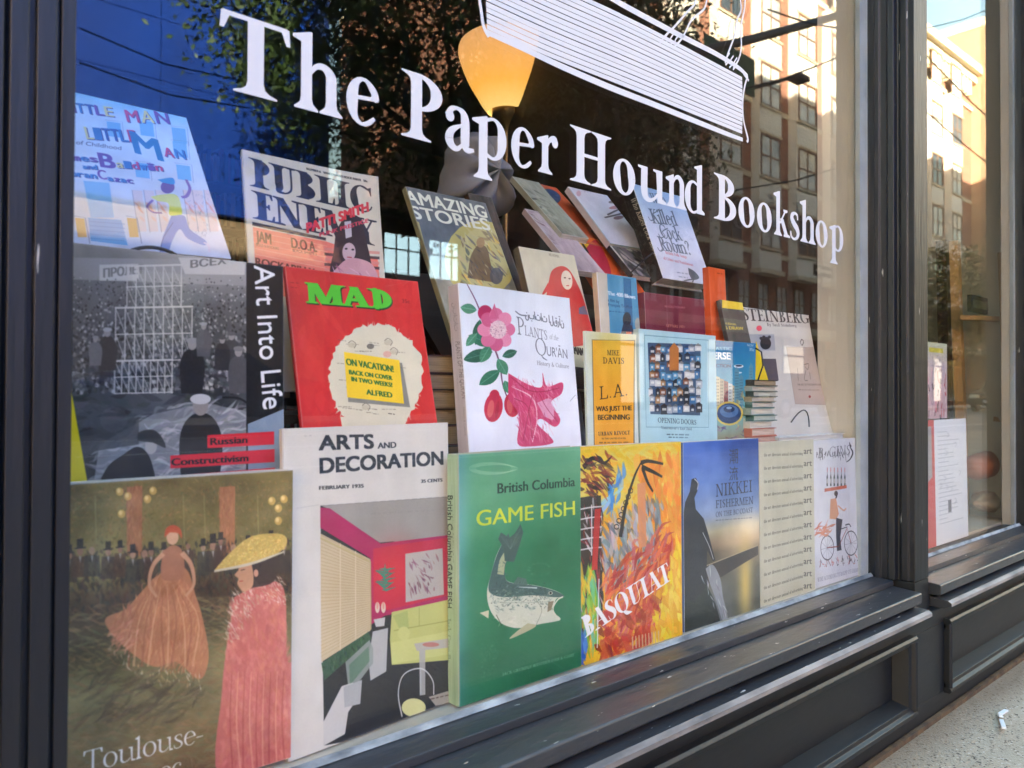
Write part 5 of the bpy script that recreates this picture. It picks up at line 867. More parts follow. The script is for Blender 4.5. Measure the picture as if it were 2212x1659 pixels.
book('public', 'magazine', 'cream music newspaper with huge navy stencil serif capitals above salmon blocks', 'magazine', .004, a_public, (212, 206, 188), edge=(206, 198, 178), rough=.6)
def a_amaz(c):
    c.grad([(0, (104, 106, 108)), (.3, (92, 98, 104)), (.6, (150, 148, 130)), (1, (160, 152, 120))]); c.noise(.04, 5)
    c.ell(1038, 560, 78, 84, (200, 188, 104), .9); c.ell(1046, 556, 56, 66, (206, 200, 150), .5); c.poly([(884, 470), (905, 480), (945, 640), (925, 660)], (196, 182, 100), .8)
    c.dabs(120, [(990, 500), (1080, 500), (1100, 640), (1000, 640)], [(120, 100, 70), (206, 196, 150), (90, 90, 100), (230, 196, 90)], 28, 7, 60, 12, .7); c.poly([(1010, 600), (1016, 556), (1032, 530), (1050, 534), (1058, 560), (1066, 610)], (120, 92, 62), .85, sm=1); c.ell(1038, 524, 9, 11, (176, 140, 96), .9); c.ell(1072, 596, 14, 18, (90, 92, 100), .8); c.dabs(60, [(1005, 540), (1075, 540), (1080, 620), (1000, 620)], [(150, 120, 76), (220, 206, 160), (80, 76, 80)], 16, 3, 60, 10, .7, 8)
    Y = (226, 228, 208); c.text('AMAZING', (880, 437), (1053, 471), 26, Y, bold=1.4); c.text('STORIES', (893, 471), (1060, 498), 26, Y, bold=1.4)
book('amaz', 'magazine', 'grey and yellow pulp magazine with thin pale capital letters', 'magazine', .009, a_amaz, (110, 112, 110), edge=(150, 140, 96), spine=(150, 144, 110))
def a_woman(c):
    c.noise(.012, 3); c.text('WE WOMEN', (1186, 553), (1208, 557), 6, (110, 104, 96)); c.poly([(1180, 640), (1185, 610), (1192, 585), (1210, 575), (1226, 580), (1240, 600), (1258, 640), (1272, 690), (1282, 740), (1180, 745), (1185, 690), (1204, 655)], (208, 62, 58), sm=1); c.poly([(1184, 610), (1172, 632), (1170, 640), (1186, 626)], (208, 62, 58))
    c.ell(1224, 605, 12, 21, (226, 210, 186), rot=-8); c.ell(1220, 600, 2.5, 1.4, (90, 50, 44)); c.ell(1230, 602, 2.5, 1.4, (90, 50, 44)); c.st([(1223, 617), (1229, 617)], 1.6, (196, 60, 60), sm=0); c.poly([(1250, 665), (1262, 660), (1270, 680), (1250, 678)], (90, 120, 140), .8); c.text('WOMAN', (1222, 760), (1262, 768), 16, (30, 28, 30), bold=1.6)
    c.poly([(1150, 778), (1300, 800), (1320, 980), (1190, 980)], (44, 44, 50))
book('woman', 'book', 'cream book with drawing of a woman with long red hair', 'book', .012, a_woman, (206, 202, 176), edge=(120, 106, 84), spine=(96, 84, 66))
def a_blows(c): c.poly([(1311, 589), (1386, 602), (1393, 730), (1318, 724)], (80, 150, 186)); c.soft(1345, 640, 30, 40, (120, 180, 206), .5); c.poly([(1346, 600), (1362, 603), (1368, 724), (1350, 722)], (38, 100, 146), .8); c.text('The 400 Blows', (1313, 637), (1372, 646), 9, (226, 240, 246), bold=.4); c.text('a film by', (1313, 651), (1338, 655), 7, (30, 70, 110)); c.text('François Truffaut', (1314, 661), (1366, 667), 7, (30, 70, 110)); c.greek((1315, 672), (1362, 676), 3, (30, 70, 110), .6); c.ell(1354, 690, 9, 16, (40, 44, 60), .9); c.poly([(1340, 724), (1346, 700), (1364, 702), (1370, 726)], (50, 60, 80), .9); c.ell(1377, 700, 6, 14, (180, 170, 150), .8); c.poly([(1352, 716), (1364, 716), (1364, 724), (1352, 724)], (170, 80, 60))
def s_blows(c): c.text('TRUFFAUT', (1293, 600), (1300, 690), 6, (90, 80, 70), up=(1, 0))
book('blows', 'book', 'small cream-spined paperback with a blue film still', 'book', .010, a_blows, (214, 206, 184), edge=W_, spine=(208, 196, 172), spine_art=s_blows)
def a_robin(c):
    c.grad([(0, (170, 196, 224)), (.4, (206, 214, 232)), (1, (226, 224, 238))]); I = (104, 114, 130)
    c.text('Who', (1409, 438), (1440, 441), 18, I, 'serif', B=.16, N=.06); c.text('Killed', (1410, 482), (1465, 488), 27, I, 'serif', B=.17, N=.06, sp=-.03); c.text('Cock', (1430, 514), (1475, 520), 26, I, 'serif', B=.17, N=.06, sp=-.03); c.text('Robin?', (1428, 540), (1496, 551), 26, I, 'serif', B=.17, N=.06, sp=-.03)
    for x, y in ((1400, 468), (1422, 505), (1420, 534)): c.st([(x, y, 0), (x+6, y+8, 0), (x+14, y+4, 0), (x+9, y-5, 0), (x+20, y-12, 0)], 1.6, I)
    c.text('British Folk Songs', (1438, 548), (1484, 558), 5.5, (206, 110, 116), 'serif'); c.text('of Crime and Punishment', (1434, 560), (1498, 575), 5.5, (206, 110, 116), 'serif'); c.greek((1462, 588), (1490, 592), 4, (140, 150, 170)); c.greek((1466, 597), (1486, 600), 4, (140, 150, 170))
    c.poly([(1486, 578), (1500, 586), (1510, 600), (1496, 604), (1488, 592)], (90, 98, 110), sm=1); c.st([(1496, 603, 0), (1480, 606, 0), (1462, 616, 0), (1452, 628, 0)], 2, (90, 98, 110)); c.st([(1498, 603, 0), (1490, 625, 0), (1486, 636, 0)], 2, (90, 98, 110)); c.ell(1525, 602, 1.5, 2, (150, 60, 60))
def s_robin(c): c.text('Who Killed Cock Robin?', (1362, 430), (1418, 560), 11, (206, 196, 170), 'serif', up=(1, -.3))
book('robin', 'book', 'pale blue book with curly grey title and small bird, black spine, leaning on an easel', 'book', .026, a_robin, (206, 214, 230), spine=(44, 36, 34), spine_art=s_robin, edge=W_, board=.002, over=.003)
def a_green(c): c.noise(.01, 2); c.poly([(1208, 409), (1226, 409), (1300, 500), (1282, 505)], (60, 150, 112)); c.text('SHAPES', (1262, 415), (1286, 416), 6, (150, 140, 150)); c.ell(1250, 418, 5, 6, (214, 160, 160), .8); c.st([(1306, 470, 0), (1340, 462, 0), (1366, 455, 0), (1340, 452, 0), (1312, 464, 0)], 2.2, (90, 76, 80)) ; c.ell(1335, 447, 20, 4, (170, 90, 90), .7, -8); c.ell(1330, 435, 16, 4, (90, 76, 80), .8, -8); c.ell(1336, 470, 11, 4, (120, 70, 74), .8, -8)
book('green', 'book', 'white paperback with green edge strip and thin curved lines lying back on its stand', 'book', .012, a_green, (222, 216, 220), edge=(60, 150, 112))
def a_bw(c):
    c.poly([(1296, 508), (1380, 497), (1450, 590), (1366, 596)], (206, 202, 186)); c.poly([(1306, 512), (1376, 502), (1440, 588), (1372, 594)], (90, 88, 84)); c.dabs(140, [(1306, 512), (1376, 502), (1440, 588), (1372, 594)], [(40, 38, 38), (190, 186, 176), (120, 116, 110)], 18, 7, 60, 10, .9)
book('bw', 'book', 'black book with a cream-framed grey photograph, lying back below the curly-titled book', 'book', .010, a_bw, (60, 56, 54), edge=(50, 46, 44))
def a_maroon(c): c.noise(.02, 3); c.text('REVOLUTIONARY', (1436, 664), (1480, 667), 5, (206, 150, 150)); c.text('LETTERS 1971', (1440, 706), (1478, 709), 6, (220, 170, 130)); c.st([(1440, 640), (1442, 730)], 1, (170, 110, 130), .8, sm=0)
book('maroon', 'book', 'thick maroon book lying wide beneath the curly-titled book', 'book', .030, a_maroon, (122, 44, 66), edge=(220, 210, 190), board=.002, over=.003)
def a_or(c): c.noise(.02, 3); c.greek((1549, 590), (1560, 592), 3, (150, 50, 20), .8)
book('orange', 'book', 'plain bright orange narrow book', 'book', .012, a_or, (232, 96, 44), edge=(220, 120, 70))
def a_draw(c): c.poly([(1560, 645), (1608, 652), (1612, 671), (1560, 665)], (236, 206, 40)); c.text('SAY & DRAW', (1545, 710), (1606, 713), 7, (226, 200, 60), bold=.6); c.text('fiction', (1562, 700), (1590, 703), 6, (196, 180, 80), bold=.3)
book('draw', 'book', 'dark grey book with yellow top band and yellow capitals', 'book', .008, a_draw, (62, 64, 68), edge=(60, 60, 62))
def a_be(c): c.noise(.03, 3); c.ell(1188, 424, 24, 15, (64, 88, 120), .95, 20); c.dabs(14, [(1170, 416), (1204, 420), (1204, 434), (1176, 430)], [(40, 60, 90), (110, 130, 150)], 12, 2); c.text('TAXI', (1196, 452), (1222, 462), 9, (120, 50, 36), bold=.8)
book('blueell', 'book', 'orange-red book with a slate blue oval, lying far back on the slope', 'book', .010, a_be, (206, 96, 60), edge=(190, 90, 60))

# plainer books on the slope behind, and the piles
def slope_book(key, place, label, col, fn=None, T=.01, edge=W_): PLACE[key] = place; return book(key, 'book', label, 'book', T, fn or (lambda c: c.noise(.04, 5)), col, edge=edge)
def a_on(c): c.dabs(90, [(1200, 505), (1290, 500), (1310, 590), (1240, 600)], [(240, 120, 40), (226, 70, 44), (240, 160, 60)], 40, 14, 70, 10, .9); c.poly([(1236, 505), (1262, 512), (1285, 560), (1300, 600), (1262, 600)], (244, 196, 40), .95, sm=1); c.poly([(1262, 540), (1290, 520), (1320, 590), (1285, 600)], (196, 44, 72), .95, sm=1); c.text('ON', (1234, 548), (1272, 546), 16, (36, 30, 24), bold=2)
slope_book('on', (.915, .185, .17, .12, .13, 0, 38, 0, .03), 'orange and yellow paperback with crimson patch and two black letters', (240, 110, 50), a_on)
slope_book('grey', (.868, .250, .285, .062, .13, 0, 46, 0, .04), 'grey-green paperback with pale cover lying back on the slope behind the lamp pole', (170, 170, 152), lambda c: (c.noise(.05, 4), c.dabs(90, [(1090, 410), (1160, 410), (1230, 500), (1130, 500)], [(120, 122, 110), (90, 92, 84), (206, 204, 190)], 16, 5, 40, 10, .6), c.st([(1100, 425), (1160, 430)], 3, (60, 60, 56), .8, sm=0)))
slope_book('pinkish', (.838, .200, .225, .070, .11, 0, 45, 0, .05), 'pale mauve paperback lying back in front of the grey-green one', (196, 180, 184), lambda c: (c.noise(.05, 4), c.dabs(80, [(1100, 450), (1170, 450), (1210, 540), (1140, 540)], [(150, 130, 134), (120, 90, 94), (220, 206, 206)], 14, 4, 50, 10, .6), [c.greek((1105+k*6, 462+k*11), (1150+k*6, 464+k*11), 4, (80, 64, 70), .7, k) for k in range(5)]))
slope_book('brownb', (.70, .165, .13, .045, .19, 0, 27, 0, .05), 'dark brown narrow book wedged between two magazines', (74, 56, 44), edge=(60, 48, 40))
for i, q in enumerate(((.7925, .150, -.01, .045, .13, 0, 10, 0, .10), )): slope_book('strip%d' % i, q, 'slate grey booklet half hidden behind the small blue paperback', (130, 136, 146))

def pile(x0, x1, y0, y1, z, spec, where, group, seed=1):
    r = np.random.default_rng(seed)
    for i, (t, col, pg) in enumerate(spec):
        dx, dy = r.uniform(-.004, .004), r.uniform(-.002, .003); w = x1-x0+r.uniform(-.008, .003); d = y1-y0+r.uniform(-.006, 0)
        n = ['bottom', 'second', 'third', 'fourth', 'fifth', 'sixth', 'seventh', 'eighth', 'ninth', 'tenth', 'eleventh', 'twelfth', 'thirteenth'][i] if i < len(spec)-1 else 'topmost'
        cn = next(k for k, f in (('cream', col[0] > 180 and col[2] > 130), ('brown', col[0] > col[2]*1.3), ('teal', col[1] > col[0]*1.15), ('dark', max(col) < 90), ('grey', True)) if f)
        o = empty('book', f'{cn} book, {n} {"from the bottom of" if 0 < i < len(spec)-1 else "of"} {where}', 'book', (x0+dx, y0+dy, z), group); b = .0014
        m = mat('cloth_%d_%d_%d' % col, col, .6, var=.2, vs=60)
        MB().box((0, 0, 0), (w, d, b)).build('back_cover', m, o); MB().box((0, 0, t-b), (w, d, t)).build('front_cover', m, o)
        MB().box((.0016, .002, b+.0001), (w-.003, d-.001, t-b-.0001)).build('page_block', mat('paper_%d_%d_%d' % pg, pg, .8, var=.35, vs=900, stretch=(.02, .02, 1)), o)
        MB().box((0, 0, b+.0001), (.0015, d, t-b-.0001)).build('spine', m, o); z += t+.0003
CR = (214, 208, 190); TN = (170, 150, 116)
pile(1.114, 1.190, .030, .060, -.1193, [(.016, (190, 184, 176), CR), (.013, (190, 96, 70), (200, 150, 130)), (.012, (206, 200, 190), CR), (.010, (178, 84, 62), (206, 170, 150)), (.013, (196, 110, 86), (214, 190, 170)), (.011, (210, 206, 196), CR), (.010, (70, 110, 104), (190, 200, 186)), (.011, (150, 170, 160), CR), (.010, (80, 116, 110), CR), (.008, (160, 150, 120), CR), (.009, (60, 84, 80), (206, 210, 196)), (.008, (170, 180, 166), CR), (.010, (66, 60, 50), TN)], 'the tall pile by the cream portfolio', 'books piled by the cream portfolio', 3)
pile(.505, .600, .100, .190, -.115, [(.030, (60, 50, 50), TN), (.022, (52, 46, 48), (150, 130, 100)), (.024, (90, 40, 40), TN), (.020, (60, 56, 56), TN), (.022, (130, 110, 86), TN), (.02, (44, 40, 40), (160, 140, 108)), (.022, (86, 60, 50), TN)], 'the dark pile behind the botanical book', 'books piled behind the botanical book', 5)
pile(1.203, 1.44, .030, .060, -.1193, [(.012, (222, 220, 214), (226, 224, 214)), (.012, (226, 224, 218), (226, 224, 214)), (.013, (216, 214, 208), (226, 224, 214)), (.010, (226, 226, 222), (226, 224, 214))], 'the white pile under the cream portfolio', 'white books lying under the cream portfolio', 6)
# shelves the display stands on, wire easels
WOODD = mat('dark_stained_wood', (64, 46, 34), .5, var=.35, vs=10, bump=.3, stretch=(.2, 1, 1)); PLY = mat('pale_wood', (196, 158, 104), .5, var=.2, vs=8, bump=.3, stretch=(.2, 1, 1))
ds = empty('display_stand', 'dark stepped wooden stand the rear rows of books rest on', 'display stand', (0, 0, 0))
MB().box((.02, .004, -.352), (1.44, .24, -.3365)).build('shelf_board', mat('cream_board', (196, 190, 174), .6, var=.1), ds)
MB().box((.03, .046, -.212), (.335, .20, -.2005)).build('shelf_board', WOODD, ds); MB().box((.340, .045, -.132), (1.4495, .26, -.1195)).build('shelf_board', WOODD, ds); MB().box((.06, .150, -.034), (1.40, .36, -.024)).build('shelf_board', WOODD, ds)
MB().prism([(.24, -.02), (.46, .21), (.46, .195), (.25, -.024)], .70, 1.30).build('sloping_board', WOODD, ds)
for x in (.05, .338, .70, 1.05, 1.43): MB().box((x, .21, -.336), (x+.012, .25, -.0345)).build('upright_board', WOODD, ds)
WIRE = mat('black_wire', (30, 30, 32), .35)
def easel(P, r, label, name='wire_easel'): tag(MB().tube(P, r, 8).build(name, WIRE, smooth=True), label, 'easel')
def arch(u0, v0, u1, v1, um, vm, y, n=10):
    a, b, c_ = aty(u0, v0, y), aty(um, vm, y), aty(u1, v1, y); return [(1-t)**2*a+2*t*(1-t)*(b*2-(a+c_)/2)+t*t*c_ for t in np.linspace(0, 1, n)]
easel(arch(262, 552, 384, 552, 322, 534, .062)+[aty(386, 700, .075)], .0016, 'black wire loop below the pale blue picture book')
easel(arch(1709, 912, 1748, 922, 1738, 886, .026)[:], .0012, 'thin black wire loop lying over the foot of the cream portfolio')
easel([aty(1637, 822, .03), aty(1648, 790, .03), aty(1645, 760, .032), aty(1632, 752, .035)], .0013, 'black wire hook beside the yellow triangle and tall pile')
easel([aty(1362, 590, .14), aty(1392, 560, .14), aty(1412, 545, .14)], .0012, 'crossed black wire prong on the framed grey photograph')
def tri(P, y, t, col, label):
    A = [aty(u, v, y) for u, v in P]; b = MB(); b.prism([(q[0], q[2]) for q in A], y, y+t, axis='y'); tag(b.build('stand_card', mat('yellow_card', col, .45, var=.05)), label, 'card')
tri([(1632, 822), (1634, 738), (1660, 822)], .048, .0015, (242, 212, 20), 'bright yellow triangular card behind the tall pile of books')
# slips of paper seen in the shadow behind
# ------------------------------------------------------------------ inside the shop
INW = mat('interior_wall', (110, 96, 80), .8, var=.15); FLR = mat('shop_floor_wood', (92, 66, 46), .4, var=.4, vs=4, stretch=(1, .1, 1))
tag(MB().box((-4, .026, -.62), (9, 7, -.45)).build('shop_floor', FLR), kind='structure')
tag(MB().box((-4, 7, -.45), (9, 7.2, 2.9)).build('shop_back_wall', INW), kind='structure')
tag(MB().box((-4.2, .024, -.45), (-4, 7, 2.9)).build('shop_side_wall', INW), kind='structure'); tag(MB().box((9, .024, -.45), (9.2, 7, 2.9)).build('shop_side_wall', INW), kind='structure')
tag(MB().box((-4.2, .02, 2.9), (9.2, 7.2, 3.05)).build('shop_ceiling', mat('ceiling_paint', (120, 112, 100), .8)), kind='structure')
def bookcase(x, y, w, label, seed, faces=1):
    r = np.random.default_rng(seed); o = empty('bookcase', label, 'bookcase', (x, y, -.45))
    MB().box((0, 0, 0), (.03, .3, 2.3)).build('side_board', WOODD, o); MB().box((w-.03, 0, 0), (w, .3, 2.3)).build('side_board', WOODD, o); MB().box((.03, .28, 0), (w-.03, .3, 2.3)).build('back_board', WOODD, o)
    for k in range(7):
        z = .05+k*.34; MB().box((.03, 0, z), (w-.03, .28, z+.02)).build('shelf', WOODD, o)
        b = MB(); xx = .04
        while xx < w-.08:
            t = r.uniform(.018, .04); b.box((xx, .04, z+.021), (xx+t-.001, .2, z+.02+r.uniform(.19, .28)), int(r.integers(6))); xx += t
        s = b.build('row_of_books', [mat('spine_cloth_%d' % i, c_, .6) for i, c_ in enumerate([(120, 40, 36), (44, 60, 84), (170, 150, 110), (60, 74, 56), (60, 48, 42), (190, 180, 160)])], o); s['kind'] = 'stuff'
    return o
bookcase(-1.2, 4.6, 2.2, 'dark wooden bookcase against the left part of the shop interior', 1); bookcase(1.3, 5.4, 2.4, 'dark wooden bookcase behind the lit floor lamp', 2); bookcase(4.2, 4.8, 2.6, 'dark wooden bookcase deep in the shop behind the second window', 3)
# the lit lamp: glass bowl flaring upwards on a brass pole
lc = aty(1095, 110, 1.10); k = (aty(1200, 110, 1.1)[0]-aty(988, 110, 1.1)[0])*.375; z0 = aty(1095, 243, 1.1)[2]; zt = aty(1095, 92, 1.1)[2]; h = zt-z0
lamp = empty('floor_lamp', 'lit floor lamp with an orange glass bowl on a brass pole behind the books', 'lamp', (lc[0], 1.1, -.45))
zz = z0+.45
OG = bpy.data.materials.new('amber_lamp_glass'); OG.use_nodes = True; N, L = OG.node_tree.nodes, OG.node_tree.links; b = N['Principled BSDF']; b.inputs['Roughness'].default_value = .12; b.inputs['Base Color'].default_value = (.22, .10, .03, 1)
tc = N.new('ShaderNodeTexCoord'); sx = N.new('ShaderNodeSeparateXYZ'); L.new(tc.outputs['Object'], sx.inputs[0]); mr = N.new('ShaderNodeMapRange'); mr.inputs[1].default_value = zz; mr.inputs[2].default_value = zz+h; L.new(sx.outputs[2], mr.inputs[0])
cr = N.new('ShaderNodeValToRGB'); e = cr.color_ramp.elements; e[0].position = 0; e[0].color = (1., .68, .20, 1); e[1].position = 1; e[1].color = (.70, .36, .14, 1); x = e.new(.3); x.color = (1.0, .47, .075, 1); x = e.new(.7); x.color = (.84, .41, .12, 1); L.new(mr.outputs[0], cr.inputs[0]); L.new(cr.outputs[0], b.inputs['Emission Color']); b.inputs['Emission Strength'].default_value = .074
prof = [(.40, 0), (.50, .09), (.63, .24), (.79, .43), (.91, .62), (.985, .78), (1.0, .87), (.965, .95), (.86, 1.01), (.80, 1.03)]
pp = smooth([(a*k, zz+b_*h, 0) for a, b_ in prof], 3)[:, :2]; inner = [(r_-.004, z_) for r_, z_ in pp[::-1]]
MB().lathe([tuple(q) for q in pp]+inner, 56).build('lamp_bowl', OG, lamp, smooth=True)
BR = mat('aged_brass', (118, 98, 60), .4, metal=.7, var=.2)
MB().lathe([(k*.30, zz+.01), (k*.30, zz-.012), (k*.18, zz-.03), (.016, zz-.05), (.0125, zz-.07), (.0125, .06), (.02, .05), (.05, .035), (.14, .02), (.15, 0), (0, 0)], 28).build('lamp_pole', BR, lamp, smooth=True)
BU = mat('lamp_bulb_glow', (255, 220, 160), .5, emit=(255, 196, 110), es=.4)
MB().lathe([(0, zz+.02), (.03, zz+.04), (.04, zz+.08), (.03, zz+.12), (0, zz+.13)], 16).build('bulb', BU, lamp, smooth=True)
# pale folded cloth bag hanging in the shadow behind the lamp pole
r = np.random.default_rng(6); A = [aty(u, v, .75) for u, v in ((985, 300), (1035, 285), (1068, 330), (1085, 420), (1078, 470), (1000, 470), (960, 430), (972, 360))]
cen = np.mean(A, 0); b = MB(); ring = smooth([(q[0], q[2], 0) for q in A+[A[0]]], 5)[:-1, :2]; n = len(ring); rows = 6
for i in range(rows+1):
    t = i/rows; s = math.cos(t*math.pi/2)**.5 if t < 1 else 0.001
    for j in range(n): f = 1+.04*math.sin(j*1.7+t*3); b.v.append((cen[0]+(ring[j, 0]-cen[0])*s*f, .78-.10*math.sin(t*math.pi/2)*(1+.25*math.sin(j*1.1)), cen[2]+(ring[j, 1]-cen[2])*s*f))
for i in range(rows):
    for j in range(n): b.f.append([i*n+j, i*n+(j+1) % n, (i+1)*n+(j+1) % n, (i+1)*n+j]); b.m.append(0)
tag(b.build('cloth_bag', mat('pale_grey_cloth', (150, 150, 146), .9, var=.2, bump=.6, bs=12), smooth=True), 'pale grey bunched cloth bag hanging in the shadow behind the sloping books', 'bag')
# things behind the second window
def at3(u, v, y): return aty(u, v, y)
post = [at3(2062, 520, .17), at3(2068, 700, .17), at3(2076, 900, .17), at3(2084, 1130, .17)]; b = MB(); b.tube(post, .016, 4); tag(b.build('wooden_post', PLY), 'golden wooden post leaning slightly behind the second window', 'post')
b = MB(); b.tube([at3(2036, 520, .22), at3(2050, 1120, .22)], .02, 4); tag(b.build('wooden_post', WOODD), 'dark brown wooden post beside the golden one behind the second window', 'post')
fr = empty('timber_rack', 'tall open brown wooden frame leaning at the right of the second window', 'frame', (0, 0, 0)); q = [at3(2162, 545, .05), at3(2186, 1150, .04), at3(2094, 1172, .12), at3(2075, 690, .14)]
for a_, b_ in ((q[0], q[1]), (q[1], q[2]), (at3(2072, 686, .14), at3(2166, 690, .06)), (at3(2150, 905, .08), at3(2176, 908, .045))): MB().tube([a_, b_], .009, 4).build('frame_bar', PLY, fr)
pf = empty('picture', 'small dark framed picture on the wall seen through the second window', 'picture', (0, 0, 0)); A, Bq = at3(2098, 636, .10), at3(2147, 682, .10)
MB().box((A[0], .10, Bq[2]), (Bq[0], .110, A[2])).build('frame', mat('dark_green_frame', (44, 52, 40), .5), pf); MB().box((A[0]+.012, .0985, Bq[2]+.012), (Bq[0]-.012, .0998, A[2]-.012)).build('print', mat('faded_print', (120, 126, 104), .5, var=.5, vs=25), pf)
A, Bq = at3(2002, 540, .5), at3(2240, 1180, .5); tag(MB().prism([(2.42, .06), (2.44, .05), (2.74, .47), (2.70, .47)], -.45, 1.9, axis='z').build('partition_wall', mat('greenish_plaster', (226, 222, 196), .8, var=.12, vs=2)), kind='structure'); tag(MB().box((1.57, .035, -.46), (2.41, .56, -.335)).build('window_bench', mat('beige_bench', (190, 178, 150), .7, var=.1)), kind='structure')
LEA = mat('tan_leather', (176, 104, 72), .5, var=.25, vs=12, bump=.5, bs=40)
def bolster(P, r, m, label, cat):
    b = MB(); a, c_ = at3(*P[0]), at3(*P[1]); pts = [a+(c_-a)*t for t in np.linspace(0, 1, 15)]; rr = [r*(.55 if i in (0, 14) else .85 if i in (1, 13) else 1+.03*math.sin(i*2.1)) for i in range(15)]; b.tube(pts, rr, 20); tag(b.build('bolster', m, smooth=True), label, cat)
bolster(((2098, 1013, .10), (2168, 992, .10)), .036, LEA, 'rolled tan leather bolster on the bench behind the second window', 'cushion')
cu = bpy.data.meshes.new('cushion'); bm = bmesh.new(); bmesh.ops.create_icosphere(bm, subdivisions=4, radius=1); cc = at3(2136, 1082, .1)
for v in bm.verts:
    p_ = v.co; f = 1+.08*math.sin(p_.x*5+p_.z*4)+.06*math.sin(p_.y*9+p_.x*7); v.co = Vector((cc[0]+p_.x*.085*f, .1+p_.y*.04*f, cc[2]+p_.z*.030*f*(1+.3*p_.x)))
bm.to_mesh(cu); bm.free(); cu.materials.append(mat('brown_print_cushion', (150, 108, 84), .8, var=.5, vs=14, col2=(206, 190, 160))); [setattr(p_, 'use_smooth', True) for p_ in cu.polygons]; o = bpy.data.objects.new('cushion', cu); COL.objects.link(o); tag(o, 'crumpled brown and cream cushion under the tan bolster', 'cushion')
def poster(key, place, art, base, label, ppm=1600):
    PLACE[key] = place; x, y, z, W, H, yaw, lean, roll, dn = place; B = frame(yaw, lean, roll); o0 = np.array([x, y, z])
    c = Canvas(o0+B[:, 2]*H, B[:, 0], -B[:, 2], W, H, ppm, base); art(c); b = MB(); quadbox(b, (0, 0, 0), (W, .0006, H), 'front', [(0, 0), (1, 0), (1, 1), (0, 1)])
    o = build_uv(b, 'poster', [mat('poster_paper', (220, 218, 212), .6), print_mat(key, c.image(key), .5)], None); o.location = o0; o.rotation_euler = Matrix(B.tolist()).to_euler(); tag(o, label, 'poster')
def a_p1(c):
    c.grad([(0, (226, 230, 230)), (1, (232, 232, 228))]); A = lambda fx, fy: (c.w*fx, c.h*fy)
    c.poly([A(0, 0), A(.2, 0), A(.2, 1), A(0, 1)], (206, 74, 72), raw=1); c.poly([A(0, .05), A(.14, .05), A(.14, .45), A(0, .5)], (150, 176, 176), .8, raw=1)
    r = np.random.default_rng(3)
    for k in range(22): y = .1+k*.035; c.st([A(.28, y), A(.28+r.uniform(.2, .6), y)], 2.2, (150, 158, 160), .7, sm=0, raw=1)
    for k in range(9): x, y = r.uniform(.3, .85), r.uniform(.05, .7); c.st([A(x, y), A(x+.05, y+.02), A(x, y+.04)], 2, (110, 118, 124), .6, raw=1)
    c.poly([A(.5, .66), A(.58, .66), A(.58, .76), A(.5, .76)], (80, 84, 88), .8, raw=1)
def a_p2(c):
    c.grad([(0, (200, 206, 170)), (.3, (206, 190, 190)), (1, (214, 176, 176))]); c.dabs(0, [(2000, 740), (2040, 740), (2040, 900), (2000, 900)], [(0, 0, 0)], 1, 1)
    r = np.random.default_rng(5)
    for k in range(60): x, y = r.uniform(0, c.w), r.uniform(c.h*.3, c.h); c.st([(x, y), (x+r.uniform(-12, 12), y+r.uniform(10, 40))], r.uniform(3, 12), [(196, 70, 80), (226, 180, 190), (90, 70, 80), (236, 220, 214)][k % 4], .8, sm=0, raw=1)
    c.st([(c.w*.1, c.h*.1), (c.w*.8, c.h*.1)], c.h*.06, (206, 196, 60), .9, sm=0, raw=1)
q0, q1, q2 = aty(2004, 1186, .02), aty(2092, 1158, .02), aty(2004, 908, .02)
poster('poster_low', (q0[0], .02, q0[2], q1[0]-q0[0], q2[2]-q0[2], 0, 1, 0, 0), a_p1, (226, 228, 226), 'white typed notice with red left strip standing inside the second window')
q0, q1, q2 = aty(2003, 905, .05), aty(2046, 900, .05), aty(2003, 738, .05)
poster('poster_high', (q0[0], .05, q0[2], q1[0]-q0[0], q2[2]-q0[2], 0, 0, 0, 0), a_p2, (214, 190, 190), 'pink comic style poster above the white notice in the second window')
# ------------------------------------------------------------------ across the street (seen mirrored in the panes)
def brick(name, c1, c2, mortar, sx=1.):
    m = bpy.data.materials.new(name); m.use_nodes = True; N, L = m.node_tree.nodes, m.node_tree.links; b = N['Principled BSDF']; b.inputs['Roughness'].default_value = .85
    tc = N.new('ShaderNodeTexCoord'); s = N.new('ShaderNodeSeparateXYZ'); L.new(tc.outputs['Object'], s.inputs[0]); cb = N.new('ShaderNodeCombineXYZ'); ad = N.new('ShaderNodeMath'); L.new(s.outputs[0], ad.inputs[0]); L.new(s.outputs[1], ad.inputs[1]); L.new(ad.outputs[0], cb.inputs[0]); L.new(s.outputs[2], cb.inputs[1])
    t = N.new('ShaderNodeTexBrick'); t.inputs['Scale'].default_value = 1; t.inputs['Brick Width'].default_value = .22; t.inputs['Row Height'].default_value = .075; t.inputs['Mortar Size'].default_value = .008
    t.inputs['Color1'].default_value = (*lin(c1), 1); t.inputs['Color2'].default_value = (*lin(c2), 1); t.inputs['Mortar'].default_value = (*lin(mortar), 1); L.new(cb.outputs[0], t.inputs[0]); L.new(t.outputs[0], b.inputs['Base Color']); return m
BRK = brick('red_brick', (146, 90, 68), (120, 72, 56), (152, 134, 116)); BRK2 = brick('tan_brick', (176, 136, 100), (156, 116, 84), (170, 154, 134)); BRK3 = brick('dark_brick', (96, 58, 46), (78, 48, 40), (110, 96, 84))
STN = mat('cream_stone', (206, 194, 168), .7, var=.15); WHP = mat('white_panel', (226, 222, 212), .6, var=.08); SASH = mat('brown_sash', (128, 96, 76), .5); WG = mat('window_glass_far', (224, 226, 220), .2, var=.5, vs=.45, col2=(120, 128, 132))
DKS = mat('dark_shopfront', (48, 42, 38), .5, var=.3)
YS = -18.0
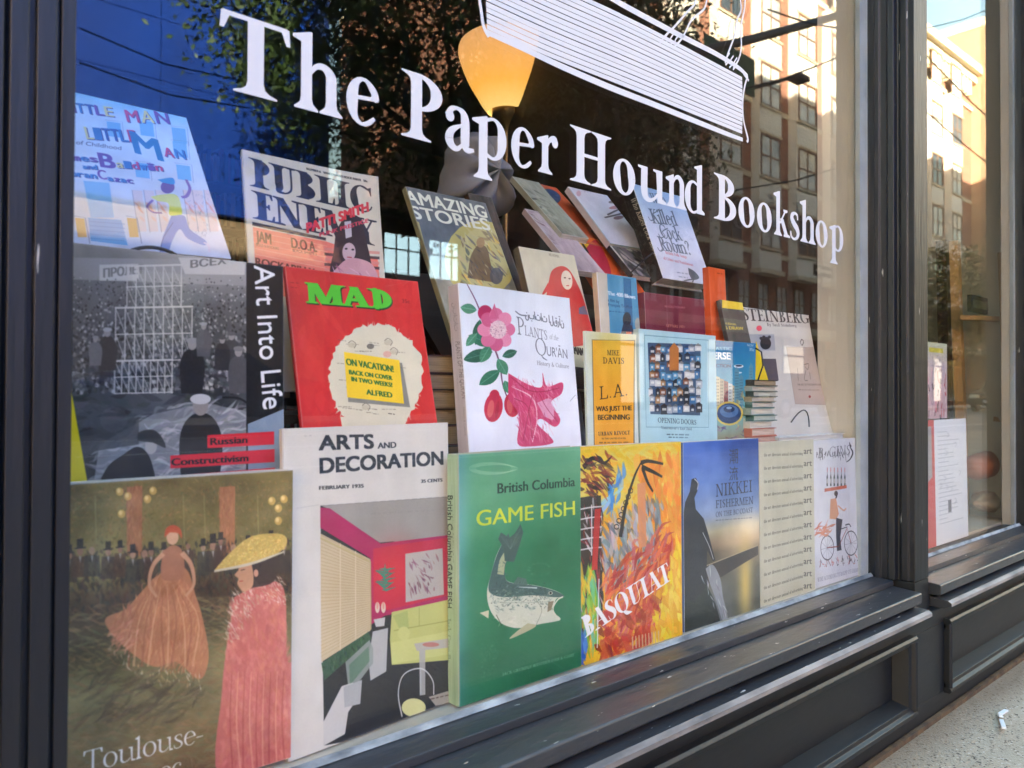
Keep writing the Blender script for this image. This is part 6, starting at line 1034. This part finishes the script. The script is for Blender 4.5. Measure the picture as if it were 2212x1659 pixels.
def window_mesh(w, h, cols=2, rows=2, fr=.07):
    b = MB(); b.box((-w/2, -.04, 0), (w/2, .0, h), 1)
    b.box((-w/2-fr, 0, -fr), (w/2+fr, .05, 0)).box((-w/2-fr, 0, h), (w/2+fr, .05, h+fr)).box((-w/2-fr, 0, 0), (-w/2, .05, h)).box((w/2, 0, 0), (w/2+fr, .05, h))
    for i in range(1, cols): x = -w/2+w*i/cols; b.box((x-.022, .002, 0), (x+.022, .04, h))
    for i in range(1, rows): z = h*i/rows; b.box((-w/2, .003, z-.03), (w/2, .038, z+.03))
    return b.mesh('window', [SASH, WG])
BLI = mat('window_blind', (222, 216, 200), .7, var=.1); WGD = mat('window_glass_dark', (70, 80, 88), .08, spec=1., var=.4, vs=.6)
def window_variant(k):
    b_ = window_mesh(1.5, 1.75); 
    if k == 0: return b_
    me = b_.copy(); me.name = 'window'
    if k == 2: me.materials[1] = WGD; return me
    bm_ = bmesh.new(); bm_.from_mesh(me); h_ = (.5, 1.0, .8)[k % 3]; me.materials.append(BLI); v_ = [bm_.verts.new(p) for p in ((-.72, .0012, 1.74-h_), (.72, .0012, 1.74-h_), (.72, .0012, 1.74), (-.72, .0012, 1.74))]; f_ = bm_.faces.new(v_[::-1]); f_.material_index = 2; bm_.to_mesh(me); bm_.free(); return me
WMS = [window_variant(k) for k in range(5)]; WM = WMS[0]; wr = np.random.default_rng(17)
# the bay-fronted brick block
bb = empty('bay_building', 'tall red brick apartment block with white panelled bays and sunlit top, reflected in the panes', 'building', (0, YS, GZ))
D = 18.65; dx = .1712*D
def x_of(inv): return (inv*1e-4*F_PX*D/.4337)-(F_PX/.4337*D)/ (3004-1106)*0
xc = lambda u: mir(u, 600, YS)[0]
x0 = xc(1560); x1_ = xc(1725); sp = (x1_-x0)/2; XL, XR = x0-2.6*sp, xc(2098)
H_T = 22.2
MB().box((XL, -12, 0), (XR, 0, H_T)).build('wall', BRK, bb)
MB().box((XL-.2, -12, H_T), (XR, .75, H_T+.5)).box((XL-.2, -.5, H_T-.5), (XR, .4, H_T)).box((XL-.1, 0, H_T-2.3), (XR, .12, H_T-2.05)).build('cornice', STN, bb)
b = MB()
for i in range(int((XR-XL)/.6)): b.box((XL+i*.6, 0, H_T-1.5), (XL+i*.6+.25, .35, H_T-.5))
b.build('dentil_row', STN, bb)['kind'] = 'stuff'
for z in (10.3-.0, 6.9, 13.6): MB().box((XL, 0, z), (XR, .06, z+.22)).build('string_course', STN, bb)
nb = int(round((xc(2098)-x0)/sp))
for k in range(-2, nb+1):
    xx = x0+k*sp
    if xx+.9 > XR: break
    bay = MB().box((xx-.92, 0, 6.2), (xx+.92, .42, H_T-2.4)).build('bay', WHP, bb)
    MB().box((xx-1.02, 0, 6.0), (xx+1.02, .55, 6.2)).build('bay_sill', STN, bay)
    tb = MB()
    for f in range(5):
        z_ = 7.25+f*3.17; tb.box((xx-.95, .421, z_-.16), (xx+.95, .50, z_-.08), 0).box((xx-.95, .421, z_+1.86), (xx+.95, .47, z_+1.95), 0)
        for s_ in range(5): tb.box((xx-.918, .421, z_+2.02+s_*.18), (xx+.918, .437, z_+2.14+s_*.18), 1)
    tb.build('bay_boards', [STN, WHP], bay)['kind'] = 'stuff'
    for f in range(5):
        o = bpy.data.objects.new('window', WMS[int(wr.integers(5))]); COL.objects.link(o); o.parent = bay; o.location = (xx, .425, 7.3+f*3.17-.05)
    for f in range(2): o = bpy.data.objects.new('window', WM); COL.objects.link(o); o.parent = bb; o.location = (xx, .01, 4.2-f*0) if f == 0 else (xx+sp/2, .01, 4.2); o.scale = (.55, 1, .8)
MB().box((XL, 0, 3.3), (XR, 1.5, 3.6)).build('canopy', STN, bb)
ADDGLOW = mat('added_glow_glass', (226, 222, 206), .3, emit=(255, 240, 214), es=.16)  # glow added to some shop panes to brighten the mirrored street
for i in range(18):
    xx = XL+1.2+i*(XR-XL-2)/18; MB().box((xx, .0, .3), (xx+1.9, .05, 2.9), 1 if i % 3 else 2).box((xx-.1, .0, 0), (xx, .12, 3.2)).box((xx, .01, 2.4), (xx+1.9, .09, 2.5)).build('shop_window', [DKS, WGD, ADDGLOW], bb)
# darker corner block behind the street tree
cb_ = empty('dark_brick_building', 'dark brown brick block behind the street tree, reflected between the lamp and the bays', 'building', (0, YS, GZ)); XA = xc(800)
MB().box((XL-3.2, -12, 0), (XL-.02, -.3, 17)).build('wall', BRK, cb_)
MB().box((XL-3.3, -12, 17), (XL-.02, 0, 17.5)).build('cornice', STN, cb_)
for k in range(1):
    for f in range(4): o = bpy.data.objects.new('window', WM); COL.objects.link(o); o.parent = cb_; o.location = (XL-1.6+k*2.6, -.29, 5.5+f*3); o.scale = (.7, 1, 1)
# low workshop; its window band emits a glow in place of mirrored sky
SKYGLOW = mat('sky_glow_pane', (200, 226, 232), .4, emit=(196, 232, 240), es=.9); lw = empty('low_workshop', 'low dark workshop with a band of many-paned windows glowing in place of mirrored sky', 'building', (0, YS, GZ)); XB = XL-3.3; XW0 = xc(712)
MB().box((XW0, -9, 0), (XB, 0, 5.6)).build('wall', mat('dark_red_render', (84, 48, 44), .8, var=.2), lw); MB().box((XW0-.1, -9, 5.6), (XB, .3, 5.8)).build('roof', DKS, lw)
b0, b1 = 4.0, 5.15
X8 = xc(826)
for i in range(int((XB-X8-.5)/1.55)):
    xx = X8+i*1.55; b = MB().box((xx, 0, b0), (xx+1.25, .02, b1), 1)
    for j in range(4): b.box((xx+j*.4167-.02, .02, b0), (xx+j*.4167+.02, .05, b1))
    for j in range(3): b.box((xx, .021, b0+j*.72-.02), (xx+1.25, .048, b0+j*.72+.02))
    b.build('window', [DKS, SKYGLOW], lw)
MB().box((XW0, .0, 2.9), (XB, 1.2, 3.05)).build('canopy', DKS, lw)
# the blue clad building
BLU = mat('blue_cladding', (3, 56, 150), .5, var=.25, vs=.7); bl = empty('blue_building', 'building clad in deep blue panels above a tan ground floor', 'building', (0, YS, GZ))
MB().box((-8, -10, 0), (XW0-.02, -.25, 4.9)).build('ground_floor', mat('tan_render', (128, 110, 86), .8, var=.15), bl)
MB().box((-8, -10, 4.9), (XW0-.02, -.06, 15)).build('wall', mat('blue_backing', (10, 40, 100), .6), bl)
for f in range(7):
    for k in range(9): MB().box((-8+k*1.93+.01, -.058, 4.92+f*1.44), (-6.08+k*1.93, .0, 6.345+f*1.44)).build('cladding_panel', BLU, bl)
for k in range(5): MB().box((-7+k*3, -.24, 1), (-5.4+k*3, -.2, 3.4)).build('shop_window', WG, bl)
# further blocks
def block(name, x0_, x1__, y, h, m, label, d=12, n=4):
    o = empty(name, label, 'building', (0, y, GZ)); s = 1 if y < 0 else -1
    a, c_ = sorted((0, -d*s)); MB().box((x0_, a, 0), (x1__, c_, h)).build('wall', m, o); a, c_ = sorted((.4*s, -d*s)); MB().box((x0_-.05, a, h), (x1__+.05, c_, h+.6)).build('cornice', STN, o)
    for f in range(int((h-4)/3.2)):
        for k in range(int((x1__-x0_)/2.8)):
            w = bpy.data.objects.new('window', WMS[int(wr.integers(5))]); COL.objects.link(w); w.parent = o; w.location = (x0_+1.7+k*2.8, .005*s, 4.4+f*3.2); w.scale = (.7, s, 1)
    return o
block('tower_building', XR+.02, XR+14, YS+.9, 25.5, BRK2, 'tan brick tower with heavy cornice beyond the bay-fronted block', 14); block('far_building', XR+14.1, XR+60, YS, 20, BRK, 'long red brick block far down the street', 12); block('grey_building', -40, -8.1, YS, 13, BRK2, 'tan brick block at the near end across the street', 12)
# our own side of the street, above and beside the shop front
def ours(xa, xb, h, m, label, z0=0.):
    o = empty('shop_building', label, 'building', (0, 0, GZ)); MB().box((xa, .25, z0), (xb, 14, h)).build('wall', m, o); MB().box((xa, -.1, h), (xb, 14, h+.5)).build('cornice', STN, o)
    for f in range(int((h-max(z0, 4))/3.2)):
        for k in range(int((xb-xa)/2.8)):
            w = bpy.data.objects.new('window', WM); COL.objects.link(w); w.parent = o; w.location = (xa+1.6+k*2.8, .245, max(4.6, z0+1)+f*3.2); w.scale = (.7, -1, 1)
    return o
SH = 3.65
wf = empty('fascia', 'black painted fascia board above the display windows', 'fascia', (0, 0, 0)); MB().box((-4.2, -.08, 2.2), (9.2, .02, 3.0)).build('board', BLK, wf); MB().box((-4.2, -.16, 3.0), (9.2, .24, 3.08)).build('moulding', BLK, wf)
MB().box((-4.2, 0, GZ), (-.40, .02, 2.2)).build('pilaster', BLK, wf); MB().box((2.66, 0, GZ), (9.2, .02, 2.2)).build('pilaster', BLK, wf)
ours(-2.6, 9.2, 17.0, BRK3, 'dark brick upper storeys of the building over the shop', 3.7); ours(9.25, 26, 19.2, BRK2, 'tan brick neighbour to the right of the shop'); ours(26.05, 32, 14.2, BRK3, 'lower dark brick building two doors to the right of the shop'); ours(32.05, 90, 19.5, BRK2, 'long tan brick block far to the right of the shop'); ours(-40, -2.7, 8.7, BRK3, 'low dark brick building to the left of the shop')
# street trees
def tree(x, y, z0, rx, ry, rz, zc, n, leafc, label, seed, leaf=.10, holes=.5, trunk_r=.16):
    r = np.random.default_rng(seed); o = empty('street_tree', label, 'tree', (x, y, GZ)); b = MB()
    b.tube([(0, 0, 0), (.05, .02, 1.4), (-.05, .05, z0-GZ+.6), (.1, 0, zc-GZ)], [trunk_r*1.3, trunk_r, trunk_r*.8, trunk_r*.4], 10)
    cl = []
    for i in range(16):
        a = r.uniform(0, 6.28); el = r.uniform(-.3, 1.); d = np.array([math.cos(a)*rx*.8, math.sin(a)*ry*.8, (zc-GZ)+rz*.75*el]); s = np.array([0, 0, z0-GZ+r.uniform(-.3, 1.5)]); mid = (s+d)/2+r.normal(size=3)*.3
        b.tube([s, mid, d], [trunk_r*.45, trunk_r*.25, .02], 6)
    b.build('trunk', mat('bark', (84, 72, 60), .9, var=.4, vs=14, bump=1, bs=30), o, smooth=True)
    m = int(n/120); C_ = r.normal(size=(m, 3)); C_ /= np.linalg.norm(C_, axis=1, keepdims=True); C_ *= r.uniform(.25, 1., (m, 1))**.5*[rx, ry, rz]; C_ += [0, 0, zc-GZ]
    k = r.integers(m, size=n); P_ = C_[k]+r.normal(size=(n, 3))*[.42, .42, .30]; a = r.normal(size=(n, 3)); a /= np.linalg.norm(a, axis=1, keepdims=True); t = np.cross(a, r.normal(size=(n, 3))); t /= np.linalg.norm(t, axis=1, keepdims=True); s_ = leaf*r.uniform(.6, 1.3, (n, 1))
    V = np.stack([P_-t*s_, P_+a*s_*.45, P_+t*s_, P_-a*s_*.45], 1).reshape(-1, 3); F_ = np.arange(4*n).reshape(-1, 4)
    me = bpy.data.meshes.new('crown'); me.vertices.add(4*n); me.vertices.foreach_set('co', V.ravel()); me.loops.add(4*n); me.loops.foreach_set('vertex_index', F_.ravel()); me.polygons.add(n); me.polygons.foreach_set('loop_start', np.arange(n)*4); me.update(calc_edges=True); me.materials.append(leafc); me.update(); c_ = bpy.data.objects.new('crown', me); COL.objects.link(c_); c_.parent = o
    return o
LF = mat('dark_leaves', (74, 98, 54), .55, var=.5, vs=3, col2=(40, 58, 30)); LF2 = mat('yellowing_leaves', (120, 116, 58), .6, var=.4, vs=3, col2=(84, 70, 36))
tree(10.4, -12.9, 3.6, 6.0, 3.0, 4.3, 8.0, 50000, LF, 'large dark-leaved street tree opposite, filling the upper middle of the reflection', 21, .085)
tree(16.0, -13.4, 4.0, 3.2, 2.4, 4.6, 8.2, 22000, LF, 'smaller dark-leaved street tree in front of the brick block', 22, .09)
tree(39., -13.2, 3.0, 3.6, 2.4, 2.6, 4.2, 9000, LF2, 'yellowing street tree far along, reflected in the second window', 23, .13, trunk_r=.1)
# wires, bracket arm, signs
def wire(P, r_, label, cat='wire', name='overhead_wire', m=None): tag(MB().tube(P, r_, 6).build(name, m or mat('wire_black', (22, 22, 24), .5)), label, cat)
m_ = lambda u, v, y: mir(u, v, y)
wire([m_(1440, 128, -9), m_(1640, 80, -9), m_(1850, 24, -9)], .11, 'thick dark trolley-wire bracket arm crossing the reflection of the sunlit bays', 'bracket arm', 'bracket_arm', mat('grey_steel', (60, 60, 58), .5))
for i, (a_, b_, r_, w) in enumerate((((1560, 205, -8), (1850, 108, -6), .018, 'middle of the sunlit bays'), ((1590, 410, -8), (1850, 350, -6), .016, 'lower shaded windows of the bays'), ((1660, 20, -8), (1850, 70, -6), .02, 'topmost sunlit bay'), ((2000, 118, -6), (2176, 290, -6), .018, 'sunlit corner of the second window'), ((2000, 240, -8), (2176, 385, -6), .02, 'lower brickwork in the second window'), ((1996, 62, -6), (2150, 14, -6), .012, 'patch of sky at the top of the second window'), ((170, 60, -7), (520, 175, -7), .008, 'deep blue cladding, upper run'), ((170, 135, -7), (540, 235, -7), .008, 'deep blue cladding, lower run'))):
    wire([m_(*a_), (m_(*a_)+m_(*b_))/2-np.array([0, 0, .08]), m_(*b_)], r_, f'thin black wire reflected across the {w}')
def sign(u0, v0, u1, v1, y, m, label, marks=None, name='street_sign'):
    a, b_ = m_(u0, v0, y), m_(u1, v1, y); xa, xb = sorted((a[0], b_[0])); za, zb = sorted((a[2], b_[2])); o = empty(name, label, 'sign', (xa, y, za)); w, h = xb-xa, zb-za
    MB().box((0, -.02, 0), (w, .0, h)).build('plate', m, o)
    if marks: marks(o, w, h)
    return o
GRN = mat('green_sign', (30, 96, 66), .4); sign(1522, 158, 1632, 128, -10, GRN, 'green street name sign hanging before the sunlit bays')
WHS = mat('white_sign', (226, 226, 222), .4)
def ow(o, w, h):
    b = MB(); z = .002
    P = [(.08*w, .5*h), (.32*w, .85*h), (.32*w, .65*h), (.92*w, .65*h), (.92*w, .35*h), (.32*w, .35*h), (.32*w, .15*h)]; b.prism(P, .001, .004, axis='y'); b.build('arrow', WHS, o)
sign(1757, 594, 1797, 579, -11, mat('black_sign', (24, 24, 26), .4), 'small black sign with a white arrow', ow, 'arrow_sign')
p0 = m_(1760, 594, -11); MB
lp = empty('street_lamp', 'slim street lamp arm with a small head before the sunlit bays', 'street lamp', (m_(1700, 700, -10)[0], -13.6, GZ)); hx = m_(1737, 168, -10)
MB().tube([(0, 0, 0), (0, 0, hx[2]-GZ-.4), (.3, .4, hx[2]-GZ), (hx[0]-lp.location.x, 3.4, hx[2]-GZ+.1)], [.09, .07, .05, .04], 10).build('pole', mat('grey_steel', (60, 60, 58), .5), lp, smooth=True); MB().box((hx[0]-lp.location.x-.2, 3.2, hx[2]-GZ-.02), (hx[0]-lp.location.x+.35, 3.6, hx[2]-GZ+.14)).build('lamp_head', mat('grey_steel', (60, 60, 58), .5), lp, bevel=.04)
# parked cars across the road
def car(x, y, col, label, flip=False, cloth=False):
    o = empty('parked_car', label, 'car', (x, y, GZ-.12)); pm = mat('car_paint_%d_%d_%d' % col, col, .25, metal=.3); 
    side = [(-2.15, .32), (-2.2, .62), (-2.05, .86), (-1.5, .92), (-1.15, 1.02), (-.55, 1.42), (.75, 1.44), (1.45, 1.02), (2.05, .94), (2.18, .7), (2.15, .32)]
    lower = [p_ for p_ in side if p_[1] < 1.1]; MB().prism([(a, z) for a, z in lower], -.86, .86, axis='y').build('body', pm, o, bevel=.06)
    MB().prism([(-1.18, 1.0), (-.58, 1.40), (.74, 1.42), (1.42, 1.0)], -.70, .70, axis='y').build('cabin_glass', mat('car_glass', (30, 34, 38), .05, spec=1), o, bevel=.05); MB().prism([(-.6, 1.395), (.76, 1.415), (.70, 1.46), (-.5, 1.45)], -.68, .68, axis='y').build('roof', pm, o, bevel=.02)
    for sx in (-1.38, 1.36):
        for sy in (-.80, .80):
            w = MB().tube([(sx, sy-.1, .32), (sx, sy+.1, .32)], .32, 24).build('wheel', mat('tyre', (24, 24, 26), .8), o, smooth=False, bevel=.02); MB().tube([(sx, sy-.105, .32), (sx, sy+.105, .32)], .19, 16).build('rim', mat('alloy', (150, 152, 156), .3, metal=.8), w)
    for sy in (-.6, .6): MB().box((-2.2, sy-.18, .62), (-2.08, sy+.18, .78)).build('headlight', mat('headlamp', (230, 226, 200), .1), o, bevel=.02); MB().box((2.1, sy-.18, .70), (2.19, sy+.18, .84)).build('tail_light', mat('tail_red', (150, 20, 20), .3), o, bevel=.02)
    MB().box((-2.215, -.26, .42), (-2.19, .26, .54)).build('number_plate', WHS, o); return o
cx = m_(2172, 870, -11.2)[0]; car(cx, -11.2, (50, 40, 44), 'dark parked car reflected at the right of the second window')
car(cx+7, -12.8, (150, 150, 150), 'pale grey parked car further along the far kerb'); car(24, -12.9, (90, 30, 28), 'dark red parked car before the bay-fronted block'); car(4.5, -12.9, (36, 44, 60), 'dark blue parked car before the blue clad building')
# litter on the pavement
def on_ground(u, v): d = ray(u, v); return CAM+(GZ-CAM[2])/d[2]*d
b = MB(); Pp = [on_ground(2174, 1537), on_ground(2160, 1549), on_ground(2163, 1558), on_ground(2169, 1587)]
for i in range(len(Pp)-1):
    a, c_ = Pp[i], Pp[i+1]; dd = (c_-a)[:2]; nn = np.array([-dd[1], dd[0]])/np.linalg.norm(dd)*.0035; z = GZ+.001
    b.add([(a[0]-nn[0], a[1]-nn[1], z), (a[0]+nn[0], a[1]+nn[1], z), (c_[0]+nn[0], c_[1]+nn[1], z+.003*(i+1)), (c_[0]-nn[0], c_[1]-nn[1], z+.003*(i+1)), (a[0]-nn[0], a[1]-nn[1], z+.003), (a[0]+nn[0], a[1]+nn[1], z+.003), (c_[0]+nn[0], c_[1]+nn[1], z+.006+.003*i), (c_[0]-nn[0], c_[1]-nn[1], z+.006+.003*i)], [(0, 3, 2, 1), (4, 5, 6, 7), (0, 1, 5, 4), (1, 2, 6, 5), (2, 3, 7, 6), (3, 0, 4, 7)])
tag(b.build('paper_scrap', mat('white_scrap', (226, 228, 228), .6)), 'bent white strip of litter on the speckled pavement', 'litter')
